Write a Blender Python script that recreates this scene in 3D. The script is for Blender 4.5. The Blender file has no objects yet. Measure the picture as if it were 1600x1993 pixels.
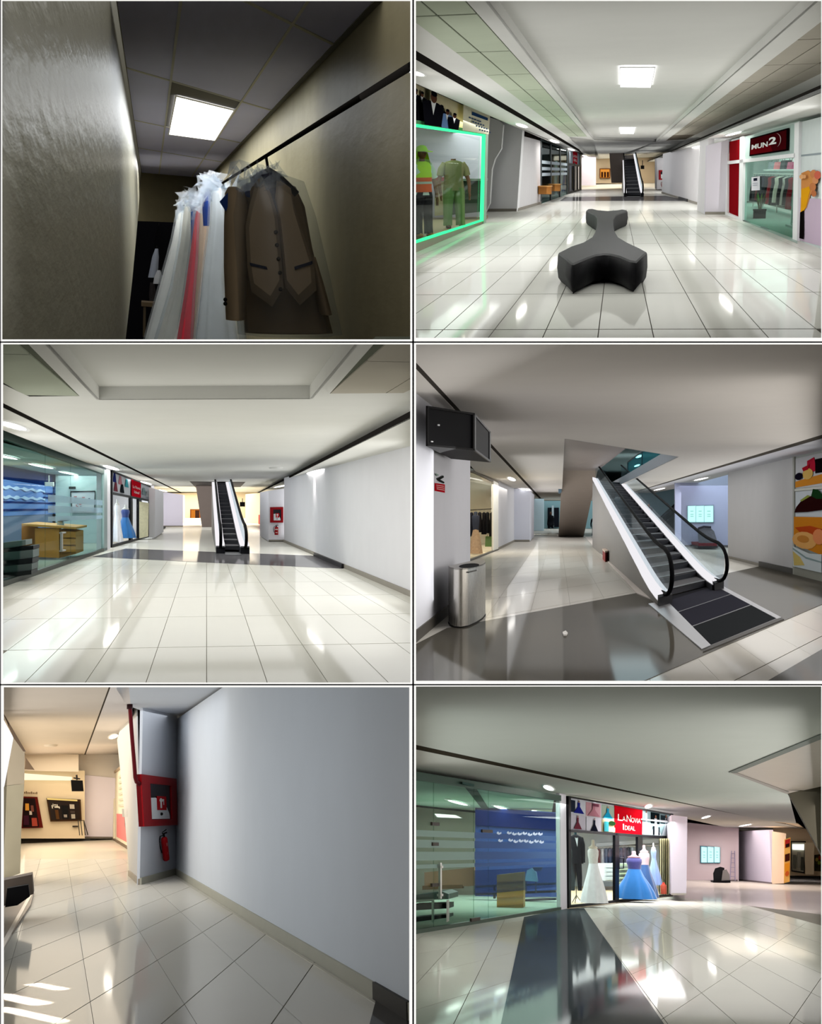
import bpy, math, random
from mathutils import Vector, Matrix
random.seed(11)
V = Vector
PI = math.pi
C = bpy.context.scene.collection
SC = bpy.context.scene

# ------------------------------------------------------------------ camera
F, CX, CY = 2400.0, 800.0, 996.5          # focal length and centre in pixels of the 1600 x 1993 frame
cam_data = bpy.data.cameras.new('camera')
cam_data.sensor_fit = 'HORIZONTAL'
cam_data.sensor_width = 36.0
cam_data.lens = F * 36.0 / 1600.0
cam_data.clip_start = 0.1
cam_data.clip_end = 2000
cam = bpy.data.objects.new('camera', cam_data)
C.objects.link(cam)
cam.rotation_euler = (PI / 2, 0, 0)
SC.camera = cam

# ------------------------------------------------------------------ world and exposure
world = bpy.data.worlds.new('world')
SC.world = world
world.use_nodes = True
world.node_tree.nodes['Background'].inputs[0].default_value = (1.0, 0.99, 0.97, 1)
world.node_tree.nodes['Background'].inputs[1].default_value = 0.95
SC.view_settings.view_transform = 'Standard'
SC.view_settings.look = 'None'
SC.view_settings.exposure = 0.12
SC.view_settings.gamma = 1.0
SC.view_settings.use_curve_mapping = False
SC.cycles.max_bounces = 5
SC.cycles.diffuse_bounces = 3
SC.cycles.glossy_bounces = 2
SC.cycles.transmission_bounces = 2
SC.cycles.transparent_max_bounces = 8
SC.cycles.caustics_reflective = False
SC.cycles.caustics_refractive = False
SC.cycles.use_adaptive_sampling = True
SC.cycles.adaptive_threshold = 0.06
SC.cycles.use_light_tree = False
SC.cycles.debug_use_spatial_splits = True


def pix(x, y):
    return V(((x - CX) / F, 1.0, -(y - CY) / F))


class Room:
    """One room with its own level frame: X right, Y depth, Z up, floor at z = 0, the eye at height h."""
    def __init__(s, vx, vy, h):
        d = pix(vx, vy).normalized()
        uv = (V((0, 0, 1)) - d * d.z).normalized()
        uh = V((0, -d.z, d.y)).normalized()
        u = (uv + uh).normalized()
        r = d.cross(u).normalized()
        s.R = Matrix((r, d, u)).transposed()
        s.h = h
        s.M = s.R.to_4x4() @ Matrix.Translation((0, 0, -h))

    def ray(s, x, y):
        return s.R.transposed() @ pix(x, y)

    def z(s, x, y, z=0.0):
        """the point of the level plane z that shows at pixel x, y"""
        d = s.ray(x, y)
        t = (z - s.h) / d.z
        return V((d.x * t, d.y * t, z))

    def w(s, x, y, A, B):
        """the point of the upright plane through A and B that shows at pixel x, y"""
        n = V((B.y - A.y, A.x - B.x, 0))
        e = V((0, 0, s.h))
        d = s.ray(x, y)
        return e + d * (n.dot(V((A.x, A.y, 0)) - V((e.x, e.y, 0))) / n.dot(d))

    def y(s, x, y, Y):
        d = s.ray(x, y)
        return V((0, 0, s.h)) + d * (Y / d.y)

    def pw(s, Y):
        """metres for one pixel at depth Y"""
        return Y / F


R1 = Room(294, 464, 6.6)
R2 = Room(1203, 333, 1.5)
R3 = Room(402, 979, 1.5)
R4 = Room(1084, 1001, 1.5)
R5 = Room(112, 1555, 1.5)
R6 = Room(1205, 1656, 1.5)


def area(room, p, sx, sy, L, col=(1, 1, 1), rot=None):
    """an added unseen area light of radiance L, for ceiling lamps and fills; faces down unless turned"""
    l = bpy.data.lights.new('ceiling_and_fill_light', 'AREA')
    l.shape = 'RECTANGLE'
    l.size, l.size_y = sx, sy
    l.energy = L * PI * sx * sy
    l.color = col
    o = bpy.data.objects.new('ceiling_and_fill_light', l)
    C.objects.link(o)
    m = room.M @ Matrix.Translation(p)
    if rot is not None:
        m = m @ rot
    o.matrix_world = m
    return o


def side(room, p, L_, H_, L, facing, col=(1, 1, 1)):
    """an added unseen fill, as if light spilled in from shop fronts: an upright sheet along Y, facing +X (1) or -X (-1)"""
    rot = Matrix.Rotation(-facing * PI / 2, 4, 'Y')
    return area(room, p, H_, L_, L, col, rot)


def edge(room, px, py, Y0, Y1, z0, z1, L, inward, col=(1, 1, 1)):
    """light coming in from the rest of the mall beyond a room's side: an upright sheet along the line of sight at pixel px"""
    d = room.ray(px, py)
    u = V((d.x, d.y, 0)).normalized()
    k = (Y0 + Y1) / 2 / u.y
    c = V((u.x * k, u.y * k, (z0 + z1) / 2))
    n = V((u.y, -u.x, 0)) * inward
    m = Matrix((u, V((0, 0, 1)) if u.cross(V((0, 0, 1))).dot(-n) > 0 else V((0, 0, -1)), -n)).transposed().to_4x4()
    return area(room, c, (Y1 - Y0) / u.y, z1 - z0, L, col, m)


WHITE, WARM, COOL = (1, 1, 1), (1, .88, .70), (.93, .97, 1)
# the bench hall
area(R2, V((0, 22, 2.95)), 5.5, 24, 0.5)
area(R2, V((0, 70, 2.95)), 5.5, 70, 0.5)
side(R2, V((-3.4, 62, 1.4)), 104, 2.4, 0.8, 1)
side(R2, V((3.4, 62, 1.3)), 104, 2.2, 0.8, -1)
edge(R2, 813, 333, 13, 24, .3, 2.6, 0.7, 1)
edge(R2, 1595, 333, 13, 24, .3, 2.6, 0.7, -1)
area(R2, V((0, 135, 2.9)), 7.0, 40, 2.2, WARM)
area(R2, V((-4.7, 37, 2.85)), 1.6, 12, 3.0, (.97, 1, .97))
area(R2, V((5.5, 45, 2.42)), 2.4, 26, 1.6)
# the pale hall
area(R3, V((0, 20, 2.55)), 4.6, 20, 0.65)
area(R3, V((0, 60, 2.55)), 4.6, 56, 0.65)
side(R3, V((-3.2, 50, 1.3)), 80, 2.2, 0.9, 1)
side(R3, V((3.0, 50, 1.2)), 80, 2.0, 0.9, -1)
edge(R3, 11, 979, 12, 22, .3, 2.3, 0.7, 1)
edge(R3, 794, 979, 12, 20, .3, 2.2, 0.7, -1)
area(R3, V((0, 105, 2.5)), 7.0, 40, 4.0, WARM)
area(R3, V((-4.6, 38, 2.5)), 1.6, 18, 2.2, (.95, 1, 1))
area(R3, V((-3.6, 54, 2.4)), 1.6, 14, 3.0)
# the escalator hall
area(R4, V((2.0, 22, 2.9)), 6.0, 20, 0.4)
area(R4, V((1.5, 60, 2.9)), 7.5, 50, 0.5)
side(R4, V((-1.2, 55, 1.4)), 50, 2.2, 1.0, 1)
side(R4, V((5.6, 45, 1.4)), 50, 2.2, 1.2, -1)
edge(R4, 813, 1001, 15.5, 24, .3, 2.4, 1.0, 1)
edge(R4, 1598, 1001, 13, 26, .3, 2.6, 1.3, -1, (1, .97, .93))
area(R4, V((-3.2, 52, 2.7)), 2.0, 16, 2.6, (1, .94, .82))
area(R4, V((7.0, 57, 2.8)), 3.0, 8, 0.8, (.8, .85, 1))
area(R4, V((4.0, 45, 5.9)), 8.0, 40, 1.7, (.75, .95, 1))
area(R4, V((2.0, 115, 2.9)), 8.0, 30, 0.8, (.85, .95, 1))
# the cabinet corner
area(R5, V((.9, 22, 3.0)), 2.2, 9, 0.9, COOL)
area(R5, V((.2, 36, 3.0)), 3.0, 20, 2.0, WARM)
edge(R5, 12, 1555, 17, 24, .2, 2.9, 1.2, 1, (1, .98, .94))
edge(R5, 12, 1555, 9, 17, .2, 2.2, 1.0, 1, COOL)
side(R5, V((-1.0, 35, 1.5)), 20, 2.4, 1.6, 1, WARM)
for x, y, sx, sy in ((92, 1920, .06, .5), (40, 1945, .10, .7), (60, 1975, .05, .9)):  # added narrow beams over the floor, standing in for patches of sunlight
    sun_patch = area(R5, R5.z(x, y) + V((0, 0, 1.0)), sx, sy, 28.0, (1, .9, .78), Matrix.Rotation(.5, 4, 'Z'))
    sun_patch.data.spread = .12
# the bridal shop hall
area(R6, V((1.0, 24, 2.9)), 7.0, 20, 0.35, (.96, 1, .97))
area(R6, V((3.0, 55, 2.85)), 9.0, 36, 0.8, (1, .94, .96))
area(R6, V((6.5, 66, 2.8)), 4.0, 14, 2.0, WARM)
edge(R6, 1592, 1656, 13, 38, .3, 2.6, 1.5, -1, (1, .99, .96))
edge(R6, 815, 1656, 13, 22, .3, 2.6, 0.8, 1, (.9, 1, .96))
area(R6, V((-3.0, 36, 2.68)), 3.4, 10, 3.2, (.93, 1, .97))
area(R6, V((.1, 44, 2.45)), 3.4, 12, 6.0)
# the store room
area(R1, V((2.0, 55, R1.h + 4.8)), 2.4, 36, 6.5, (.93, .97, 1))  # stretched far past the visible panel to fill the room
area(R1, V((1.4, 84, R1.h + 4.7)), 2.6, 12, 11.0, (1, .98, .94))  # added fill without a fixture, brightens the end wall


# ------------------------------------------------------------------ materials
MATS = {}


def nt(m):
    m.use_nodes = True
    n = m.node_tree
    n.nodes.clear()
    out = n.nodes.new('ShaderNodeOutputMaterial')
    return n, out


def noise_col(n, c, amt, scale, coord='Object'):
    """a colour with slight procedural mottling"""
    tc = n.nodes.new('ShaderNodeTexCoord')
    nz = n.nodes.new('ShaderNodeTexNoise')
    nz.inputs['Scale'].default_value = scale
    nz.inputs['Detail'].default_value = 4
    n.links.new(tc.outputs[coord], nz.inputs['Vector'])
    mx = n.nodes.new('ShaderNodeMix')
    mx.data_type = 'RGBA'
    mx.inputs[6].default_value = (*[max(0, v * (1 - amt)) for v in c], 1)
    mx.inputs[7].default_value = (*[min(1, v * (1 + amt)) for v in c], 1)
    n.links.new(nz.outputs['Fac'], mx.inputs[0])
    return mx.outputs[2], nz


def srgb(r, g, b):
    f = lambda v: ((v / 255 + 0.055) / 1.055) ** 2.4 if v > 10 else v / 255 / 12.92
    return (f(r), f(g), f(b))


def mat(c, rough=0.6, spec=0.15, metal=0.0, amt=0.06, scale=3.0, bump=0.0, bscale=20.0, sheen=0.0, bdist=1.0):
    """c is an sRGB triple 0-255"""
    k = ('p', tuple(c), rough, spec, metal, amt, scale, bump, bscale, sheen, bdist)
    if k in MATS:
        return MATS[k]
    m = bpy.data.materials.new('paint_%d_%d_%d' % tuple(int(v) for v in c))
    n, out = nt(m)
    p = n.nodes.new('ShaderNodeBsdfPrincipled')
    p.inputs['Roughness'].default_value = rough
    p.inputs['Specular IOR Level'].default_value = spec * 0.3
    p.inputs['Metallic'].default_value = metal
    if sheen:
        p.inputs['Sheen Weight'].default_value = sheen
    col, nz = noise_col(n, srgb(*c), amt, scale)
    n.links.new(col, p.inputs['Base Color'])
    if bump:
        b = n.nodes.new('ShaderNodeBump')
        b.inputs['Strength'].default_value = bump
        b.inputs['Distance'].default_value = bdist
        nz2 = n.nodes.new('ShaderNodeTexNoise')
        nz2.inputs['Scale'].default_value = bscale
        nz2.inputs['Detail'].default_value = 3
        tc = n.nodes.new('ShaderNodeTexCoord')
        n.links.new(tc.outputs['Object'], nz2.inputs['Vector'])
        n.links.new(nz2.outputs['Fac'], b.inputs['Height'])
        n.links.new(b.outputs['Normal'], p.inputs['Normal'])
    n.links.new(p.outputs[0], out.inputs[0])
    MATS[k] = m
    return m


def matte(c, amt=0.03, scale=1.5):
    """plain diffuse paint"""
    k = ('d', tuple(c), amt, scale)
    if k in MATS:
        return MATS[k]
    m = bpy.data.materials.new('matte_%d_%d_%d' % tuple(int(v) for v in c))
    n, out = nt(m)
    p = n.nodes.new('ShaderNodeBsdfDiffuse')
    col, nz = noise_col(n, srgb(*c), amt, scale)
    n.links.new(col, p.inputs['Color'])
    n.links.new(p.outputs[0], out.inputs[0])
    MATS[k] = m
    return m


def polished(c, fac=0.2, rough=0.05, amt=0.03, scale=0.8, vary=0.04):
    """polished tile: diffuse body under a clear even gloss, each tile a touch different"""
    k = ('t', tuple(c), fac, rough, amt)
    if k in MATS:
        return MATS[k]
    m = bpy.data.materials.new('polished_%d_%d_%d' % tuple(int(v) for v in c))
    n, out = nt(m)
    d = n.nodes.new('ShaderNodeBsdfDiffuse')
    g = n.nodes.new('ShaderNodeBsdfGlossy')
    g.inputs['Roughness'].default_value = rough
    mx = n.nodes.new('ShaderNodeMixShader')
    mx.inputs[0].default_value = fac
    col, nz = noise_col(n, srgb(*c), amt, scale)
    oi = n.nodes.new('ShaderNodeObjectInfo')
    mr = n.nodes.new('ShaderNodeMapRange')
    mr.inputs[3].default_value = 1 - vary
    mr.inputs[4].default_value = 1 + vary * 0.3
    n.links.new(oi.outputs['Random'], mr.inputs[0])
    vm = n.nodes.new('ShaderNodeVectorMath')
    vm.operation = 'SCALE'
    n.links.new(col, vm.inputs[0])
    n.links.new(mr.outputs[0], vm.inputs['Scale'])
    n.links.new(vm.outputs[0], d.inputs['Color'])
    n.links.new(d.outputs[0], mx.inputs[1])
    n.links.new(g.outputs[0], mx.inputs[2])
    n.links.new(mx.outputs[0], out.inputs[0])
    MATS[k] = m
    return m


def glossy_plaster(c, fac, rough, bump, bscale):
    """rough plaster under gloss paint"""
    m = bpy.data.materials.new('gloss_plaster')
    n, out = nt(m)
    d = n.nodes.new('ShaderNodeBsdfDiffuse')
    g = n.nodes.new('ShaderNodeBsdfGlossy')
    g.inputs['Roughness'].default_value = rough
    mx = n.nodes.new('ShaderNodeMixShader')
    mx.inputs[0].default_value = fac
    col, nz = noise_col(n, srgb(*c), .14, 1.1)
    n.links.new(col, d.inputs['Color'])
    tc = n.nodes.new('ShaderNodeTexCoord')
    mp = n.nodes.new('ShaderNodeMapping')
    mp.inputs['Scale'].default_value = (1, .22, 1)
    n2 = n.nodes.new('ShaderNodeTexNoise')
    n2.inputs['Scale'].default_value = bscale
    n2.inputs['Detail'].default_value = 4
    b = n.nodes.new('ShaderNodeBump')
    b.inputs['Strength'].default_value = bump
    b.inputs['Distance'].default_value = .05
    n.links.new(tc.outputs['Object'], mp.inputs[0])
    n.links.new(mp.outputs[0], n2.inputs['Vector'])
    n.links.new(n2.outputs['Fac'], b.inputs['Height'])
    n.links.new(b.outputs['Normal'], d.inputs['Normal'])
    n.links.new(b.outputs['Normal'], g.inputs['Normal'])
    n.links.new(d.outputs[0], mx.inputs[1])
    n.links.new(g.outputs[0], mx.inputs[2])
    n.links.new(mx.outputs[0], out.inputs[0])
    return m


def glow(c, e):
    k = ('e', tuple(c), e)
    if k in MATS:
        return MATS[k]
    m = bpy.data.materials.new('glow')
    n, out = nt(m)
    p = n.nodes.new('ShaderNodeEmission')
    p.inputs['Color'].default_value = (*srgb(*c), 1)
    p.inputs['Strength'].default_value = e
    n.links.new(p.outputs[0], out.inputs[0])
    MATS[k] = m
    return m


def glass(tint=(225, 240, 235), fac=0.07, haze=0.0, hcol=(220, 235, 240), rough=0.02):
    """a glass sheet: tinted, with an even mirror gloss and some frosting"""
    k = ('g', tuple(tint), fac, haze, tuple(hcol), rough)
    if k in MATS:
        return MATS[k]
    m = bpy.data.materials.new('glass')
    n, out = nt(m)
    t = n.nodes.new('ShaderNodeBsdfTransparent')
    t.inputs['Color'].default_value = (*srgb(*tint), 1)
    g = n.nodes.new('ShaderNodeBsdfGlossy')
    g.inputs['Roughness'].default_value = rough
    mx = n.nodes.new('ShaderNodeMixShader')
    mx.inputs[0].default_value = fac
    n.links.new(t.outputs[0], mx.inputs[1])
    n.links.new(g.outputs[0], mx.inputs[2])
    last = mx
    if haze:
        d = n.nodes.new('ShaderNodeBsdfDiffuse')
        d.inputs['Color'].default_value = (*srgb(*hcol), 1)
        tr = n.nodes.new('ShaderNodeBsdfTranslucent')
        tr.inputs['Color'].default_value = (*srgb(*hcol), 1)
        a = n.nodes.new('ShaderNodeMixShader')
        a.inputs[0].default_value = 0.5
        n.links.new(d.outputs[0], a.inputs[1])
        n.links.new(tr.outputs[0], a.inputs[2])
        m2 = n.nodes.new('ShaderNodeMixShader')
        m2.inputs[0].default_value = haze
        n.links.new(mx.outputs[0], m2.inputs[1])
        n.links.new(a.outputs[0], m2.inputs[2])
        last = m2
    n.links.new(last.outputs[0], out.inputs[0])
    MATS[k] = m
    return m


def steel(c=(190, 188, 182), rough=0.3, stretch=(60, 60, 1)):
    """brushed metal"""
    k = ('s', tuple(c), rough, stretch)
    if k in MATS:
        return MATS[k]
    m = bpy.data.materials.new('brushed_metal')
    n, out = nt(m)
    p = n.nodes.new('ShaderNodeBsdfPrincipled')
    p.inputs['Metallic'].default_value = 0.9
    p.inputs['Base Color'].default_value = (*srgb(*c), 1)
    tc = n.nodes.new('ShaderNodeTexCoord')
    mp = n.nodes.new('ShaderNodeMapping')
    mp.inputs['Scale'].default_value = stretch
    nz = n.nodes.new('ShaderNodeTexNoise')
    nz.inputs['Scale'].default_value = 3
    mr = n.nodes.new('ShaderNodeMapRange')
    mr.inputs[3].default_value = rough * 0.75
    mr.inputs[4].default_value = rough * 1.3
    n.links.new(tc.outputs['Object'], mp.inputs[0])
    n.links.new(mp.outputs[0], nz.inputs['Vector'])
    n.links.new(nz.outputs['Fac'], mr.inputs[0])
    n.links.new(mr.outputs[0], p.inputs['Roughness'])
    n.links.new(p.outputs[0], out.inputs[0])
    MATS[k] = m
    return m


# ------------------------------------------------------------------ mesh building
class MB:
    """collects faces, one material slot per material used; build() links them as one mesh object"""
    def __init__(s):
        s.v, s.f, s.fm, s.mats = [], [], [], []
        s.sm = []
        s.cur = 0

    def use(s, m):
        if m not in s.mats:
            s.mats.append(m)
        s.cur = s.mats.index(m)
        return s

    def add(s, vs, fs, smooth=False):
        b = len(s.v)
        s.v += [tuple(p) for p in vs]
        for f in fs:
            s.f.append([b + i for i in f])
            s.fm.append(s.cur)
            s.sm.append(smooth)
        return s

    def poly(s, pts):
        return s.add(pts, [list(range(len(pts)))])

    def slab(s, pts, d):
        """polygon pts extruded by the vector d"""
        n = len(pts)
        d = V(d)
        vs = [V(p) for p in pts] + [V(p) + d for p in pts]
        nrm = V((0, 0, 0))
        for i in range(n):
            a, b = vs[i], vs[(i + 1) % n]
            nrm += a.cross(b)
        fs = [list(range(n))[::-1], list(range(n, 2 * n))] + [[i, (i + 1) % n, n + (i + 1) % n, n + i] for i in range(n)]
        if nrm.dot(d) < 0:
            fs = [f[::-1] for f in fs]
        return s.add(vs, fs)

    def box(s, c, sz, rz=0.0):
        c = V(c)
        a, b, h = sz[0] / 2, sz[1] / 2, sz[2] / 2
        m = Matrix.Rotation(rz, 3, 'Z')
        p = [c + m @ V((x, y, -h)) for x, y in ((-a, -b), (a, -b), (a, b), (-a, b))]
        return s.slab(p, (0, 0, 2 * h))

    def bbox(s, x0, x1, y0, y1, z0, z1):
        return s.slab([(x0, y0, z0), (x1, y0, z0), (x1, y1, z0), (x0, y1, z0)], (0, 0, z1 - z0))

    def loft(s, rings, cap=True, smooth=True, close=True):
        n = len(rings[0])
        vs = [p for r in rings for p in r]
        fs = []
        for i in range(len(rings) - 1):
            for j in range(n if close else n - 1):
                k = (j + 1) % n
                fs.append([i * n + j, i * n + k, (i + 1) * n + k, (i + 1) * n + j])
        s.add(vs, fs, smooth)
        if cap:
            s.add(rings[0], [list(range(n))[::-1]])
            s.add(rings[-1], [list(range(n))])
        return s

    def tube(s, path, r, n=8, sq=None):
        """round bar along a path; r a number or a list; sq = (sx, sy, sz) squash"""
        path = [V(p) for p in path]
        rr = r if isinstance(r, (list, tuple)) else [r] * len(path)
        rings = []
        x = None
        for i, p in enumerate(path):
            a = path[max(0, i - 1)]
            b = path[min(len(path) - 1, i + 1)]
            t = (b - a).normalized()
            if x is None:
                up = V((0, 0, 1)) if abs(t.z) < 0.9 else V((0, 1, 0))
                x = t.cross(up).normalized()
            else:
                x = (x - t * x.dot(t)).normalized()
            y = t.cross(x).normalized()
            ring = []
            for k in range(n):
                q = x * math.cos(2 * PI * k / n) * rr[i] + y * math.sin(2 * PI * k / n) * rr[i]
                if sq:
                    q = V((q.x * sq[0], q.y * sq[1], q.z * sq[2]))
                ring.append(p + q)
            rings.append(ring)
        return s.loft(rings)

    def lathe(s, prof, n=20, c=(0, 0, 0), sx=1.0, sy=1.0, cap=True):
        c = V(c)
        rings = [[c + V((r * sx * math.cos(2 * PI * k / n), r * sy * math.sin(2 * PI * k / n), z)) for k in range(n)] for r, z in prof]
        return s.loft(rings, cap)

    def ball(s, c, r, nu=14, nv=9):
        c = V(c)
        if not isinstance(r, (tuple, list)):
            r = (r, r, r)
        rings = []
        for i in range(nv + 1):
            a = -PI / 2 + PI * i / nv
            ca, sa = max(0.02, math.cos(a)), math.sin(a)
            rings.append([c + V((r[0] * ca * math.cos(2 * PI * k / nu), r[1] * ca * math.sin(2 * PI * k / nu), r[2] * sa)) for k in range(nu)])
        return s.loft(rings)

    def drape(s, rows, folds=9, amp=0.05, n=40, ph=0.0, cap=True):
        """hanging cloth: rows of (z, cx, cy, rx, ry[, amp]) from top to bottom, with folds"""
        rings = []
        for i, r in enumerate(rows):
            a = r[5] if len(r) > 5 else amp * i / max(1, len(rows) - 1)
            ring = []
            for k in range(n):
                t = 2 * PI * k / n
                q = 1 + a * math.cos(folds * t + ph) + a * 0.5 * math.cos((folds * 2 - 3) * t + ph * 2 + i * 0.25)
                ring.append(V((r[1] + r[3] * q * math.cos(t), r[2] + r[4] * q * math.sin(t), r[0])))
            rings.append(ring)
        rings = rings[::-1]
        return s.loft(rings, cap)

    def mesh(s, name, m=None, base=None):
        me = bpy.data.meshes.new(name)
        b = V(base) if base is not None else V((0, 0, 0))
        me.from_pydata([tuple(V(p) - b) for p in s.v], [], s.f)
        for k in (s.mats if s.mats else [m]):
            me.materials.append(k)
        for i, p in enumerate(me.polygons):
            p.material_index = s.fm[i]
            p.use_smooth = s.sm[i]
        return me


BASE = {}          # where each object's own origin lies in its room


def put(name, mb, m, room=None, parent=None, base=None):
    """link a mesh object: top-level in a room (base = its origin in the room) or as a part of parent (base = the parent's origin)"""
    if parent is not None and base is None:
        base = BASE.get(parent.name)
    me = mb if isinstance(mb, bpy.types.Mesh) else mb.mesh(name, m, base)
    o = bpy.data.objects.new(name, me)
    C.objects.link(o)
    BASE[o.name] = base
    if parent is not None:
        o.parent = parent
    else:
        o.matrix_world = room.M @ Matrix.Translation(base if base is not None else (0, 0, 0))
    return o


def tag(o, label, cat, group=None):
    o['label'] = label
    o['category'] = cat
    if group:
        o['group'] = group
    return o


def thing(name, label, cat, room, base=(0, 0, 0), group=None, rz=0.0, sc=None):
    """an Empty at the thing's base; with rz or sc its parts are given in the thing's own frame, else in the room's"""
    o = bpy.data.objects.new(name, None)
    o.empty_display_size = 0.1
    C.objects.link(o)
    m = room.M @ Matrix.Translation(base)
    if rz or sc:
        m = m @ Matrix.Rotation(rz, 4, 'Z')
        if sc:
            m = m @ Matrix.Diagonal((*sc, 1))
        BASE[o.name] = V((0, 0, 0))
    else:
        BASE[o.name] = V(base)
    o.matrix_world = m
    return tag(o, label, cat, group)


def struct(name, mb, m, room, label=None, base=None):
    o = put(name, mb, m, room, None, base)
    o['kind'] = 'structure'
    if label:
        o['label'] = label
    return o


def twin(root, room, base, label=None, rz=0.0, sc=None, name=None):
    """copy a thing with its parts and sub-parts (they share their meshes)"""
    r = root.copy()
    C.objects.link(r)
    m = room.M @ Matrix.Translation(base) @ Matrix.Rotation(rz, 4, 'Z')
    if sc:
        m = m @ Matrix.Diagonal((*sc, 1))
    r.matrix_world = m
    if label:
        r['label'] = label
    for ch in list(root.children):
        c = ch.copy()
        C.objects.link(c)
        c.parent = r
        for g in list(ch.children):
            d = g.copy()
            C.objects.link(d)
            d.parent = c
    return r


# ---- flat print on a surface: four corners (top-left, top-right, bottom-right, bottom-left), shapes in u, v (v down)
class Sheet:
    def __init__(s, tl, tr, br, bl, toward=None, step=0.006):
        s.c = [V(tl), V(tr), V(br), V(bl)]
        n = (s.c[1] - s.c[0]).cross(s.c[3] - s.c[0]).normalized()
        if toward is not None and n.dot(V(toward) - s.c[0]) < 0:
            n = -n
        s.n = n
        s.step = step
        s.k = 0
        s.d0, s.d1 = (s.c[0].y, s.c[1].y) if toward is not None and s.c[0].y > 1 and s.c[1].y > 1 else (1.0, 1.0)

    def at(s, u, v, lift=0.0):
        u = u * s.d0 / (u * s.d0 + (1 - u) * s.d1)      # even spacing as it is seen along a receding wall
        a = s.c[0].lerp(s.c[1], u)
        b = s.c[3].lerp(s.c[2], u)
        return a.lerp(b, v) + s.n * lift

    def rect(s, mb, u0, v0, u1, v1, m):
        return s.shape(mb, [(u0, v0), (u1, v0), (u1, v1), (u0, v1)], m)

    def shape(s, mb, pts, m):
        s.k += 1
        mb.use(m)
        q = [s.at(u, v, s.k * s.step) for u, v in pts]
        nr = V((0, 0, 0))
        for i in range(len(q)):
            nr += (q[i] - q[0]).cross(q[(i + 1) % len(q)] - q[0])
        if nr.dot(s.n) < 0:
            q = q[::-1]
        mb.poly(q)
        return s

    def oval(s, mb, u, v, ru, rv, m, n=14, a0=0, a1=2 * PI):
        return s.shape(mb, [(u + ru * math.cos(a0 + (a1 - a0) * k / n), v + rv * math.sin(a0 + (a1 - a0) * k / n)) for k in range(n)], m)

    def text(s, mb, txt, u0, v0, u1, v1, m, spacing=1.0, bold=0.0, italic=0.0):
        me = text_mesh(txt, spacing, bold)
        if not me:
            return s
        vs, fs, (x0, y0, x1, y1) = me
        s.k += 1
        mb.use(m)
        out = []
        for x, y in vs:
            fy = (y - y0) / (y1 - y0)
            fx = (x - x0) / (x1 - x0)
            fx = fx * (1 - italic) + italic * fy
            out.append(s.at(u0 + (u1 - u0) * fx, v1 + (v0 - v1) * fy, s.k * s.step))
        mb.add(out, fs)
        return s


TXT = {}


def text_mesh(txt, spacing=1.0, bold=0.0):
    k = (txt, spacing, bold)
    if k in TXT:
        return TXT[k]
    cu = bpy.data.curves.new('lettering', 'FONT')
    cu.body = txt
    cu.space_character = spacing
    cu.offset = bold
    cu.resolution_u = 3
    ob = bpy.data.objects.new('lettering', cu)
    C.objects.link(ob)
    bpy.context.view_layer.update()
    dg = bpy.context.evaluated_depsgraph_get()
    me = bpy.data.meshes.new_from_object(ob.evaluated_get(dg))
    vs = [(v.co.x, v.co.y) for v in me.vertices]
    fs = [list(p.vertices) for p in me.polygons]
    bpy.data.objects.remove(ob)
    bpy.data.curves.remove(cu)
    bpy.data.meshes.remove(me)
    if not vs:
        TXT[k] = None
        return None
    xs = [a for a, b in vs]
    ys = [b for a, b in vs]
    TXT[k] = (vs, fs, (min(xs), min(ys), max(xs), max(ys)))
    return TXT[k]


# ---- polygon clipping for tiles
def clip(poly, region):
    """poly clipped to the convex region (both lists of 2D points)"""
    ar = sum(region[i][0] * region[(i + 1) % len(region)][1] - region[(i + 1) % len(region)][0] * region[i][1] for i in range(len(region)))
    reg = region if ar > 0 else region[::-1]
    out = list(poly)
    for i in range(len(reg)):
        a, b = reg[i], reg[(i + 1) % len(reg)]
        inp, out = out, []
        for j in range(len(inp)):
            p, q = inp[j], inp[(j + 1) % len(inp)]
            sp = (b[0] - a[0]) * (p[1] - a[1]) - (b[1] - a[1]) * (p[0] - a[0])
            sq = (b[0] - a[0]) * (q[1] - a[1]) - (b[1] - a[1]) * (q[0] - a[0])
            if sp >= 0:
                out.append(p)
            if (sp >= 0) != (sq >= 0):
                t = sp / (sp - sq)
                out.append((p[0] + (q[0] - p[0]) * t, p[1] + (q[1] - p[1]) * t))
        if not out:
            return []
    return out


def tiles(parent, room, O, a, b, irange, jrange, region, z, th, gap, m, name='tile', mind=0.02):
    """tiles of a grid O + i a + j b, each a slab of its own under parent, cut to the convex region"""
    O, a, b = V(O), V(a), V(b)
    reg = [(p.x, p.y) for p in region]
    cnt = 0
    for i in irange:
        for j in jrange:
            ga, gb = gap[0] / a.length / 2, gap[1] / b.length / 2
            q = [O + a * (i + u) + b * (j + v) for u, v in ((ga, gb), (1 - ga, gb), (1 - ga, 1 - gb), (ga, 1 - gb))]
            c = clip([(p.x, p.y) for p in q], reg)
            if len(c) < 3:
                continue
            ar = abs(sum(c[k][0] * c[(k + 1) % len(c)][1] - c[(k + 1) % len(c)][0] * c[k][1] for k in range(len(c)))) / 2
            if ar < mind:
                continue
            put(name, MB().slab([(x, y, z) for x, y in c], (0, 0, th)), m, room, parent)
            cnt += 1
    return cnt


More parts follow.
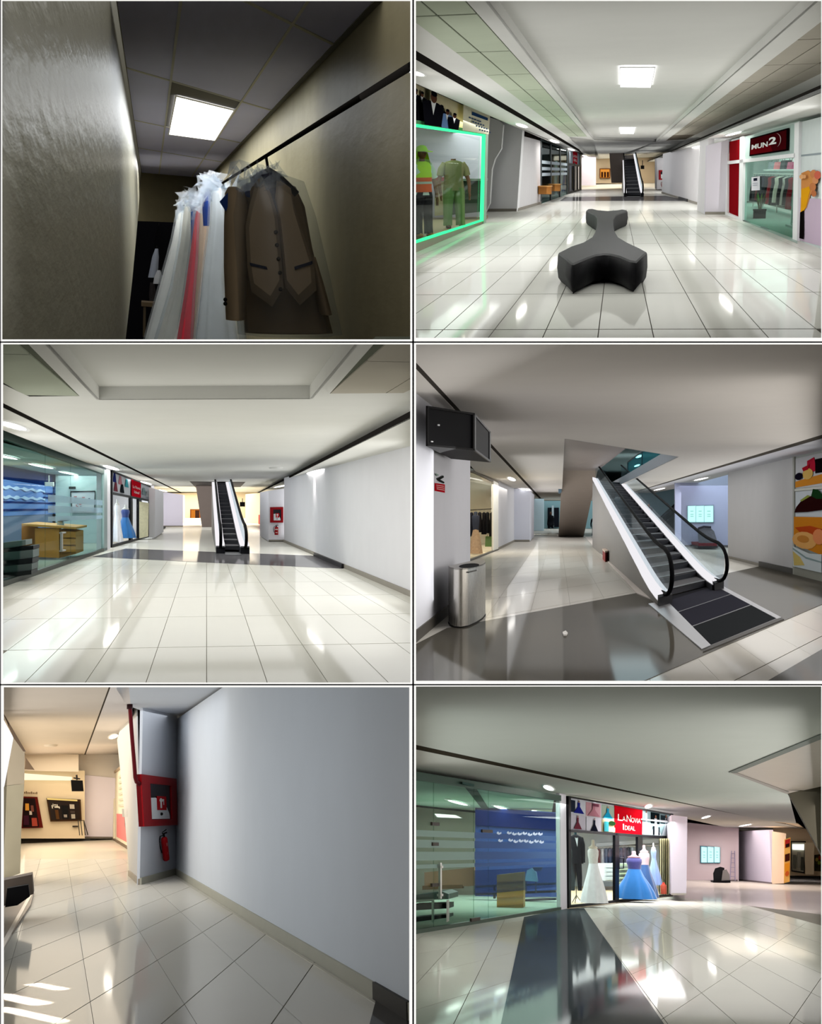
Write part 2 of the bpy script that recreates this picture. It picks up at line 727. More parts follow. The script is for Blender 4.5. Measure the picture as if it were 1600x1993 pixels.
# ------------------------------------------------------------------ the shells between the rooms
def shell(room, rect, cell, inner, back, front=6.0, yb=190.0, open_top=False):
    """an added partition round one room, holding and bouncing its light: white front edge, long side walls, closed at the back"""
    m = MB()
    x0, y0, x1, y1 = rect
    c0, d0, c1, d1 = cell
    g = 3.5

    def P(x, y, Y):
        return pix(x, y) * Y
    ri = [(x0, y0), (x1, y0), (x1, y1), (x0, y1)]
    rb = [(x0 - g, y0 - g), (x1 + g, y0 - g), (x1 + g, y1 + g), (x0 - g, y1 + g)]
    ro = [(c0, d0), (c1, d0), (c1, d1), (c0, d1)]
    white = matte((252, 252, 250), 0.01)
    A = [P(*p, front) for p in ri]
    A2 = [P(*p, front + 0.08) for p in ri]
    B = [P(*p, front + 0.08) for p in rb]
    D = [P(*p, yb) for p in rb]
    E = [P(*p, front) for p in ro]
    G = [P(*p, front + 0.5) for p in ro]
    m.use(white)
    for i in range(4):
        j = (i + 1) % 4
        m.poly([E[i], E[j], A[j], A[i]])
        m.poly([A[i], A[j], A2[j], A2[i]])
        m.poly([E[j], E[i], G[i], G[j]])
    m.use(inner)
    for i in range(4):
        j = (i + 1) % 4
        m.poly([A2[i], A2[j], B[j], B[i]])
        if not (open_top and i == 0):
            m.poly([B[i], B[j], D[j], D[i]])
    m.use(back)
    m.poly(D[::-1])
    o = bpy.data.objects.new('wall_partition', m.mesh('wall_partition'))
    C.objects.link(o)
    o['kind'] = 'structure'
    return o


RECT = {1: (4.5, 2, 798.6, 660.6), 2: (809.6, 2, 1598.5, 657.4), 3: (6, 670.2, 798.6, 1328.4), 4: (809.8, 670.4, 1601.5, 1325),
        5: (7.5, 1337.6, 796.6, 1998), 6: (809.8, 1336.2, 1598.5, 1998)}
CELL = {1: (1.9, -9, 802.5, 664.4), 2: (805.9, -9, 1609, 664.4), 3: (1.9, 667.3, 802.5, 1331.3), 4: (805.9, 667.3, 1609, 1331.3),
        5: (1.9, 1334.0, 802.5, 2003), 6: (805.9, 1334.0, 1609, 2003)}
shade = matte((205, 203, 198))
dim = matte((88, 84, 72))
shell(R1, RECT[1], CELL[1], dim, matte((20, 20, 22)), open_top=True)
for k, r in ((2, R2), (3, R3), (4, R4), (5, R5), (6, R6)):
    shell(r, RECT[k], CELL[k], shade, shade)
jm = MB()
for a, b, c, d in ((802, -9, 806.4, 2003), (-8, -9, 2.4, 2003), (-8, 664, 1609, 667.7), (-8, 1331, 1609, 1334.4)):
    jm.slab([pix(a, b) * 6.05, pix(c, b) * 6.05, pix(c, d) * 6.05, pix(a, d) * 6.05], (0, 0.004, 0))
joint = bpy.data.objects.new('wall_joint', jm.mesh('wall_joint', matte((92, 92, 94))))
C.objects.link(joint)
joint['kind'] = 'structure'


# ------------------------------------------------------------------ shared builders
def sbox(sh, mb, u0, v0, u1, v1, l0, l1, m):
    """a box standing out of a sheet from lift l0 to l1"""
    mb.use(m)
    p = [sh.at(u0, v0, l0), sh.at(u1, v0, l0), sh.at(u1, v1, l0), sh.at(u0, v1, l0)]
    mb.slab(p, sh.n * (l1 - l0))
    return mb


def eye(room):
    return V((0, 0, room.h))


def wsheet(room, A, B, px, step=0.006):
    """a sheet on the upright plane through A, B with its corners at four pixels"""
    return Sheet(*[room.w(x, y, A, B) for x, y in px], toward=eye(room), step=step)


def ysheet(room, Y, px, step=0.006):
    return Sheet(*[room.y(x, y, Y) for x, y in px], toward=eye(room), step=step)


def floor_of(room, px, m, label, z=0.0, th=0.004):
    mb = MB()
    mb.slab([room.z(x, y, z) for x, y in px], (0, 0, -th))
    return struct('floor', mb, m, room, label)


def flat(room, px, z, th):
    return MB().slab([room.z(x, y, z) for x, y in px], (0, 0, th))


def upright(room, A, B, z0, z1, th=0.1):
    """an upright wall slab over the floor line A-B, its visible face on the line"""
    A, B = V((A.x, A.y, 0)), V((B.x, B.y, 0))
    n = V((B.y - A.y, A.x - B.x, 0)).normalized()
    if n.dot(-A) > 0:
        n = -n
    return MB().slab([A + V((0, 0, z0)), B + V((0, 0, z0)), B + V((0, 0, z1)), A + V((0, 0, z1))], n * th)


def band(room, A, B, z0, z1, out=0.012):
    """a thin strip on the visible side of an upright wall line (baseboards, rails)"""
    A, B = V((A.x, A.y, 0)), V((B.x, B.y, 0))
    n = V((B.y - A.y, A.x - B.x, 0)).normalized()
    if n.dot(-A) < 0:
        n = -n
    return MB().slab([A + V((0, 0, z0)), B + V((0, 0, z0)), B + V((0, 0, z1)), A + V((0, 0, z1))], n * out)


WHITE_LED = (255, 252, 246)


def downlight(room, x, y, z, r, label, group, e=14.0, col=WHITE_LED, ry=None, spot=0.0):
    """a round recessed lamp in a ceiling at height z; r, ry in pixels"""
    P = room.z(x, y, z)
    ry = ry if ry else r * 0.62
    rx = r * room.pw(P.y)
    dy = abs(room.z(x, y + ry, z).y - room.z(x, y - ry, z).y) / 2
    t = thing('downlight', label, 'downlight', room, P, group)
    n = 18
    ring = MB()
    a, b, c = [], [], []
    for k in range(n):
        q = V((math.cos(2 * PI * k / n), math.sin(2 * PI * k / n), 0))
        a.append(P + V((q.x * rx * 1.35, q.y * dy * 1.35, 0)))
        b.append(P + V((q.x * rx * 1.3, q.y * dy * 1.3, -0.012)))
        c.append(P + V((q.x * rx, q.y * dy, -0.012)))
    ring.loft([a, b, c], cap=False)
    put('trim_ring', ring, mat((240, 240, 238), 0.4), room, t)
    lens = MB().slab([p + V((0, 0, 0.002)) for p in c], (0, 0, 0.01))
    put('lens', lens, glow(col, e), room, t)
    if spot:
        l = bpy.data.lights.new('downlight_beam', 'SPOT')
        l.energy = spot
        l.spot_size = 2.3
        l.spot_blend = 0.8
        l.shadow_soft_size = 0.15
        l.color = srgb(*col)
        o = bpy.data.objects.new('downlight_beam', l)
        C.objects.link(o)
        o.matrix_world = room.M @ Matrix.Translation(P - V((0, 0, 0.05)))
    return t


def panel_light(room, px, z, label, e=9.0, group=None, col=(255, 255, 255)):
    P = [room.z(x, y, z) for x, y in px]
    c = sum(P, V()) / len(P)
    t = thing('panel_light', label, 'ceiling light', room, c, group)
    f = MB()
    big = [c + (p - c) * 1.05 for p in P]
    for i in range(4):
        j = (i + 1) % 4
        f.slab([big[i], big[j], P[j], P[i]], (0, 0, -0.015))
    put('frame', f, mat((235, 235, 235), 0.4), room, t)
    put('diffuser', MB().slab([p + V((0, 0, -0.008)) for p in P], (0, 0, 0.01)), glow(col, e), room, t)
    return t


def fire_cabinet(room, sh, label, deep=0.25, sign=True):
    """red hose cabinet on a wall sheet"""
    c = sh.at(0.5, 1, 0)
    t = thing('fire_hose_cabinet', label, 'fire cabinet', room, c)
    red, dred = mat((150, 12, 22), 0.35, 0.4), mat((105, 8, 16), 0.45, 0.3)
    b = MB()
    sbox(sh, b, 0, 0, 1, 1, 0, deep * 0.75, dred)
    put('case', b, dred, room, t)
    d = MB()
    sbox(sh, d, 0, 0, 1, 0.16, deep * .75, deep, red)
    sbox(sh, d, 0, 0.87, 1, 1, deep * .75, deep, red)
    sbox(sh, d, 0, 0.16, 0.24, 0.87, deep * .75, deep, red)
    sbox(sh, d, 0.84, 0.16, 1, 0.87, deep * .75, deep, red)
    door = put('door', d, red, room, t)
    w = MB()
    sbox(sh, w, 0.24, 0.16, 0.84, 0.87, deep * .76, deep * .80, mat((22, 22, 30), 0.15, 0.5))
    put('window_pane', w, None, room, door)
    r = MB()
    sh2 = Sheet(*sh.c, toward=eye(room))
    sh2.n = sh.n
    pts = [(0.27, 0.44)] + [(0.27 + 0.53 * math.sin(a), 0.86 - 0.44 * math.cos(a)) for a in (0.25, .55, .8, 1.05, 1.3, 1.45)] + [(0.8, 0.86), (0.27, 0.86)]
    q = [sh.at(u, v, deep * .80) for u, v in pts]
    r.use(mat((228, 232, 234), 0.5)).slab(q, sh.n * 0.004)
    put('hose_reel', r, None, room, t)
    if sign:
        s = MB()
        sbox(sh, s, 0.43, 0.4, 0.7, 0.68, deep * .80 + .006, deep * .80 + .010, mat((185, 16, 26), 0.4))
        k = Sheet(*[sh.at(u, v, deep * .80 + .011) for u, v in ((.43, .4), (.7, .4), (.7, .68), (.43, .68))], toward=eye(room), step=0.002)
        wm = mat((240, 238, 235), 0.5)
        k.rect(s, .32, .14, .5, .86, wm)
        k.oval(s, .42, .3, .2, .12, wm)
        k.rect(s, .5, .2, .72, .3, wm)
        k.rect(s, .62, .3, .7, .62, wm)
        put('sign_plate', s, None, room, t)
        h = MB()
        h.use(mat((20, 20, 20), 0.4)).ball(sh.at(.53, .76, deep), 0.03 * (sh.c[0] - sh.c[3]).length)
        put('latch', h, None, room, t)
    return t


def extinguisher(room, top, bot, r, label, hose=1.0):
    """top, bot: room points of the bottle's ends"""
    top, bot = V(top), V(bot)
    t = thing('fire_extinguisher', label, 'extinguisher', room, bot)
    red, blk = mat((160, 14, 22), 0.3, 0.5), mat((18, 18, 20), 0.5)
    h = (top - bot).length
    ax = (top - bot) / h
    b = MB().use(red)
    b.tube([bot + ax * h * k for k in (0, .02, .06, .5, .74, .8, .83)], [r * .8, r * .97, r, r, r, r * .8, r * .35], 14)
    put('bottle', b, None, room, t)
    v = MB().use(blk)
    v.tube([bot + ax * h * .82, bot + ax * h * .93], r * .3, 8)
    v.slab([bot + ax * h * .92 + V((-r * .5, -.01, 0)), bot + ax * h * .92 + V((r * 1.0, -.01, h * .03)), bot + ax * h * .96 + V((r * 1.0, -.01, h * .05)), bot + ax * h * .96 + V((-r * .5, -.01, 0))], (0, .03, 0))
    v.slab([bot + ax * h * .97 + V((-r * .5, -.01, 0)), bot + ax * h * 1.03 + V((r * .9, -.01, h * .04)), bot + ax * h * 1.06 + V((r * .9, -.01, h * .05)), bot + ax * h * 1.0 + V((-r * .5, -.01, 0))], (0, .03, 0))
    put('valve', v, None, room, t)
    p = [bot + ax * h * .88 + V((-r * .3, 0, 0)), bot + ax * h * .86 + V((-r * 1.1, 0, 0)), bot + ax * h * .7 + V((-r * 1.5, 0, 0)), bot + ax * h * .45 + V((-r * 1.4, 0, 0)), bot + ax * h * .25 + V((-r * 1.1, 0, 0))]
    put('hose', MB().use(blk).tube(p, r * .16, 6), None, room, t)
    l = MB().use(mat((225, 200, 190), 0.5))
    y = V((0, -1, 0))
    for k, (a, c, wdt) in enumerate(((.5, .62, .55), (.2, .28, .4))):
        q = []
        for s in range(7):
            an = -.7 * wdt * 2 + s / 6 * 1.4 * wdt * 2
            q.append((math.sin(an) * r * 1.02, -math.cos(an) * r * 1.02))
        vs = [bot + ax * h * a + V((x, yy, 0)) for x, yy in q] + [bot + ax * h * c + V((x, yy, 0)) for x, yy in q]
        l.add(vs, [[i, i + 1, i + 8, i + 7] for i in range(6)])
    put('bottle_label', l, None, room, t)
    return t


def escalator(room, P0, w, u, k, L, label, n_steps=16, hr=0.85, deck=0.24, newel=2.2, rail=0.045, dt=0.14, cl=(130, 128, 124), lit=(240, 238, 242), soft=1.2, land=5.0, landm=None, dk=0.0, clad_drop=None):
    """P0: left outer foot; w: vector to the right outer foot; u: unit run direction; k: rise per run; L: run"""
    P0, w, u = V(P0), V(w), V(u)
    t = thing('escalator', label, 'escalator', room, P0)

    def zl(s):
        x = s / soft
        return k * soft * (math.log1p(math.exp(x)) if x < 30 else x)

    def pt(s, a, z):
        return P0 + u * s + w * a + V((0, 0, z))
    ss = [-newel * .45 + (L + newel * .45) * i / 40 for i in range(41)]
    wid = w.length
    clad, white = mat(cl, 0.45, 0.3), glow(lit, 0.9)  # deck glow stands in for light the white strips reflect
    dark = mat((26, 26, 30), 0.5)
    for side in (0, 1):
        a0, a1 = (0, dt) if side == 0 else (1 - dt, 1)
        m = MB().use(clad)
        for i in range(40):
            s0, s1 = ss[i], ss[i + 1]
            lo0 = max(0, zl(s0) - (clad_drop or 0.95)) if clad_drop is not None else 0.0
            lo1 = max(0, zl(s1) - (clad_drop or 0.95)) if clad_drop is not None else 0.0
            m.slab([pt(s0, a0, lo0), pt(s1, a0, lo1), pt(s1, a0, zl(s1) + deck - .12), pt(s0, a0, zl(s0) + deck - .12)], w * (a1 - a0) * .98)
        put('side_cladding', m, None, room, t)
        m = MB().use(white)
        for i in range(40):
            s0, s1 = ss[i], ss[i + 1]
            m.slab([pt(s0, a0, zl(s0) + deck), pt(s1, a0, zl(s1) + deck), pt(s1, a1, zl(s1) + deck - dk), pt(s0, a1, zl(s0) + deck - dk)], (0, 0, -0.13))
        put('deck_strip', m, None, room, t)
        am = (a0 + a1) / 2
        m = MB().use(glass((238, 244, 246), 0.05, 0.02))
        top = [(s, zl(s) + hr - .03) for s in ss]
        g0 = [(-newel * .45 - newel * .4 * math.sin(x), deck + (hr - deck - .03) * (.5 + .5 * math.cos(x))) for x in (.4, .8, 1.2, 1.57, 2.0, 2.4, 2.8)]
        for i in range(40):
            m.slab([pt(ss[i], am, zl(ss[i]) + deck), pt(ss[i + 1], am, zl(ss[i + 1]) + deck), pt(ss[i + 1], am, top[i + 1][1]), pt(ss[i], am, top[i][1])], w.normalized() * .01)
        m.slab([pt(ss[0], am, deck)] + [pt(ss[0], am, top[0][1])] + [pt(s, am, z + zl(s)) for s, z in g0], w.normalized() * .01)
        put('balustrade_glass', m, None, room, t)
        path = [pt(s, am, zl(s) + hr) for s in ss[::-1]]
        R = (hr - .18) / 2
        for i in range(1, 12):
            an = PI * i / 12
            path.append(pt(-newel * .45 - newel * .55 * math.sin(an), am, .18 + R + R * math.cos(an)))
        path.append(pt(-newel * .25, am, .18))
        put('handrail', MB().use(mat((12, 12, 14), 0.7, 0.05)).tube(path, rail, 8), None, room, t)
        m = MB().use(dark)
        m.slab([pt(-newel * .55, a0, 0), pt(-newel * .4, a0, 0), pt(-newel * .4, a0, deck), pt(-newel * .55, a0, deck * .8)], w * (a1 - a0))
        put('newel_base', m, None, room, t)
        m = MB().use(mat((70, 70, 74), 0.4))
        ai = dt if side == 0 else 1 - dt
        for i in range(40):
            s0, s1 = ss[i], ss[i + 1]
            m.slab([pt(s0, ai, zl(s0) - .1), pt(s1, ai, zl(s1) - .1), pt(s1, ai, zl(s1) + deck - .1), pt(s0, ai, zl(s0) + deck - .1)], w * (.015 if side == 0 else -.015))
        put('skirt_panel', m, None, room, t)
    for i in range(n_steps):
        s0, s1 = L * i / n_steps, L * (i + 1) / n_steps
        m = MB().use(matte((112, 110, 112)))
        a, b = dt + .02, 1 - dt - .02
        z0, z1 = zl(s0), zl(s1)
        m.slab([pt(s0, a, z1), pt(s1, a, z1), pt(s1, b, z1), pt(s0, b, z1)], (0, 0, -.03))
        m.use(matte((62, 62, 66))).slab([pt(s0, a, z0 - .02), pt(s0, b, z0 - .02), pt(s0, b, z1), pt(s0, a, z1)], u * (.02 * (s1 - s0)))
        st = put('step', m, None, room, t)
        e = MB().use(mat((96, 96, 98), 0.45))
        e.slab([pt(s0, a, z1 + .001), pt(s0, b, z1 + .001), pt(s0 + (s1 - s0) * .18, b, z1 + .001), pt(s0 + (s1 - s0) * .18, a, z1 + .001)], (0, 0, .004))
        put('nosing', e, None, room, st)
    m = MB().use(landm or mat((40, 42, 46), 0.35, 0.4))
    m.slab([pt(0, dt, .004), pt(0, 1 - dt, .004), pt(-land, 1 - dt, .004), pt(-land, dt, .004)], (0, 0, .012))
    put('landing_plate', m, None, room, t)
    m = MB().use(mat((60, 60, 62), 0.6))
    m.slab([pt(soft, .02, -.02), pt(L, .02, zl(L) - .55), pt(L, .02, zl(L) - .06), pt(0, .02, -.02)], w * .96)
    put('truss', m, None, room, t)
    return t


def gown(room, base, h, w, d, label, c, bust=None, skin=None, flare=1.0, group=None, train=0.0, name='gown', folds=9, cat='dress', stand=True, sheen=0.3):
    """a floor-length dress on a dress form"""
    t = thing(name, label, cat, room, base, group, rz=0, sc=(1, 1, 1))
    cm, bm = mat(c, 0.55, 0.25, amt=0.1, scale=8, sheen=sheen), mat(bust or c, 0.5, 0.3, amt=0.16, scale=25, sheen=sheen)
    sk = MB().use(cm)
    x = w / 2
    sk.drape([(h * .62, 0, 0, x * .34, d * .22, 0), (h * .56, 0, 0, x * .40, d * .26, .01), (h * .46, 0, 0, x * .5 * (.6 + .4 * flare), d * .34, .03), (h * .3, train * .2, 0, x * .72 * flare, d * .42, .05), (h * .14, train * .5, 0, x * .9 * flare, d * .47, .07), (0.0, train, 0, x * flare, d * .5, .09)], folds=folds)
    put('skirt', sk, None, room, t)
    bo = MB().use(bm)
    bo.drape([(h * .86, 0, 0, x * .3, d * .16, 0), (h * .82, 0, 0, x * .42, d * .24, 0), (h * .76, 0, 0, x * .42, d * .27, 0), (h * .69, 0, 0, x * .36, d * .23, 0), (h * .615, 0, 0, x * .34, d * .22, 0)], folds=5)
    put('bodice', bo, None, room, t)
    nk = MB().use(mat(skin or (225, 222, 215), 0.5))
    nk.lathe([(x * .3, h * .85), (x * .36, h * .875), (x * .16, h * .905), (x * .11, h * .93), (x * .11, h * .985), (x * .07, h)], 14, sy=d / w * 1.1)
    put('form_neck', nk, None, room, t)
    return t


def mannequin(room, base, H, label, shirt, pants, head=None, arms=(214, 170, 140), sleeve=0.25, rz=0.0, cat='mannequin', build=1.0, group=None, extra=None, shoe=(40, 30, 28), name='mannequin', long_sleeve=False):
    """a clothed display figure of total height H (to the crown, or to where the crown would be)"""
    t = thing(name, label, cat, room, base, group, rz=rz or 1e-6)
    k = H
    B = build
    sh = MB().use(mat(shirt, 0.75, 0.1, amt=0.1, scale=9))
    sh.drape([(k * .835, 0, 0, k * .035 * B, k * .035, 0), (k * .82, 0, 0, k * .085 * B, k * .05, 0), (k * .79, 0, 0, k * .118 * B, k * .06, 0), (k * .72, 0, -k * .01, k * .115 * B, k * .07, .01), (k * .62, 0, 0, k * .10 * B, k * .062, .02), (k * .54, 0, 0, k * .108 * B, k * .068, .03), (k * .465, 0, 0, k * .116 * B, k * .072, .04)], folds=7)
    torso = put('shirt', sh, None, room, t)
    for s in (-1, 1):
        a = MB()
        sl = .38 if long_sleeve else .16
        p = [V((s * k * .098 * B, 0, k * .80)), V((s * k * .135 * B, 0, k * .73)), V((s * k * .15 * B, 0, k * .65)), V((s * k * .165 * B, -k * .01, k * .58)), V((s * k * .165 * B, -k * .03, k * .5)), V((s * k * .16 * B, -k * .04, k * .43))]
        a.use(mat(shirt, 0.75, 0.1, amt=0.1, scale=9))
        if long_sleeve:
            a.tube(p, [k * .034, k * .04, k * .036, k * .034, k * .031, k * .028], 10)
        else:
            a.tube(p[:3], [k * .036, k * .044, k * .045], 10)
        put('sleeve', a, None, room, t)
        h = MB().use(mat(arms, 0.5))
        if not long_sleeve:
            h.tube(p[2:], [k * .027, k * .026, k * .023, k * .018], 8)
        h.ball(p[-1] + V((0, -k * .01, -k * .025)), (k * .016, k * .022, k * .035), 8, 6)
        for f in range(4):
            h.tube([p[-1] + V((0, -k * .024 + f * k * .011, -k * .045)), p[-1] + V((-s * k * .004, -k * .03 + f * k * .011, -k * .085))], k * .0055, 5)
        put('hand', h, None, room, t)
    for s in (-1, 1):
        l = MB().use(mat(pants, 0.8, 0.1, amt=0.12, scale=8))
        l.drape([(k * .50, s * k * .045 * B, 0, k * .062 * B, k * .068, 0), (k * .44, s * k * .056 * B, 0, k * .064 * B, k * .066, .01), (k * .28, s * k * .066 * B, 0, k * .052 * B, k * .054, .03), (k * .12, s * k * .07 * B, 0, k * .046 * B, k * .05, .05), (k * .035, s * k * .072 * B, 0, k * .048 * B, k * .054, .06)], folds=6, ph=s)
        put('trouser_leg', l, None, room, t)
        f = MB().use(mat(shoe, 0.4, 0.3))
        f.ball((s * k * .074 * B, -k * .03, k * .02), (k * .028, k * .07, k * .026), 10, 6)
        put('shoe', f, None, room, t)
    if head:
        n = MB().use(mat(head, 0.5))
        n.tube([(0, 0, k * .82), (0, 0, k * .88)], [k * .036, k * .03], 10)
        n.drape([(k * .995, 0, 0, k * .02, k * .025, 0), (k * .98, 0, 0, k * .042, k * .052, 0), (k * .945, 0, 0, k * .05, k * .06, 0), (k * .915, 0, -k * .004, k * .047, k * .056, 0), (k * .885, 0, -k * .008, k * .036, k * .044, 0), (k * .868, 0, -k * .012, k * .02, k * .024, 0)], folds=3, n=20)
        n.ball((0, -k * .062, k * .918), (k * .009, k * .014, k * .016), 8, 6)
        n.ball((-k * .05, 0, k * .922), (k * .008, k * .014, k * .02), 8, 6).ball((k * .05, 0, k * .922), (k * .008, k * .014, k * .02), 8, 6)
        n.use(mat((60, 30, 25), 0.5)).ball((-k * .019, -k * .053, k * .932), (k * .008, k * .006, k * .005), 6, 5).ball((k * .019, -k * .053, k * .932), (k * .008, k * .006, k * .005), 6, 5)
        n.use(mat((150, 80, 75), 0.5)).ball((0, -k * .052, k * .894), (k * .016, k * .006, k * .005), 8, 5)
        put('head', n, None, room, t)
    else:
        n = MB().use(mat(arms, 0.5))
        n.tube([(0, 0, k * .81), (0, 0, k * .855)], [k * .036, k * .032], 10)
        put('neck', n, None, room, t)
    if extra:
        extra(t, k)
    return t


def hung(room, top, h, w, d, label, c, group=None, name='hanging_garment', folds=5, cat='garment', flare=1.0, lean=0.0, kind='dress', amp=0.07):
    """a garment on a hanger; top: the room point of the hook"""
    t = thing(name, label, cat, room, top, group, rz=1e-6)
    g = MB().use(mat(c, 0.75, 0.12, amt=0.12, scale=7))
    x, y = w / 2, d / 2
    g.drape([(-h * .06, 0, 0, x * .12, y * .5, 0), (-h * .075, 0, 0, x * .45, y * .7, .0), (-h * .11, 0, 0, x * .78, y * .85, .0), (-h * .3, lean * .3, 0, x * .72, y, amp * .4), (-h * .6, lean * .6, 0, x * (.5 + .42 * flare), y, amp * .8), (-h, lean, 0, x * flare, y * 1.05, amp)], folds=folds, n=28)
    put('cloth', g, None, room, t)
    k = MB().use(mat((40, 40, 44), 0.4))
    k.tube([(0, 0, -h * .07), (0, 0, -h * .02), (x * .1, 0, 0), (x * .02, 0, h * .012)], max(.004, h * .004), 5)
    put('hanger', k, None, room, t)
    return t


def leafy(room, base, h, label, pot=(24, 26, 28), leaf=(70, 96, 52), pw=0.16, n=16, name='potted_plant'):
    t = thing(name, label, 'plant', room, base, None, rz=1e-6)
    p = MB().use(mat(pot, 0.5, 0.3))
    q = h * .34
    p.slab([(-pw, -pw, 0), (pw, -pw, 0), (pw, pw, 0), (-pw, pw, 0)], (0, 0, q * .9))
    p.slab([(-pw * 1.08, -pw * 1.08, q * .82), (pw * 1.08, -pw * 1.08, q * .82), (pw * 1.08, pw * 1.08, q * .82), (-pw * 1.08, pw * 1.08, q * .82)], (0, 0, q * .18))
    put('pot', p, None, room, t)
    rnd = random.Random(5)
    for i in range(n):
        a = rnd.uniform(0, 2 * PI)
        r = rnd.uniform(.4, 1.0) * pw * 1.7
        top = V((r * math.cos(a), r * math.sin(a), h * rnd.uniform(.7, 1.0)))
        s = V((r * .2 * math.cos(a), r * .2 * math.sin(a), q))
        mid = s.lerp(top, .55) + V((0, 0, h * .06))
        side = V((-math.sin(a), math.cos(a), 0)) * pw * .16
        l = MB().use(mat([int(v * rnd.uniform(.75, 1.2)) for v in leaf], 0.5, 0.3))
        l.add([s - side * .4, s + side * .4, mid - side, mid + side, top], [[0, 1, 3, 2], [2, 3, 4]])
        put('leaf', l, None, room, t)
    return t


# ================================================================== the narrow store room with hanging clothes
r = R1
ZC = r.h + 4.9
XL, XR = -.733, 4.77
plaster = glossy_plaster((124, 121, 102), .30, .32, .35, 6.0)
plaster2 = glossy_plaster((138, 130, 103), .05, .35, .2, 4.0)
LA, LB = V((XL, 0, 0)), V((XL, 10, 0))
RA, RB = V((XR, 0, 0)), V((XR, 10, 0))
w = MB().slab([r.w(x, y, LA, LB) for x, y in ((1.5, -1), (226, -1), (275, 336), (268, 431), (257, 550), (244, 663.5), (1.5, 663.5))], (-.004, 0, 0))
struct('wall_left', w, plaster, r, 'rough glossy olive-cream plaster wall of the store room')
w = MB().slab([r.w(x, y, RA, RB) for x, y in ((745, -1), (801.5, -1), (801.5, 663.5), (420, 663.5), (407, 347))], (.02, 0, 0))
struct('wall_right', w, plaster2, r, 'olive-cream wall behind the hanging clothes')
BA, BB = r.z(275, 336, ZC), r.z(407, 347, ZC)
w = MB().slab([r.w(x, y, BA, BB) for x, y in ((274, 334), (410, 346), (410, 470), (345, 433), (266, 430))], (0, .4, 0))
struct('wall_back', w, plaster2, r, 'end wall above the dark doorway of the store room')
cb = MB().slab([r.z(x, y, ZC + .05) for x, y in ((226, -1), (748, -1), (407, 347), (275, 336))], (0, 0, .02))
ce1 = struct('ceiling', cb, matte((120, 118, 116)), r, 'suspended ceiling of square grey panels in the store room')
reg = [r.z(x, y, ZC) for x, y in ((226, -1), (747, -1), (408, 348), (275, 337))]
O1, a1, b1 = V((.72, 25.0, ZC)), V((2.58, 5.1, 0)), V((0, 16.8, 0))
PANEL1 = mat((196, 198, 236), .7, .3, amt=.06, scale=.4)
O_ = [O1]
for i in (-1, 0, 1):
    for j in (-1, 0, 1, 2, 3, 4):
        if (i, j) == (0, 1):
            continue
        g = (.04, .14)
        tiles(ce1, r, O1, a1, b1, [i], [j], reg, ZC, .03, g, PANEL1, 'ceiling_panel')
for i in (0, 1):
    p0 = O1 + a1 * i
    x = p0.x
    q = clip([(x - .035, 5), (x + .035, 5), (x + .035, 120), (x - .035, 120)], [(p.x, p.y) for p in reg])
    if len(q) > 2:
        put('grid_bar', MB().slab([(a, b, ZC - .02) for a, b in q], (0, 0, .03)), mat((186, 184, 178), .5), r, ce1)
for j in (0, 1, 2, 3):
    p0 = O1 + b1 * j
    e0, e1 = p0 - a1 * 1.2, p0 + a1 * 2.2
    q = clip([(e0.x, e0.y - .14), (e1.x, e1.y - .14), (e1.x, e1.y + .14), (e0.x, e0.y + .14)], [(p.x, p.y) for p in reg])
    if len(q) > 2:
        put('grid_bar', MB().slab([(a, b, ZC - .018) for a, b in q], (0, 0, .03)), mat((178, 176, 168), .5), r, ce1)
for (x0, x1_, s_) in ((XL, XL + .14, 1), (XR - .16, XR, -1)):
    q = clip([(x0, 5), (x1_, 5), (x1_, 120), (x0, 120)], [(p.x, p.y) for p in reg])
    put('wall_angle', MB().slab([(a, b, ZC - .03) for a, b in q], (0, 0, .03)), mat((96, 94, 84), .5), r, ce1)
panel_light(r, [(344, 188), (454, 215), (418, 273), (329.5, 261)], ZC - .01, 'square ceiling light panel of the store room', e=7)
# dark room behind the doorway, its shade painted as a near-black slab
dr = MB()
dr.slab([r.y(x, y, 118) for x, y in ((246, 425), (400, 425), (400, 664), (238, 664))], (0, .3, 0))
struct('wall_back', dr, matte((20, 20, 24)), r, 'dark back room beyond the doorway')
rod = thing('hanging_rod', 'black metal hanging rod running along the wall', 'rod', r, r.y(640, 230, 26))
p0 = r.y(801.5, 127.5, 2.9 * 2400 / (801.5 - 294))
p1 = r.y(372, 394, 2.9 * 2400 / (372 - 294) * .98)
put('bar', MB().use(matte((30, 28, 26))).tube([p0.lerp(p1, k / 8) for k in range(9)], .045, 12), None, r, rod)
put('wall_bracket', MB().use(mat((40, 38, 36), .4)).tube([p1, p1 + V((.7, .5, .1))], .07, 8), None, r, rod)


def cloth(mb, Y, rows, dep, folds=7, amp=.05, ph=0.0, n=44):
    """hanging cloth given by rows of (pixel y, left, right) at depth Y"""
    out = []
    for i, (y, a, b) in enumerate(rows):
        p, q = r.y(a, y, Y), r.y(b, y, Y)
        c = (p + q) / 2
        out.append((c.z, c.x, Y, (q.x - p.x) / 2, dep * (.5 if i == 0 else 1), amp * i / (len(rows) - 1)))
    mb.drape(out, folds=folds, n=n, ph=ph)
    return mb


FILM = glass((236, 240, 244), .05, .22, (225, 230, 236), .25)


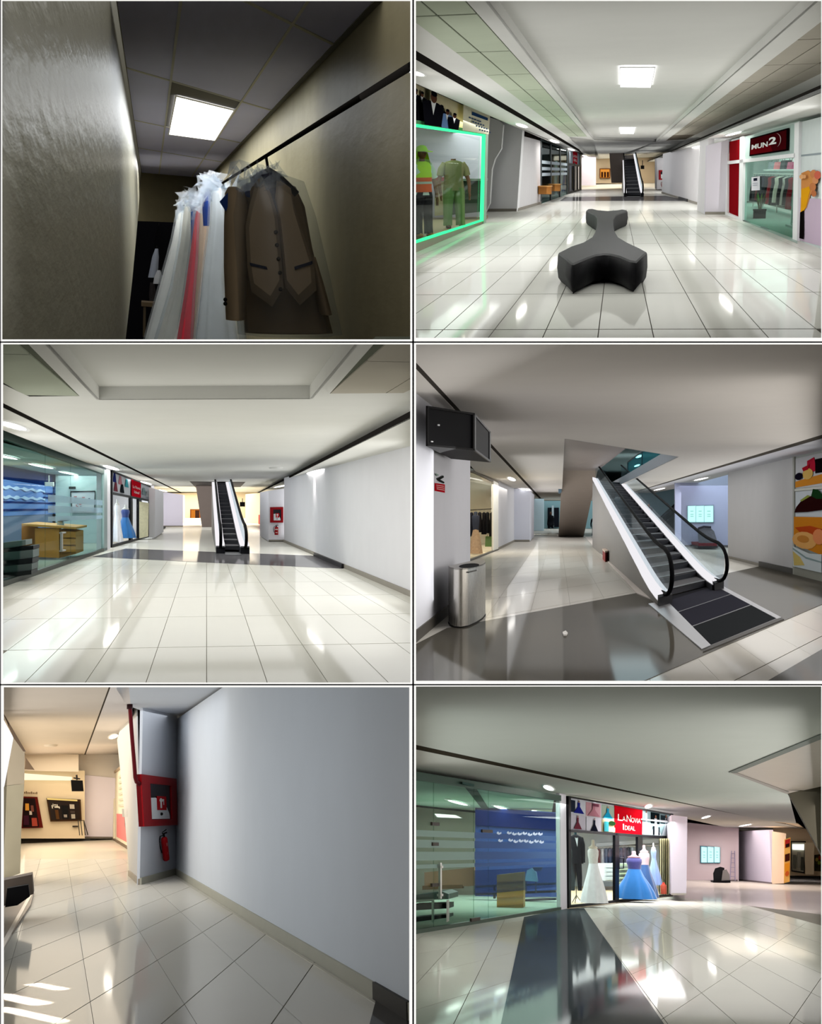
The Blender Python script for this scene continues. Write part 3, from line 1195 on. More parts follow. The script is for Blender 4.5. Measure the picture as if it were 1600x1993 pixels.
def crumple(Y, x0, x1, y0, y1, n, rnd, r_=.12):
    """crumpled film gathered at a hanger"""
    m = MB().use(FILM)
    for i in range(n):
        x, y = rnd.uniform(x0, x1), rnd.uniform(y0, y1)
        p = r.y(x, y, Y - rnd.uniform(.1, .5))
        q = [p + V((rnd.uniform(-1, 1), rnd.uniform(-.3, .3), rnd.uniform(-1, 1))) * r_ * 2.2 for _ in range(4)]
        m.add(q, [[0, 1, 2], [1, 2, 3]])
    return m


rnd = random.Random(21)
specs = [  # name, label, depth, rows, depth radius, colour, folds, amp
    ('bagged_gown', 'silver-white bagged gown, farthest to the end of the hanging rod', 86, [(408, 352, 372), (418, 346, 376), (470, 336, 378), (560, 312, 372), (664, 284, 352)], .9, (196, 196, 190), 9, .10),
    ('lace_gown', 'ivory lace gown in film beside the red dress', 80, [(395, 362, 386), (405, 358, 392), (470, 352, 392), (560, 336, 384), (664, 306, 362)], .8, (206, 204, 192), 8, .09),
    ('blue_garment', 'bright blue garment showing only its shoulders between the gowns', 75, [(388, 374, 392), (396, 371, 398), (430, 371, 402), (500, 372, 402)], .6, (38, 84, 150), 5, .05),
    ('red_dress', 'long red satin dress in clear film', 70, [(402, 384, 396), (412, 381, 400), (470, 374, 398), (560, 362, 396), (664, 346, 392)], .6, (190, 40, 56), 6, .09),
    ('nude_gown', 'nude beaded gown half hidden behind the white veil', 62, [(392, 394, 412), (402, 390, 418), (440, 388, 420), (500, 386, 414), (580, 380, 404), (664, 376, 400)], .6, (176, 146, 120), 6, .06),
    ('royal_blue_jacket', 'royal blue jacket collar above the white veil', 57, [(372, 398, 416), (380, 394, 424), (410, 394, 428), (440, 396, 430)], .6, (28, 52, 116), 4, .03),
    ('white_gown', 'long white veil gown hanging next to the beige suit', 50, [(366, 414, 436), (376, 410, 448), (440, 408, 452), (540, 396, 450), (664, 382, 470)], .7, (212, 214, 214), 9, .07),
]
for nm, lb, Y, rows, dep, c, fo, am in specs:
    t = thing(nm, lb, 'garment', r, r.y(rows[0][1], rows[0][0], Y))
    put('cloth', cloth(MB().use(mat(c, .6, .4, amt=.14, scale=1.4)), Y, rows, dep, fo, am, ph=Y), None, r, t)
    xa, xb, ya = rows[0][1], rows[0][2], rows[0][0]
    xm = (xa + xb) / 2
    put('hanger', MB().use(mat((36, 36, 40), .4)).tube([r.y(xa - 6, ya + 6, Y), r.y(xm, ya - 2, Y), r.y(xb + 6, ya + 6, Y)], .06, 6).tube([r.y(xm, ya - 2, Y), r.y(xm + 2, ya - 12, Y), r.y(xm + 8, ya - 16, Y)], .05, 6), None, r, t)
    if 'blue' not in nm:
        fr = [(y - 4, a - 4, b + 4) for y, a, b in rows]
        put('film_cover', cloth(MB().use(glass((240, 243, 246), .05, .10, (225, 230, 236), .25)), Y, fr, dep * 1.15, 5, .10, ph=Y * 2), None, r, t)
    f = put('gathered_film', crumple(Y, xa - 6, xb + 10, ya - 16, ya + 14, 26, rnd, .24), None, r, t)
    f['kind'] = 'stuff'
# the beige suit with its waistcoat
Y = 30.5
u = Y / F
st = thing('beige_suit', 'beige suit jacket and waistcoat on a black hanger in clear film', 'suit', r, r.y(530, 335, Y))
bg, bg2, nv = mat((150, 130, 104), .7, .2, amt=.08, scale=1.5), mat((134, 114, 88), .7, .2, amt=.08, scale=1.5), mat((22, 26, 46), .6, .2)
m = cloth(MB().use(bg2), Y + .9, [(352, 500, 550), (362, 470, 575), (400, 462, 592), (480, 470, 606), (560, 474, 624), (648, 478, 645)], .55, 6, .03)
put('jacket_body', m, None, r, st)
m = cloth(MB().use(bg), Y + .2, [(364, 444, 462), (376, 438, 480), (440, 436, 484), (520, 436, 482), (622, 440, 476)], .5, 4, .03)
sl = put('jacket_sleeve', m, None, r, st)
for y in (583, 591):
    put('sleeve_button', MB().use(mat((20, 18, 16), .4)).ball(r.y(438.5, y, Y - .33), .05, 8, 6), None, r, sl)
m = cloth(MB().use(bg2), Y + .3, [(500, 604, 614), (560, 610, 632), (612, 622, 645)], .4, 4, .03)
put('jacket_sleeve', m, None, r, st)


def vpanel(px, d0, m_, th=.1, bulge=.2):
    """a waistcoat panel of pixel outline, slightly rounded"""
    mb = MB().use(m_)
    c = [sum(a for a, b in px) / len(px), sum(b for a, b in px) / len(px)]
    P = [r.y(x, y, d0) for x, y in px]
    I = [r.y(c[0] + (x - c[0]) * .8, c[1] + (y - c[1]) * .85, d0 - bulge) for x, y in px]
    n = len(px)
    mb.add(P + I, [[i, (i + 1) % n, n + (i + 1) % n, n + i] for i in range(n)], True)
    mb.poly(I if (I[1] - I[0]).cross(I[2] - I[0]).y < 0 else I[::-1])
    mb.slab(P, (0, th, 0))
    return mb


Yv = Y - .5
put('waistcoat_panel', vpanel([(500, 350), (512, 342), (528, 372), (540, 420), (545, 470), (552, 560), (530, 597), (490, 568), (482, 520), (478, 440), (486, 400)], Yv, bg), None, r, st)
put('waistcoat_panel', vpanel([(536, 345), (566, 366), (572, 400), (592, 460), (612, 520), (616, 565), (584, 594), (556, 560), (547, 470), (541, 420), (532, 380)], Yv + .02, bg), None, r, st)
put('waistcoat_lining', vpanel([(508, 340), (530, 335), (538, 352), (541, 415), (528, 380)], Yv - .05, nv, .05, .02), None, r, st)
for q in ([(486, 511), (519, 519), (521, 525), (487, 517)], [(573, 519), (608, 508), (609, 514), (574, 525)]):
    put('pocket_welt', MB().use(nv).slab([r.y(x, y, Yv - .22) for x, y in q], (0, .05, 0)), None, r, st)
for i, (x, y) in enumerate(((537, 452), (539, 477), (542, 504), (545, 531), (546, 563))):
    put('button', MB().use(mat((26, 20, 16), .4)).ball(r.y(x, y, Yv - .22), (.05, .03, .05), 8, 6), None, r, st)
put('hanger', MB().use(mat((20, 20, 22), .4)).tube([r.y(490, 352, Y), r.y(510, 338, Y), r.y(524, 332, Y), r.y(545, 346, Y), r.y(578, 378, Y)], .08, 8).tube([r.y(522, 332, Y), r.y(520, 318, Y), r.y(518, 306, Y)], .035, 6), None, r, st)
put('blue_collar', MB().use(mat((30, 52, 104), .6)).slab([r.y(x, y, Y - .1) for x, y in ((428, 392), (446, 372), (452, 380), (440, 411))], (0, .2, 0)), None, r, st)
put('blue_collar', MB().use(mat((30, 46, 92), .6)).slab([r.y(x, y, Y - .15) for x, y in ((474, 362), (486, 358), (487, 384), (478, 382))], (0, .2, 0)), None, r, st)
f = put('gathered_film', crumple(Y - .3, 455, 545, 326, 368, 60, rnd, .10), None, r, st)
f['kind'] = 'stuff'
m = cloth(MB().use(glass((240, 242, 244), .05, .06, (225, 228, 232), .25)), Y, [(338, 492, 548), (352, 462, 590), (420, 452, 612), (520, 458, 634), (650, 466, 660)], 1.3, 6, .05)
put('film_cover', m, None, r, st)
# clothes and a stool in the dark room
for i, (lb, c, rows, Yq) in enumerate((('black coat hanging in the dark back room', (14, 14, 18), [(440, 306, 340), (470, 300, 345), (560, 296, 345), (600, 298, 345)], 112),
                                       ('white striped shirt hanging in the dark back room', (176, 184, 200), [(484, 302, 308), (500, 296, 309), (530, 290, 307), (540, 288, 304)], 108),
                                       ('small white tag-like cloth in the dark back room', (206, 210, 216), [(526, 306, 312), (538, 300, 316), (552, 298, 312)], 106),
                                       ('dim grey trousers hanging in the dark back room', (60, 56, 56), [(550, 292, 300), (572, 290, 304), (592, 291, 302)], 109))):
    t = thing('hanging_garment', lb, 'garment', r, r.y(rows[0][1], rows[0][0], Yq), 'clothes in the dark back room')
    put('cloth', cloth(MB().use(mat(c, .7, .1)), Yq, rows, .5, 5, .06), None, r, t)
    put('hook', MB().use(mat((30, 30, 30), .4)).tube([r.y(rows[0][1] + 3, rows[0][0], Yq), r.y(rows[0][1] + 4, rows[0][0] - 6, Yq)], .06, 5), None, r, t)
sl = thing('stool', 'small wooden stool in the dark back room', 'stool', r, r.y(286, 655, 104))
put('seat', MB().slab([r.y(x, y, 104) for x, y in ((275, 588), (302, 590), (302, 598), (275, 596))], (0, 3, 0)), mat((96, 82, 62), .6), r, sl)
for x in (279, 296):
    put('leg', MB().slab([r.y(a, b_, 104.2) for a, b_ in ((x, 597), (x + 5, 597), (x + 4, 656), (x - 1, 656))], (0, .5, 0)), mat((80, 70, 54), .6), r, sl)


# ================================================================== the hall with the black bench
HB = 'bench hall'
wall2, ceil2 = matte((226, 224, 226)), matte((226, 226, 222))
TILE = polished((222, 222, 214), 0.22, 0.045)
FARTILE = polished((221, 220, 213), 0.25, 0.06)
GROUT = matte((96, 92, 86))
BASEB = mat((150, 144, 134), 0.5, 0.2)
SLOT = matte((34, 32, 30))  # shade inside the ceiling slots, painted as dark strips
r = R2
fl2 = floor_of(r, [(806.6, 660.5), (1601.6, 660.5), (1601.6, 420), (1300, 351), (1110, 351), (806.6, 420)], GROUT, 'glossy pale tiled floor of the hall with the black bench', z=-0.008)
reg = [r.z(x, y) for x, y in ((806.6, 660.5), (1601.6, 660.5), (1601.6, 470), (1400, 408), (1010, 408), (806.6, 470))]
tiles(fl2, r, (-0.154, 12.33, -0.05), (0.515, 0, 0), (0, 3.74, 0), range(-10, 12), range(-1, 12), reg, -.008, .008, (0.010, 0.05), TILE)
put('far_tile_field', flat(r, [(806.6, 470), (1010, 408), (1400, 408), (1601.6, 470), (1601.6, 425), (1300, 351), (1110, 351), (806.6, 425)], -0.001, -0.006), FARTILE, r, fl2)
put('dark_tile_band', flat(r, [(1100, 384), (1295, 381), (1340, 391), (1205, 391), (1090, 391)], 0.0, 0.006), polished((92, 90, 92), 0.25, 0.05), r, fl2)

# ceiling: flat bands, raised tray, two strips of square tiles, slot shade painted as dark strips
ZC = 3.0
cb = MB().use(ceil2)
for px in ([(804, 95), (804, 40), (1107, 266), (1143, 266), (1155, 272), (1277, 276), (1296, 274), (1334, 272), (1604, 140), (1604, 168), (1252, 316), (1168, 315)],
           [(904, -2), (1143, 266), (1156, 272), (948, -2)],
           [(1277, 276), (1296, 274), (1604, 38), (1604, -2), (1592, -2)]):
    cb.slab([r.z(x, y, ZC) for x, y in px], (0, 0, .004))
cb.slab([r.z(x, y, ZC) for x, y in ((1107, 266), (1160, 330), (1252, 330), (1334, 272), (1296, 274), (1277, 276), (1156, 272))], (0, 0, .05))
ce2 = struct('ceiling', cb, ceil2, r, 'white ceiling with a raised tray over the bench')
tr = MB().use(ceil2)
T = [r.z(x, y, ZC) for x, y in ((948, -2), (1156, 272), (1277, 276), (1592, -2))]
for a, b in ((0, 1), (1, 2), (2, 3)):
    tr.slab([T[a], T[b], T[b] + V((0, 0, .13)), T[a] + V((0, 0, .13))], (T[b] - T[a]).cross(V((0, 0, 1))).normalized() * -.03)
tr.slab([r.z(x, y, ZC + .13) for x, y in ((925, -2), (1148, 268), (1287, 272), (1604, -2))], (0, 0, .04))
put('raised_tray', tr, None, r, ce2)
GT = matte((196, 205, 184), 0.05, 2)
GT2 = matte((182, 176, 164), 0.05, 2)
for side, (q, m) in enumerate((([(804, 40), (1107, 266), (1143, 266), (904, -2), (804, -2)], GT), ([(1604, 38), (1296, 274), (1334, 272), (1604, 140)], GT2))):
    P = [r.z(x, y, ZC) for x, y in q]
    put('tile_grid_backing', MB().slab([p + V((0, 0, .012)) for p in P], (0, 0, .03)), matte((92, 98, 86) if side == 0 else (120, 112, 100)), r, ce2)
    x0 = r.z(1107, 266, ZC).x if side == 0 else r.z(1296, 274, ZC).x
    x1 = r.z(1143, 266, ZC).x if side == 0 else r.z(1334, 272, ZC).x
    wd = (x1 - x0) / 2
    tiles(ce2, r, (x0 - wd * 6, 12.75, ZC), (wd, 0, 0), (0, 3.86, 0), range(0, 16), range(-2, 12), P, ZC, .02, (.022, .09), m, 'ceiling_tile')
put('painted_slot_shade', flat(r, [(804, 96), (1168, 315), (1168, 318.5), (804, 114)], ZC + .004, .04), SLOT, r, ce2)
sf = flat(r, [(804, 113.5), (1168, 318), (1160, 320), (1131, 297), (1053, 267), (945, 222), (804, 160)], ZC, .04)
put('soffit', sf, ceil2, r, ce2)
ZR = 2.5
put('soffit', flat(r, [(1604, 177), (1252, 318.5), (1262, 327), (1290, 311), (1357, 291), (1419, 271), (1604, 226)], ZR, .05), ceil2, r, ce2)
Pa, Pb = r.z(1604, 177, ZR), r.z(1252, 318.5, ZR)
put('painted_slot_shade', MB().slab([Pa, Pb, Pb + V((0, 0, .10)), Pa + V((0, 0, .10))], (.03, 0, 0)), SLOT, r, ce2)

panel_light(r, [(1208, 131), (1274, 131), (1266, 169), (1208, 168)], ZC + .10, 'larger square ceiling light panel above the bench in the tray', e=6)
panel_light(r, [(1207, 249), (1236, 249), (1233, 260), (1208, 260)], ZC + .10, 'smaller far ceiling light panel at the end of the tray', e=5)
for i, (x, y, rr) in enumerate(((812, 142, 9), (1016, 244, 7), (1080, 275, 5.5), (1112, 291, 4), (1139, 303.5, 2.8), (1151, 308, 2.2))):
    downlight(r, x, y, ZC, rr, 'downlight %s from the viewer on the green-lit shop side of the bench hall' % ('one two three four five six'.split()[i]), 'downlights of the bench hall', e=12, spot=0)
for i, (x, y, rr) in enumerate(((1427, 260, 6.5), (1354, 286, 5), (1314, 300, 3.6), (1292, 308, 2.6))):
    downlight(r, x, y, ZR, rr, 'downlight %s from the viewer on the red shop side of the bench hall' % ('one two three four'.split()[i]), 'downlights of the bench hall', e=12, spot=0)

# --- the shop with green neon at the side
A, B = r.z(804, 494), r.z(945, 432)
sl = MB().use(mat((150, 140, 126), 0.5))
p = [(804, 495), (945, 432.5), (941, 425), (804, 470)]
sl.slab([r.w(x, y, A, B) for x, y in p], (-.03, 0, 0))
plinth = tag(put('shop_plinth', sl, None, r, base=A), 'low stone plinth under the green-lit shop window', 'plinth')
fs = thing('shop_fascia', 'shop sign board with men in suits above the green-lit window', 'sign', r, r.w(870, 245, A, B))
sh = wsheet(r, A, B, [(804, 161), (945, 224), (942, 262), (804, 241)])
b = MB()
sbox(sh, b, 0, 0, 1, 1, -.12, 0, matte((226, 212, 172)))
put('board', b, None, r, fs)
b = MB()
sk, blk, wh = matte((92, 58, 44)), matte((18, 18, 24)), matte((230, 230, 232))
for (u, s, v0, suit) in ((.03, .5, .14, matte((40, 40, 48))), (.10, .5, .16, blk), (.36, .6, .34, blk), (.43, .62, .42, matte((110, 140, 190))), (.52, .6, .48, blk), (.20, 1.1, .10, blk)):
    hw = .075 * s
    sh.shape(b, [(u - hw * 1.5, 1), (u - hw * 1.9, v0 + .28 * s), (u - hw * .8, v0 + .22 * s), (u + hw * .8, v0 + .22 * s), (u + hw * 1.9, v0 + .28 * s), (u + hw * 1.5, 1)], suit)
    sh.shape(b, [(u - hw * .45, v0 + .22 * s), (u + hw * .45, v0 + .22 * s), (u, v0 + .55 * s)], wh)
    sh.oval(b, u, v0 + .12 * s, hw * .55, .14 * s, sk)
    sh.oval(b, u, v0 + .03 * s, hw * .55, .07 * s, blk)
cream = matte((228, 214, 168))
sh.rect(b, .62, .02, 1, 1, matte((232, 226, 200)))
put('printed_men', b, None, r, fs)
b = MB()
ink, ink2 = matte((40, 70, 110)), matte((70, 90, 120))
sh.rect(b, .74, .20, .97, .34, ink)
for i in range(4):
    for k in range(5):
        u0 = .70 + .035 * i + k * .034
        sh.rect(b, u0, .44 + i * .14 + .008 * k, u0 + .026, .50 + i * .14 + .008 * k, ink2)
put('lettering', b, None, r, fs)
wn = thing('shop_window', 'shop window edged with green neon strips', 'shop window', r, r.w(870, 440, A, B))
sh = wsheet(r, A, B, [(804, 241), (942, 262), (938, 430), (804, 474)])
neon = glow((60, 255, 150), 1.5)
for nm, q in (('neon_strip', (0, 0, 1, .022)), ('neon_strip', (0, .98, 1, 1)), ('neon_strip', (.978, .022, 1, .98))):
    b = MB()
    sbox(sh, b, *q, -.02, .05, neon)
    put(nm, b, None, r, wn)
b = MB()
sbox(sh, b, 0, .03, .96, .97, -.03, -.02, glass((238, 246, 240), .05))
put('pane', b, None, r, wn)
b = MB()
sbox(sh, b, -.01, -.03, 1.03, 0, -.05, .06, mat((60, 140, 80), .5))
sbox(sh, b, 1.0, -.03, 1.035, 1.03, -.05, .06, mat((150, 175, 155), .4))
put('frame', b, None, r, wn)
# its inside: floor, back wall, counter
pn = [r.z(x, y, .1) for x, y in ((804, 474), (938, 430), (950, 419), (804, 419))]
put('display_floor', MB().slab(pn, (0, 0, -.08)), mat((150, 132, 104), .5), r, wn)
bw = MB().slab([r.y(x, y, 43) for x, y in ((803, 232), (947, 262), (945, 425), (803, 425))], (0, .2, 0))
put('back_wall', bw, matte((205, 200, 218)), r, wn)
tcount = thing('shop_counter', 'dark green counter with papers inside the green-lit shop', 'counter', r, r.y(915, 420, 41))
b = MB()
b.slab([r.y(x, y, 41) for x, y in ((880, 352), (938, 352), (938, 412), (880, 418))], (0, 1.2, 0))
put('body', b, mat((58, 68, 56), .5), r, tcount)
b = MB().slab([r.y(x, y, 40.8) for x, y in ((878, 348), (940, 348), (940, 352), (878, 352))], (0, 1.6, 0))
put('worktop', b, mat((120, 126, 118), .5), r, tcount)
tb = thing('storage_box', 'low beige boxes with red print behind the figure in the safety vest', 'box', r, r.y(850, 400, 41.5))
put('body', MB().slab([r.y(x, y, 41.5) for x, y in ((846, 350), (870, 350), (870, 418), (846, 420))], (0, .8, 0)), mat((176, 160, 130), .6), r, tb)
put('lid', MB().slab([r.y(x, y, 41.4) for x, y in ((845, 345), (871, 345), (871, 352), (845, 352))], (0, 1, 0)), mat((150, 70, 70), .6), r, tb)
mon = thing('monitor', 'dark monitor standing on the counter in the green-lit shop', 'monitor', r, r.y(909, 350, 41))
put('screen', MB().slab([r.y(x, y, 41.2) for x, y in ((905, 328), (912, 328), (912, 346), (905, 346))], (0, .05, 0)), mat((24, 28, 34), .3), r, mon)
put('foot', MB().slab([r.y(x, y, 41.15) for x, y in ((907, 345), (910, 345), (911, 349), (906, 349))], (0, .2, 0)), mat((30, 32, 36), .4), r, mon)


def safety(t, k):
    vm, om = mat((205, 240, 30), .6, amt=.08), mat((245, 96, 30), .6, amt=.08)
    b = MB().use(vm)
    b.drape([(k * .838, 0, 0, k * .05, k * .045, 0), (k * .82, 0, 0, k * .10, k * .062, 0), (k * .78, 0, 0, k * .122, k * .078, 0), (k * .66, 0, -k * .006, k * .12, k * .085, .01)], folds=7)
    b.use(om)
    b.drape([(k * .66, 0, -k * .006, k * .121, k * .086, .01), (k * .56, 0, 0, k * .12, k * .082, .02), (k * .50, 0, 0, k * .126, k * .085, .03)], folds=7)
    b.use(mat((200, 205, 200), .3)).drape([(k * .615, 0, 0, k * .124, k * .09, 0), (k * .59, 0, 0, k * .124, k * .089, 0)], folds=7, cap=False)
    put('safety_vest', b, None, R2, t)
    c = MB().use(vm)
    c.drape([(k * 1.015, 0, 0, k * .02, k * .02, 0), (k * 1.0, 0, 0, k * .05, k * .055, 0), (k * .965, 0, 0, k * .066, k * .072, 0), (k * .945, 0, 0, k * .068, k * .075, 0)], folds=3, n=20)
    c.slab([(-k * .05, -k * .05, k * .95), (k * .05, -k * .05, k * .95), (k * .04, -k * .15, k * .935), (-k * .04, -k * .15, k * .935)], (0, 0, k * .008))
    cp = put('cap', c, None, R2, t)
    f = MB().use(vm)
    n = 10
    rows = []
    for z, q in ((.95, .07), (.90, .085), (.85, .10), (.815, .115)):
        rows.append([V((k * q * math.cos(-.2 + 3.55 * i / n), k * q * math.sin(-.2 + 3.55 * i / n), k * z)) for i in range(n + 1)])
    f.loft(rows, cap=False, close=False)
    put('neck_flap', f, None, R2, cp)


mannequin(r, r.z(824, 461, .1), 2.05, 'figure in lime cap and lime and orange safety vest in the green-lit window', (225, 230, 232), (10, 12, 18), head=(120, 76, 56), arms=(150, 110, 84), rz=.85, extra=safety, shoe=(214, 160, 90), build=1.12)
mannequin(r, r.z(884, 444, .1), 2.12, 'headless figure in green scrubs standing in the green-lit window', (128, 128, 92), (112, 138, 88), head=None, arms=(120, 90, 70), rz=.55, shoe=(92, 48, 44), build=1.25)

# --- column and walls at the left
A, B = r.z(945, 411.5), r.z(1006, 411.5)
w = MB().slab([r.w(x, y, A, B) for x, y in ((943, 226), (1017, 250), (1006, 411.5), (944, 411.5))], (0, 1.2, 0))
struct('wall_left', w, matte((250, 250, 252)), r, 'white corner pier beside the green-lit shop')
put('baseboard', band(r, A, B, 0, .11, .03), BASEB, r, struct('baseboard_left', band(r, A, B, 0, .02, .04), BASEB, r, 'stone skirting of the white pier'))
A2, B2 = r.z(1006, 411), r.z(1052, 397)
struct('wall_left', upright(r, A2, B2, 0, 3.02, .3), wall2, r, 'white wall beyond the pier of the bench hall')
struct('baseboard_left', band(r, A2, B2, 0, .11, .03), BASEB, r, 'stone skirting along the white wall by the glass office')
b = MB().slab([r.w(x, y, A, B) + V((0, -1.0, 0)) for x, y in ((943, 226), (976, 236), (984, 244), (980, 290), (968, 310), (962, 330), (958, 395), (950, 412), (943, 425))], (0, .5, 0))  # pool of light on the pier, built as a paler slab
struct('wall_left', b, matte((250, 252, 250)), r, 'painted scallop of light with a curved edge beside the neon window')

# --- small glass office and bridal shop further along
A, B = r.z(1052, 397), r.z(1105, 378)
g = thing('glass_office_front', 'small far glass front of the office in the bench hall', 'shopfront', r, A)
sh = wsheet(r, A, B, [(1052, 267), (1105, 287), (1105, 378), (1052, 397)])
b = MB()
sbox(sh, b, 0, 0, 1, 1, -.02, 0, glass((205, 225, 225), .12))
put('pane', b, None, r, g)
for u in (.0, .36, .7, .97):
    b = MB()
    sbox(sh, b, u, 0, u + .03, 1, -.03, .03, mat((60, 70, 72), .4))
    put('mullion', b, None, r, g)
b = MB()
sbox(sh, b, 0, 0, 1, .05, -.05, .02, mat((50, 60, 60), .4))
put('transom', b, None, r, g)
for v in (.34, .44, .53):
    b = MB()
    sbox(sh, b, .05, v, .98, v + .05, -.015, .012, mat((190, 205, 215), .5))
    put('frosted_band', b, None, r, g)
sh2 = Sheet(*[p + V((-2.5, 8, 0)) for p in sh.c], toward=eye(r))
ib = MB()
sbox(sh2, ib, -.3, -.05, 1.3, 1.05, -.1, 0, matte((120, 140, 140)))
sh2.k = 3
sh2.rect(ib, 0, .3, .6, .5, matte((60, 80, 110)))
put('inside_wall', ib, None, r, g)
for i, (x, y, w_, h_) in enumerate(((1060, 378, 12, 14), (1078, 372, 12, 12))):
    Y = 3600 / (r.z(x, y + h_ * .5).y and 56)
    t = thing('office_desk', ['orange wooden desk behind the glass nearest the pier', 'orange wooden desk further behind the glass by the bridal shop'][i], 'desk', r, r.y(x, y, 62 + 8 * i))
    q = MB().slab([r.y(a, b_, 62 + 8 * i) for a, b_ in ((x - w_, y - h_), (x + w_, y - h_), (x + w_, y), (x - w_, y))], (0, 1, 0))
    put('front_panel', q, mat((176, 120, 62), .5), r, t)
    q = MB().slab([r.y(a, b_, 61.8 + 8 * i) for a, b_ in ((x - w_ - 1, y - h_ - 2), (x + w_ + 1, y - h_ - 2), (x + w_ + 1, y - h_), (x - w_ - 1, y - h_))], (0, 1.4, 0))
    put('top_board', q, mat((190, 140, 80), .5), r, t)
A, B = r.z(1105, 378), r.z(1131, 370)
g = thing('bridal_shop_front', 'tiny far bridal shop front with red sign in the bench hall', 'shopfront', r, A)
sh = wsheet(r, A, B, [(1105, 286), (1131, 297), (1131, 370), (1105, 378)])
b = MB()
for q in ((0, 0, .08, 1), (.44, .3, .52, 1), (.9, 0, 1, 1), (0, 0, 1, .04), (0, .33, 1, .38), (0, .96, 1, 1), (.70, .35, .76, 1)):
    sbox(sh, b, *q, -.05, .04, mat((24, 24, 26), .4))
put('frame', b, None, r, g)
b = MB()
sbox(sh, b, .08, .04, .9, .34, -.04, 0, matte((150, 160, 170)))
sh.rect(b, .38, .04, .72, .34, matte((168, 20, 34)))
sh.text(b, 'LA NOVIA', .4, .12, .70, .18, matte((235, 220, 220)))
sh.text(b, 'IDEAL', .44, .21, .66, .27, matte((235, 220, 220)))
put('sign', b, None, r, g)
sh3 = Sheet(*[p + V((-.6, 3, 0)) for p in sh.c], toward=eye(r))
b = MB()
sbox(sh3, b, -.4, .3, 1.4, 1, -.1, 0, matte((214, 214, 222)))
sh3.k = 4
sh3.shape(b, [(.2, .45), (.34, .45), (.5, .95), (.05, .95)], matte((70, 110, 170)))
sh3.rect(b, .76, .4, .95, .95, matte((190, 180, 150)))
put('window_display', b, None, r, g)

# --- far end
warm = matte((246, 226, 196))
yb = 158.0
struct('wall_back', MB().slab([r.y(x, y, yb) for x, y in ((1120, 300), (1300, 300), (1300, 357), (1120, 357))], (0, .3, 0)), warm, r, 'warm far end wall of the bench hall')
struct('wall_back', MB().slab([r.y(x, y, 130) for x, y in ((1128, 300), (1160, 303), (1160, 361), (1128, 361))], (0, .3, 0)), matte((236, 230, 248)), r, 'lilac alcove wall beyond the far bridal shop')
struct('wall_right', MB().slab([r.y(x, y, 100) for x, y in ((1279, 308), (1301, 306), (1301, 369), (1279, 369))], (0, 6, 0)), wall2, r, 'white pier carrying the far red cabinet')
od = thing('display_window', 'orange lit display window at the far end of the bench hall', 'shop window', r, r.y(1177, 348, yb))
b = MB()
sh = ysheet(r, yb - .2, [(1167, 328), (1188, 328), (1188, 347), (1167, 347)])
sbox(sh, b, 0, 0, 1, 1, 0, .15, mat((120, 70, 30), .5))
put('frame', b, None, r, od)
b = MB()
sbox(sh, b, .08, .08, .92, .92, .16, .2, glow((230, 150, 60), .9))
put('pane', b, None, r, od)
for i in range(3):
    b = MB()
    sbox(sh, b, .15 + i * .27, .35, .33 + i * .27, .9, .21, .26, mat((60, 26, 16), .6))
    put('display_item', b, None, r, od)
pr = MB().slab([r.y(x, y, 112) for x, y in ((1186, 298), (1214, 298), (1213, 356), (1190, 356))], (0, 3, 0))
tag(put('escalator_pier', pr, mat((122, 112, 106), .5), r, base=r.y(1200, 356, 112)), 'grey sloped pier beside the far escalator of the bench hall', 'pier')
P0 = r.z(1214, 382)
escalator(r, P0, r.z(1252, 382) - P0, (0, 1, 0), .066, 44, 'small far escalator rising away at the end of the bench hall', n_steps=14, hr=.8, land=2.0, newel=3, soft=2, lit=(250, 248, 252))
sp = tag(put('hanging_screen', MB().slab([r.y(x, y, 118) for x, y in ((1247, 322), (1254, 322), (1254, 329), (1247, 329))], (0, .4, 0)), mat((16, 16, 18), .3), r, base=r.y(1250, 329, 118)), 'tiny black screen hanging beside the far escalator of the bench hall', 'screen')
put('mount_rod', MB().tube([r.y(1250.5, 322, 118.2), r.y(1250.5, 312, 118.2)], .03, 6), mat((40, 40, 40)), r, sp, base=r.y(1250, 329, 118))
sh = ysheet(r, 99.8, [(1282, 331), (1298, 331), (1298, 350), (1282, 350)])
fire_cabinet(r, sh, 'tiny far red fire cabinet on the white pier of the bench hall', .3, sign=False)
extinguisher(r, r.y(1289.5, 353, 99.5), r.y(1289.5, 364, 99.5), .09, 'tiny far extinguisher under the red cabinet in the bench hall')
A, B = r.z(1357, 398), r.z(1288, 376)
struct('wall_right', upright(r, A, B, 0, ZR + .05, .3), wall2, r, 'long white wall beyond the red shop')
struct('baseboard_right', band(r, A, B, 0, .1, .03), BASEB, r, 'skirting along the long white wall of the bench hall')
put('dark_section', band(r, r.z(1339, 392.5), r.z(1322, 387), 0, .12, .05), mat((40, 38, 40), .4), r, bpy.data.objects[-1] if False else struct('baseboard_right', band(r, r.z(1339, 392.5), r.z(1322, 387), 0, .02, .06), mat((40, 38, 40), .4), r, 'dark stretch of skirting at the end of the floor band'))
A, B = r.z(1373, 417.5), r.z(1417, 417.5)
struct('wall_right', MB().slab([r.w(x, y, A, B) for x, y in ((1376, 283), (1419, 272), (1417, 417.5), (1373, 417.5))], (0, .6, 0)), matte((222, 216, 226)), r, 'lilac-white front of the square column by the red panels')
Al, Bl = r.z(1373, 417.5), r.z(1357, 409)
struct('wall_right', upright(r, Al, Bl, 0, ZR + .05, .2), wall2, r, 'white side of the square column by the red panels')
struct('baseboard_right', band(r, A, B, 0, .09, .04), BASEB, r, 'skirting round the square column')

# --- the red shop on the other side
A, B = r.z(1604, 486.5), r.z(1416, 418)


def wq(*px):
    return [r.w(x, y, A, B) for x, y in px]


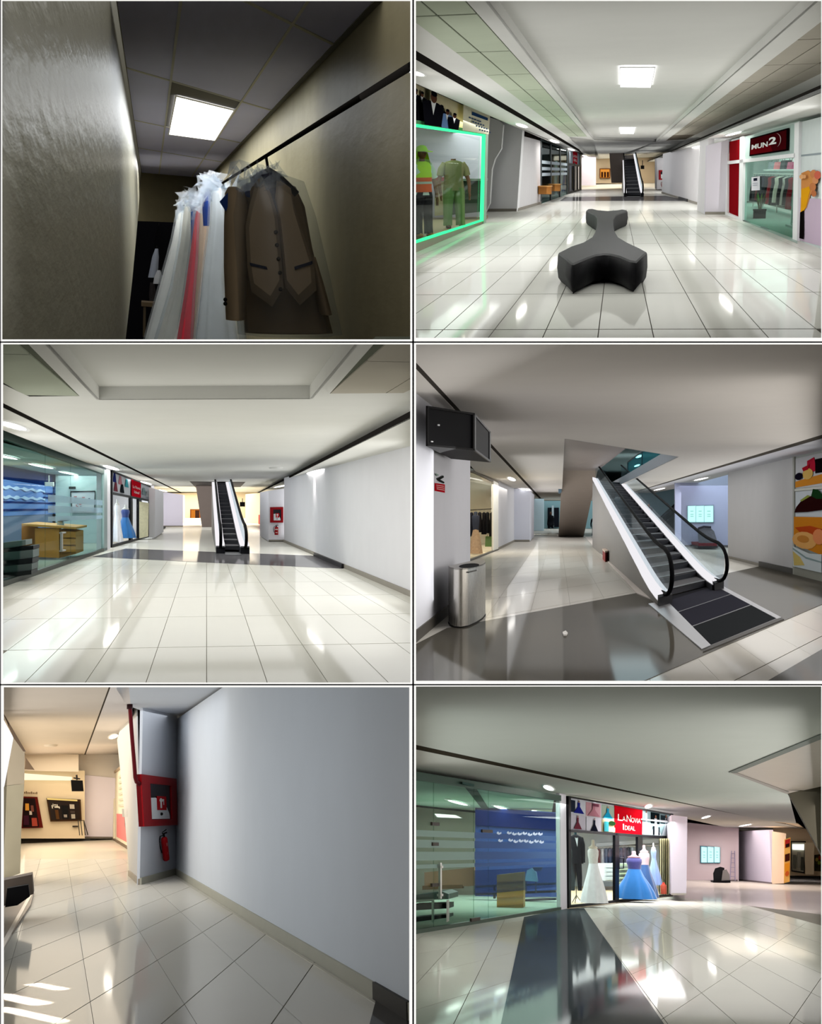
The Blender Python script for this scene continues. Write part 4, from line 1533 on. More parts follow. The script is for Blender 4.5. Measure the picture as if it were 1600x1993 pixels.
sf = thing('clothing_shop_front', 'clothing shop front with red panels and white frame', 'shopfront', r, B)
inn = V((.12, 0, 0))
for nm, q, c in (('red_panel', ((1420, 276), (1444, 270), (1444, 312), (1419, 314)), (142, 20, 26)), ('red_panel', ((1419, 320), (1443, 317), (1441, 424), (1416, 412)), (132, 16, 24)),
                 ('header_glass_back', ((1451, 266), (1552, 240), (1552, 299), (1450, 311)), (186, 205, 200))):
    put(nm, MB().slab(wq(*q), inn), matte(c), r, sf)
fw = mat((238, 238, 240), .35)
for q in (((1444, 267), (1451, 265), (1449, 431), (1441, 428)), ((1552, 240), (1561, 237), (1557, 475), (1548, 471)), ((1416, 314), (1553, 298), (1553, 306), (1416, 320)), ((1417, 272), (1420, 271), (1419, 414), (1415, 412)), ((1415, 412), (1443, 424), (1443, 431), (1415, 418))):
    put('frame_bar', MB().slab([p - inn * .5 for p in wq(*q)], inn), fw, r, sf)
put('door_pane', MB().slab(wq((1451, 312), (1551, 304), (1548, 471), (1449, 431)), inn * .1), glass((214, 236, 228), .06), r, sf)
for q in (((1448, 428), (1460, 433), (1460, 437), (1448, 432)), ((1484, 441), (1496, 446), (1496, 451), (1484, 446)), ((1530, 461), (1548, 468), (1548, 473), (1530, 466))):
    put('floor_patch', MB().slab([p - inn * .4 for p in wq(*q)], inn * .6), mat((50, 60, 54), .4), r, sf)
sg = thing('sign_board', 'dark red sign board reading MUN 2', 'sign', r, wq((1500, 300))[0])
sh = Sheet(*[p - V((.05, 0, 0)) for p in wq((1464, 269), (1538, 249), (1537, 293), (1462, 304))], toward=eye(r), step=.004)
b = MB()
sbox(sh, b, 0, 0, 1, 1, -.03, 0, matte((14, 8, 10)))
put('box', b, None, r, sg)
b = MB()
sh.rect(b, .03, .07, .97, .93, matte((66, 8, 14)))
sh.shape(b, [(.03, .6), (.55, .55), (.62, .93), (.03, .93)], matte((104, 10, 18)))
put('face', b, None, r, sg)
b = MB()
sh.text(b, 'MUN', .06, .40, .49, .66, matte((240, 238, 238)), bold=.035)
sh.text(b, '2', .52, .24, .72, .60, matte((245, 244, 244)), bold=.04)
arc = []
for i in range(13):
    a = -1.25 + 2.3 * i / 12
    arc.append((.66 + .19 * math.cos(a), .45 + .36 * math.sin(a)))
for i in range(12, -1, -1):
    a = -1.25 + 2.3 * i / 12
    arc.append((.66 + (.19 - .02 * math.sin(PI * i / 12)) * math.cos(a), .45 + (.36 - .04 * math.sin(PI * i / 12)) * math.sin(a)))
sh.shape(b, arc, matte((200, 170, 172)))
put('lettering', b, None, r, sg)
ps = thing('food_poster', 'poster of an orange cone held by hands beside the clothing shop', 'poster', r, wq((1580, 480))[0])
sh = wsheet(r, A, B, [(1561, 237), (1604, 226), (1604, 488), (1557, 475)])
b = MB()
sbox(sh, b, 0, 0, 1, 1, -.1, 0, mat((206, 214, 214), .4))
put('panel', b, None, r, ps)
b = MB()
sh.rect(b, 0, .27, 1, .285, matte((150, 160, 165)))
sh.rect(b, 0, .62, 1, .97, matte((196, 176, 196)))
sh.shape(b, [(.05, .42), (.35, .40), (.6, .44), (.55, .54), (.3, .70), (.05, .72)], matte((206, 140, 80)))
sh.shape(b, [(.08, .55), (.5, .52), (.3, .68), (.15, .75), (.05, .75)], matte((226, 160, 30)))
sh.shape(b, [(.05, .74), (.2, .72), (.22, .95), (.03, .95)], matte((18, 14, 14)))
for (u, v, a_, c_) in ((.62, .43, .10, (196, 128, 84)), (.72, .48, .09, (206, 140, 96)), (.62, .53, .10, (190, 120, 76)), (.68, .58, .08, (180, 110, 70)), (.86, .44, .1, (196, 100, 80)), (.16, .45, .06, (226, 170, 120)), (.30, .45, .05, (220, 160, 110))):
    sh.oval(b, u, v, a_ * 1.5, a_ * .32, matte(c_))
put('print', b, None, r, ps)
# inside of the clothing shop
xi = 7.0
si = MB()
si.slab([V((xi, 28, 0)), V((xi, 64, 0)), V((xi, 64, 2.6)), V((xi, 28, 2.6))], (.1, 0, 0))
put('inside_wall', si, matte((226, 230, 228)), r, sf)
put('inside_end_wall', MB().slab([r.y(x, y, 60) for x, y in ((1452, 300), (1556, 296), (1556, 392), (1452, 392))], (0, .3, 0)), matte((216, 222, 220)), r, sf)
put('inside_floor', MB().slab([r.z(x, y, .004) for x, y in ((1449, 431), (1552, 474), (1552, 420), (1449, 392))], (0, 0, .006)), polished((176, 196, 186), .2, .08), r, sf)
cei = MB().use(matte((224, 230, 226)))
cei.slab([V((4.0, 30, 2.45)), V((4.0, 60, 2.45)), V((7, 60, 2.45)), V((7, 30, 2.45))], (0, 0, .05))
put('inside_ceiling', cei, None, r, sf)
for i in range(7):
    Y = 31 + i * 4.2
    put('ceiling_tube_light', MB().slab([V((4.2, Y, 2.43)), V((6.9, Y + 5, 2.43)), V((6.9, Y + 5.5, 2.43)), V((4.2, Y + .5, 2.43))], (0, 0, .02)), glow((250, 255, 250), 2.5), r, sf)
rnd = random.Random(3)
cols = [(24, 24, 28), (40, 38, 42), (18, 18, 20), (150, 30, 40), (60, 58, 62), (225, 222, 214), (30, 30, 34), (226, 220, 205), (28, 26, 30), (140, 28, 38), (20, 20, 24), (36, 34, 44), (24, 22, 26), (110, 30, 40), (26, 26, 30), (20, 20, 22)]
rk = thing('clothes_rail', 'long metal clothes rail inside the clothing shop', 'clothes rail', r, (5.4, 44, 0))
put('bar', MB().tube([(5.4, 37, 1.28), (5.4, 53, 1.28)], .02, 6), steel(), r, rk)
for Y in (37.2, 45, 52.8):
    put('post', MB().tube([(5.4, Y, 0), (5.4, Y, 1.28)], .02, 6), steel(), r, rk)
names = 'black charcoal jet-black crimson grey cream ebony ivory inky scarlet onyx slate raven maroon soot coal'.split()
for i in range(16):
    hung(r, (5.4 + rnd.uniform(-.03, .03), 37.8 + i * .95, 1.26), .98 + rnd.uniform(-.1, .05), .5, .55, '%s garment, number %d from the near end of the rail in the clothing shop' % (names[i], i + 1), cols[i], 'garments on the clothing shop rail', lean=0)
sb = thing('wall_shelf', 'high white shelf inside the clothing shop', 'shelf', r, (6.6, 46, 1.45))
put('board', MB().bbox(6.3, 6.95, 34, 58, 1.38, 1.43), mat((230, 232, 230), .5), r, sb)
bagc = [(60, 60, 66), (214, 60, 110), (140, 140, 150), (90, 92, 110), (205, 206, 214), (70, 74, 90), (225, 222, 224), (190, 70, 110), (40, 40, 46), (226, 120, 130), (150, 152, 160)]
bn = 'dark-grey hot-pink mid-grey blue-grey pale-grey slate white magenta black salmon silver'.split()
for i in range(11):
    t = thing('handbag', '%s handbag on the high shelf of the clothing shop' % bn[i], 'handbag', r, (6.55, 35.5 + i * 2.1, 1.43), 'handbags on the shop shelf', rz=1e-6)
    q = MB().use(mat(bagc[i], .5, .3))
    hh = rnd.uniform(.24, .34)
    q.slab([(-.16, -.7, 0), (.16, -.7, 0), (.12, -.7, hh), (-.12, -.7, hh)], (0, 1.4, 0))
    put('body', q, None, r, t)
    q = MB().use(mat([int(v * .7) for v in bagc[i]], .5))
    q.tube([(-.1, -.2, hh), (-.07, -.2, hh + .14), (.07, -.2, hh + .14), (.1, -.2, hh)], .012, 5)
    put('strap', q, None, r, t)
leafy(r, V((4.3, 40.0, 0)), .85, 'potted plant in a black square pot behind the shop glass', pw=.17, leaf=(96, 110, 60))
cd = thing('notice_card', 'white notice card with a dark heading on the shop door glass', 'notice', r, wq((1471, 370))[0])
sh = Sheet(*[p - V((.01, 0, 0)) for p in wq((1464, 345), (1480, 343), (1480, 370), (1464, 371))], toward=eye(r), step=.004)
b = MB()
sbox(sh, b, 0, 0, 1, 1, 0, .008, matte((236, 232, 242)))
put('card', b, None, r, cd)
b = MB()
sh.k = 3
sh.rect(b, .28, .1, .72, .3, matte((40, 40, 60)))
sh.rect(b, .2, .45, .8, .5, matte((190, 190, 205)))
sh.rect(b, .2, .6, .8, .65, matte((190, 190, 205)))
put('printed_heading', b, None, r, cd)
gt = thing('security_gate', 'clear security gate standing behind the shop glass', 'security gate', r, V((4.5, 33.5, 0)), rz=1e-6)
for x in (-.0, .0):
    pass
put('panel', MB().bbox(-.01, .01, -.7, .7, .1, 1.4), glass((220, 236, 232), .1, .15), r, gt)
for yy in (-.7, .7):
    put('post', MB().bbox(-.02, .02, yy - .06, yy + .06, 0, 1.45), mat((200, 206, 206), .4), r, gt)
put('foot', MB().bbox(-.14, .14, -.8, .8, 0, .06), mat((150, 160, 156), .4), r, gt)

# --- the bench: two Y ends joined by a straight seat
zt = .41
top = [(1086.5, 491.5), (1112, 478.5), (1135, 471), (1152, 461), (1159, 449), (1162, 437), (1162, 424), (1158, 418), (1150, 414.5), (1141, 409.5), (1145, 406.5), (1153, 406), (1163, 408.5), (1183, 410.2), (1202, 408.7), (1211, 407.2), (1219, 408.5), (1221.5, 411), (1209, 415), (1199, 419), (1194, 425), (1194, 437), (1196.5, 449), (1204, 461), (1221, 471), (1245, 482), (1259.5, 490), (1254, 494), (1239, 508), (1226, 506.5), (1206, 498), (1189, 494), (1176, 493), (1160, 495), (1143, 501), (1117, 512), (1112, 511.5), (1101, 502)]
pts = [r.z(x, y, zt) for x, y in top]
base = sum(pts, V()) / len(pts)
bt = thing('bench', 'black upholstered bench with two forked ends', 'bench', r, V((base.x, base.y, 0)))
dk, dk2 = mat((46, 46, 47), .55, .25, amt=.1, scale=5, bump=.1, bscale=60), mat((22, 22, 24), .6, .2, amt=.1, scale=4, bump=.1, bscale=60)  # one upholstery: light on the top and shade on the sides painted in


def grow(ps, s, z, ys=1.0):
    out = []
    n = len(ps)
    ar = sum(ps[i].x * ps[(i + 1) % n].y - ps[(i + 1) % n].x * ps[i].y for i in range(n))
    for i in range(n):
        a, b_ = ps[i - 1], ps[(i + 1) % n]
        tn = V((b_.x - a.x, (b_.y - a.y) / 9.0, 0)).normalized()
        nn = V((tn.y, -tn.x, 0)) * (1 if ar > 0 else -1)
        out.append(V((ps[i].x + nn.x * s, ps[i].y + nn.y * s * 9 * ys, z)))
    return out


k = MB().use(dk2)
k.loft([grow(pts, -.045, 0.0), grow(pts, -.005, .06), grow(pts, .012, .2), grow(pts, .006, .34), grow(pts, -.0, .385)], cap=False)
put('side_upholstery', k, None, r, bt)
k = MB().use(dk)
k.loft([grow(pts, 0, .385), grow(pts, -.012, .405)], cap=False)
k.poly(grow(pts, -.012, .405) if sum(pts[i].x * pts[(i + 1) % len(pts)].y - pts[(i + 1) % len(pts)].x * pts[i].y for i in range(len(pts))) > 0 else grow(pts, -.012, .405)[::-1])
put('seat_top', k, None, r, bt)


# ================================================================== the pale hall facing the escalator
r = R3
wall3, ceil3 = matte((228, 228, 232)), matte((226, 226, 220))
fl3 = floor_of(r, [(3, 1331.5), (801.6, 1331.5), (801.6, 1120), (560, 1003), (280, 1003), (3, 1100)], matte((158, 154, 144)), 'glossy cream tiled floor of the hall facing the escalator', z=-0.008)
TILE3 = polished((226, 224, 214), .24, .05)
reg = [r.z(x, y) for x, y in ((3, 1331.5), (801.6, 1331.5), (801.6, 1150), (640, 1080), (200, 1072), (3, 1120))]
tiles(fl3, r, (0, 13.04, -.05), (.5, 0, 0), (0, 3.47, 0), range(-11, 10), range(-2, 11), reg, -.008, .008, (.007, .035), TILE3)
put('far_tile_field', flat(r, [(3, 1120), (200, 1072), (640, 1080), (801.6, 1150), (801.6, 1120), (560, 1003), (280, 1003), (3, 1090)], -.001, -.006), polished((226, 224, 214), .27, .06), r, fl3)
put('dark_tile_band', flat(r, [(180, 1084), (245, 1068), (615, 1082), (668, 1107), (400, 1095)], 0, .006), polished((100, 98, 100), .25, .05), r, fl3)
ZC = 2.6
cb = MB().use(ceil3)
for px in ([(57, 772), (155, 771), (193, 778), (603, 776), (642, 766), (785, 765), (802, 757), (802, 800), (482, 970), (370, 967), (3, 783), (3, 747)],
           [(52, 667), (155, 771), (193, 778), (93, 667)], [(603, 776), (642, 766), (730, 667), (693, 667)]):
    cb.slab([r.z(x, y, ZC) for x, y in px], (0, 0, .004))
ce3 = struct('ceiling', cb, ceil3, r, 'white ceiling with a tray edge in the hall facing the escalator')
tr = MB().use(ceil3)
T = [r.z(x, y, ZC) for x, y in ((93, 667), (193, 778), (603, 776), (693, 667))]
Tc, Td = r.z(127, 705, ZC), r.z(661, 705, ZC)
for q in ([T[0], T[1], T[1] + V((0, 0, .14)), Tc + V((0, 0, .14))], [T[1], T[2], T[2] + V((0, 0, .14)), T[1] + V((0, 0, .14))], [T[2], T[3], Td + V((0, 0, .14)), T[2] + V((0, 0, .14))]):
    tr.slab(q, (q[1] - q[0]).cross(V((0, 0, 1))).normalized() * -.03)
tr.slab([r.z(x, y, ZC + .14) for x, y in ((50, 667.5), (170, 764), (625, 762), (738, 667.5))], (0, 0, .003))
put('raised_tray', tr, None, r, ce3)
for side, q in enumerate(([(3, 747), (57, 772), (155, 771), (52, 667), (3, 667)], [(642, 766), (785, 765), (802, 757), (802, 667), (730, 667)])):
    P = [r.z(x, y, ZC) for x, y in q]
    put('tile_grid_backing', MB().slab([p + V((0, 0, .012)) for p in P], (0, 0, .03)), matte((120, 124, 110)), r, ce3)
    x0 = r.z(155, 771, ZC).x if side == 0 else r.z(642, 766, ZC).x
    sg = -1 if side == 0 else 1
    tiles(ce3, r, (x0, r.z(155, 771, ZC).y, ZC), (.55 * sg, 0, 0), (0, -3.6, 0), range(0, 4), range(0, 3), P, ZC, .02, (.012, .04), matte((182, 188, 170) if side == 0 else (196, 190, 176)), 'ceiling_tile')
put('painted_slot_shade', flat(r, [(3, 781), (370, 966), (370, 969), (3, 793)], ZC + .004, .04), SLOT, r, ce3)
put('soffit', flat(r, [(3, 792.5), (370, 968.5), (360, 974), (300, 952), (205, 915), (3, 836)], ZC, .04), ceil3, r, ce3)
ZR = 2.42
put('soffit', flat(r, [(802, 811), (480, 972), (470, 979 - 3), (520, 962), (802, 867)], ZR, .05), ceil3, r, ce3)
Pa, Pb = r.z(802, 811, ZR), r.z(478, 972, ZR)
put('painted_slot_shade', MB().slab([Pa, Pb, Pb + V((0, 0, .07)), Pa + V((0, 0, .07))], (.03, 0, 0)), SLOT, r, ce3)
for i, (x, y, rr) in enumerate(((26, 828, 14), (217, 910, 8), (285, 940, 5), (318, 955, 3.2), (338, 962, 2.2))):
    downlight(r, x, y, ZC, rr, 'downlight %s from the viewer above the glass office of the pale hall' % ('one two three four five'.split()[i]), 'downlights of the pale hall', e=10)
for i, (x, y, rr) in enumerate(((614, 917, 8), (547, 946, 5), (505, 963, 2.5))):
    downlight(r, x, y, ZR, rr, 'downlight %s from the viewer above the blank wall of the pale hall' % ('one two three'.split()[i]), 'downlights of the pale hall', e=10, spot=(260, 200, 0)[i])
sd = tag(put('smoke_detector', MB().lathe([(.22, 0), (.2, -.03), (.1, -.05)], 14, r.z(537, 910, ZC), sy=4), mat((220, 220, 214), .5), r, base=r.z(537, 910, ZC)), 'round smoke detector on the ceiling of the pale hall', 'detector')

# --- glass office along the side
A, B = r.z(2, 1143), r.z(207, 1071)
of = thing('glass_office_front', 'large glass office front with a green transom in the pale hall', 'shopfront', r, B)
sh = wsheet(r, A, B, [(2, 835), (207, 916), (207, 1071), (2, 1143)])
gl = glass((226, 238, 236), .05)
for i, (u0, u1) in enumerate(((0, .42), (.42, .66), (.66, 1))):
    b = MB()
    sbox(sh, b, u0 + .002, .05, u1 - .002, .97, -.02, 0, gl)
    put('pane', b, None, r, of)
b = MB()
sbox(sh, b, 0, 0, 1, .055, -.12, .02, mat((74, 92, 86), .4))
put('transom', b, None, r, of)
b = MB()
sbox(sh, b, 0, .965, 1, 1, -.06, .03, mat((62, 66, 60), .4))
put('floor_rail', b, None, r, of)
b = MB()
sbox(sh, b, .97, 0, 1.0, 1, -.06, .03, mat((150, 165, 165), .4))
put('edge_post', b, None, r, of)
b = MB()
hz = glass((225, 235, 240), .05, .35, (210, 225, 235))
for v0, v1 in ((.38, .44), (.47, .53), (.56, .60)):
    q = MB()
    sbox(sh, q, .44, v0, .96, v1, .004, .010, hz)
    put('frosted_band', q, None, r, of)
for v0, v1 in ((.70, .87),):
    q = MB()
    sbox(sh, q, .55, v0, .56, v1, .02, .06, steel())
    sbox(sh, q, .55, v0, .59, v0 + .012, .0, .06, steel())
    sbox(sh, q, .55, v1 - .012, .59, v1, .0, .06, steel())
    put('door_handle', q, None, r, of)
# inside
XA, XB = V((-5.6, 20, 0)), V((-5.6, 52, 0))
inw = MB().slab([V((-5.6, 28, 0)), V((-5.6, 47, 0)), V((-5.6, 47, 2.55)), V((-5.6, 28, 2.55))], (-.1, 0, 0))
put('inside_wall', inw, matte((120, 132, 160)), r, of)
s2 = wsheet(r, XA, XB, [(3, 899), (113, 925), (113, 1050), (3, 1075)])
b = MB()
s2.rect(b, 0, 0, 1, .19, matte((22, 40, 92)))
s2.rect(b, 0, .19, 1, .60, matte((112, 144, 206)))
for v in (.43, .52, .29, .35):
    s2.rect(b, 0 if v > .4 else .72, v, 1, v + .025, matte((34, 50, 110)))
for v in (.26, .37):
    pts = [(.75 * k / 20, v + .012 * math.sin(k * 1.7)) for k in range(21)] + [(.75 * k / 20, v + .03 + .012 * math.sin(k * 1.3)) for k in range(20, -1, -1)]
    s2.shape(b, pts, matte((190, 212, 244)))
put('blue_wall_panel', b, None, r, of)
YW = 47.0
put('inside_end_wall', MB().slab([r.y(x, y, YW) for x, y in ((108, 900), (212, 905), (212, 1057), (108, 1057))], (0, .3, 0)), matte((196, 216, 216)), r, of)
put('inside_ceiling', MB().slab([V((-7, 18, 2.55)), V((-3.75, 18, 2.55)), V((-3.3, 47, 2.55)), V((-5.6, 47, 2.55))], (0, 0, .05)), matte((190, 208, 202)), r, of)
put('inside_floor', MB().slab([r.z(x, y, .003) for x, y in ((3, 1143), (207, 1071), (207, 1056), (108, 1056), (3, 1095))], (0, 0, .005)), polished((168, 180, 168), .2, .1), r, of)
for i, (x, y, rr) in enumerate(((9, 888, 9), (81, 907, 8), (134, 921, 6))):
    downlight(r, x, y, 2.54, rr, 'downlight %s inside the glass office of the pale hall' % ('one two three'.split()[i]), 'downlights inside the office', e=10)
pf = thing('notice_board', 'framed notice board on the aqua office wall of the pale hall', 'notice board', r, r.y(165, 998, YW))
sh = ysheet(r, YW - .1, [(137, 956), (186, 955), (185, 998), (140, 997)])
b = MB()
for q in ((0, 0, 1, .05), (0, .94, 1, 1), (0, 0, .03, 1), (.97, 0, 1, 1)):
    sbox(sh, b, *q, 0, .05, mat((30, 32, 36), .4))
put('frame', b, None, r, pf)
b = MB()
sbox(sh, b, .03, .05, .97, .94, 0, .02, matte((206, 210, 216)))
sh.k = 5
rnd = random.Random(8)
for i in range(14):
    u, v = rnd.uniform(.1, .8), rnd.uniform(.15, .8)
    sh.rect(b, u, v, u + rnd.uniform(.05, .14), v + .04, matte(rnd.choice([(150, 150, 160), (110, 120, 140), (190, 120, 120)])))
put('sheet', b, None, r, pf)
tag(put('wall_plate', MB().slab([r.y(x, y, YW - .2) for x, y in ((134, 947), (147, 947), (147, 952), (134, 952))], (0, .1, 0)), mat((40, 46, 44), .4), r, base=r.y(140, 952, YW - .2)), 'small dark plate above the notice board', 'plate')
cam_ = thing('wall_camera', 'small white camera box under the office ceiling', 'camera', r, r.y(95, 945, 42))
put('body', MB().slab([r.y(x, y, 42) for x, y in ((87, 938), (103, 938), (103, 946), (87, 946))], (0, .4, 0)), mat((214, 216, 214), .5), r, cam_)
put('bracket', MB().slab([r.y(x, y, 42.1) for x, y in ((94, 925), (96, 925), (96, 938), (94, 938))], (0, .1, 0)), mat((170, 172, 170), .5), r, cam_)
dk = thing('reception_desk', 'orange wooden reception desk with drawers in the pale hall office', 'desk', r, r.y(100, 1086, 33.5))
Y = 33.5
put('front_panel', MB().slab([r.y(x, y, Y) for x, y in ((68, 1028), (115, 1028), (115, 1086), (68, 1084))], (0, .5, 0)), mat((206, 142, 66), .5, .2), r, dk)
put('side_panel', MB().slab([r.y(x, y, Y + 1) for x, y in ((42, 1022), (69, 1022), (69, 1066), (42, 1064))], (0, .5, 0)), mat((190, 126, 60), .5, .2), r, dk)
put('top_board', MB().slab([r.y(x, y, Y - .1) for x, y in ((42, 1019), (148, 1026), (148, 1030), (42, 1023))], (0, 3, 0)), mat((214, 156, 82), .5, .2), r, dk)
dc = put('drawer_unit', MB().slab([r.y(x, y, Y + .2) for x, y in ((116, 1030), (148, 1035), (148, 1078), (116, 1086))], (0, 2, 0)), mat((200, 138, 66), .5, .2), r, dk)
for i in range(3):
    y = 1040 + i * 14
    put('drawer_front', MB().slab([r.y(a, b_, Y + .05) for a, b_ in ((118, y - 6), (147, y - 4.5), (147, y + 6), (118, y + 6.5))], (0, .14, 0)), mat((208, 146, 72), .5, .2), r, dc)
lp = thing('desk_lamp', 'small lamp with a pale base on the reception desk', 'lamp', r, r.y(117, 1027, 34.5))
put('base', MB().slab([r.y(x, y, 34.5) for x, y in ((108, 1027), (124, 1027), (119, 1013), (113, 1013))], (0, .4, 0)), mat((200, 214, 220), .4), r, lp)
put('head', MB().slab([r.y(x, y, 34.4) for x, y in ((112, 1011), (130, 1010), (130, 1014), (112, 1015))], (0, .5, 0)), mat((60, 74, 80), .4), r, lp)
so = thing('office_sofa', 'dark striped sofa behind the glass of the pale hall office', 'sofa', r, r.y(30, 1124, 25))
Y = 25.0
for i, (y0, y1, c, nm) in enumerate(((1053, 1064, (112, 126, 122), 'seat_back'), (1064, 1072, (22, 26, 28), 'seat_back_trim'), (1072, 1088, (92, 104, 102), 'seat_cushion'), (1088, 1099, (26, 30, 32), 'seat_trim'), (1099, 1112, (80, 90, 88), 'base_panel'), (1112, 1121, (30, 34, 34), 'base_rail'))):
    dx = 60 - i * 1.0 if i else 44
    q = MB().slab([r.y(x, y, Y - .12 * i) for x, y in ((3, y0 + 4), (dx + 6, y0 - 2), (dx + 6, y1 - 3), (3, y1 + 5))], (0, .9, 0))
    put(nm, q, mat(c, .5, .3), r, so)
# white post, bridal shop
A, B = r.z(207, 1071.5), r.z(215, 1068)
struct('wall_left', upright(r, A, B, 0, 2.7, .3), wall3, r, 'slim white post between the glass office and the bridal shop')
A, B = r.z(215, 1066), r.z(292, 1044)
bs = thing('bridal_shop_front', 'bridal shop front with black frame and red sign in the pale hall', 'shopfront', r, B)
sh = wsheet(r, A, B, [(215, 915), (292, 946), (292, 1044), (215, 1066)])
fm = mat((22, 22, 25), .4)
for q in ((0, 0, 1, .02), (0, .28, 1, .31), (0, .965, 1, 1), (0, 0, .025, 1), (.975, 0, 1, 1), (.48, .3, .53, 1), (.68, .3, .76, 1)):
    b = MB()
    sbox(sh, b, *q, -.04, .05, fm)
    put('frame_bar', b, None, r, bs)
b = MB()
sbox(sh, b, .025, .02, .975, .28, -.03, 0, matte((205, 208, 214)))
for (u, v, c) in ((.10, .07, (40, 50, 110)), (.24, .08, (190, 130, 140)), (.40, .09, (70, 150, 160)), (.12, .19, (120, 60, 70)), (.28, .19, (30, 34, 40)), (.83, .13, (150, 170, 170)), (.92, .16, (210, 215, 215))):
    sh.shape(b, [(u - .02, v - .05), (u + .02, v - .05), (u + .05, v + .07), (u - .05, v + .07)], matte(c))
sh.rect(b, .50, .0, .74, .30, matte((192, 22, 38)))
sh.text(b, 'La Novia', .53, .10, .72, .145, matte((245, 230, 230)))
sh.text(b, 'Ideal', .56, .18, .69, .225, matte((245, 230, 230)))
put('sign_print', b, None, r, bs)
for (u0, u1) in ((.025, .48), (.53, .68), (.76, .975)):
    b = MB()
    sbox(sh, b, u0, .31, u1, .965, -.01, 0, glass((240, 244, 246), .05))
    put('pane', b, None, r, bs)
put('inside_wall', MB().slab([r.y(x, y, 62) for x, y in ((190, 940), (300, 945), (300, 1040), (190, 1040))], (0, .2, 0)), matte((240, 240, 246)), r, bs)
put('inside_floor', MB().slab([r.z(x, y, .004) for x, y in ((215, 1066), (292, 1044), (292, 1037), (205, 1037))], (0, 0, .004)), mat((216, 200, 176), .5), r, bs)
put('curtain', MB().slab([r.y(x, y, 51) for x, y in ((271, 976), (289, 979), (288, 1044), (271, 1048))], (0, .3, 0)), mat((206, 200, 168), .7, amt=.2, scale=12), r, bs)
gown(r, r.y(244, 1047, 47.5), 1.25, .75, .8, 'blue evening gown in the bridal window of the pale hall', (58, 120, 184), (60, 80, 140))
gown(r, r.y(228, 1054, 44.5), 1.5, .5, .6, 'white wedding gown in the bridal window of the pale hall', (240, 240, 244), flare=.8)
# column, alcove, far end
struct('wall_left', MB().slab([r.y(x, y, 52) for x, y in ((290, 948), (302, 952), (302, 1046), (290, 1046))], (0, 10, 0)), wall3, r, 'white column past the bridal shop of the pale hall')
struct('wall_back', MB().slab([r.y(x, y, 78) for x, y in ((298, 955), (356, 963), (356, 1025.5), (298, 1025.5))], (0, .3, 0)), matte((240, 234, 250)), r, 'lilac alcove wall of the pale hall')
struct('baseboard_back', MB().slab([r.y(x, y, 77.9) for x, y in ((300, 1023), (356, 1023), (356, 1025.5), (300, 1025.5))], (0, .1, 0)), BASEB, r, 'skirting of the lilac alcove')
sc_ = thing('lit_wall_panel', 'bright lit panel on the alcove wall of the pale hall', 'light panel', r, r.y(302, 1008, 77))
put('frame', MB().slab([r.y(x, y, 77.2) for x, y in ((297, 983), (307, 983), (307, 1008), (297, 1008))], (0, .2, 0)), mat((190, 200, 205), .4), r, sc_)
put('screen_face', MB().slab([r.y(x, y, 77.1) for x, y in ((298, 985), (306, 985), (306, 1006), (298, 1006))], (0, .08, 0)), glow((235, 250, 255), 1.6), r, sc_)
mc = thing('covered_ride', 'dark covered machine against the alcove wall of the pale hall', 'machine', r, r.y(309, 1029, 71))
b = MB().use(mat((34, 36, 40), .5))
b.loft([[r.y(x, y, Yq) for x, y in ((301, 1029), (317, 1029), (317, 1020), (312, 1009), (304, 1008), (301, 1013))] for Yq in (71, 74)])
put('cover', b, None, r, mc)
put('base', MB().slab([r.y(x, y, 70.6) for x, y in ((300, 1027), (318, 1027), (318, 1030), (300, 1030))], (0, 4, 0)), mat((20, 20, 22), .5), r, mc)
struct('wall_back', MB().slab([r.y(x, y, 126) for x, y in ((330, 960), (560, 955), (560, 1009), (330, 1009))], (0, .3, 0)), matte((252, 234, 206)), r, 'warm bright end wall of the pale hall')
struct('wall_back', MB().slab([r.y(x, y, 96) for x, y in ((350, 962), (358, 964), (358, 1018), (350, 1018))], (0, 4, 0)), matte((250, 226, 206)), r, 'narrow peach pier beside the alcove')
od = thing('display_window', 'orange display window behind the grey pier of the pale hall', 'shop window', r, r.y(382, 1012, 125))
sh = ysheet(r, 125, [(370, 991), (390, 991), (390, 1012), (370, 1012)])
b = MB()
sbox(sh, b, 0, 0, 1, 1, 0, .1, mat((120, 60, 26), .5))
put('frame', b, None, r, od)
b = MB()
sbox(sh, b, .1, .08, .95, .92, .1, .16, glow((235, 140, 50), .8))
put('pane', b, None, r, od)
b = MB()
sbox(sh, b, .5, .1, .9, .9, .17, .24, mat((50, 28, 20), .6))
put('display_item', b, None, r, od)
b = MB()
b.slab([r.y(x, y, 78) for x, y in ((381, 945), (421, 942), (420, 1026), (393, 1026))], (0, 6, 0))
tag(put('escalator_pier', b, mat((136, 124, 118), .5), r, base=r.y(405, 1026, 78)), 'grey tapering pier beside the escalator of the pale hall', 'pier')
b = MB()
b.slab([r.z(x, y, ZC - .004) for x, y in ((369, 937), (478, 938), (468, 948), (382, 950))], (0, 0, .003))
put('escalator_opening', b, mat((66, 62, 62), .6), r, ce3)  # dark slab painting the shade of the opening
P0 = r.z(420, 1074)
escalator(r, P0, r.z(483, 1075) - P0, (0, 1, 0), .0875, 31, 'escalator rising away from the viewer in the pale hall', n_steps=18, hr=.8, land=2.4, newel=2.4, soft=1.5, dt=.26, lit=(252, 248, 252))
hs = tag(put('hanging_screen', MB().slab([r.y(x, y, 70) for x, y in ((467, 977), (477, 977), (477, 986), (467, 986))], (0, .3, 0)), mat((18, 16, 16), .3), r, base=r.y(472, 986, 70)), 'small black screen hanging beside the escalator of the pale hall', 'screen')
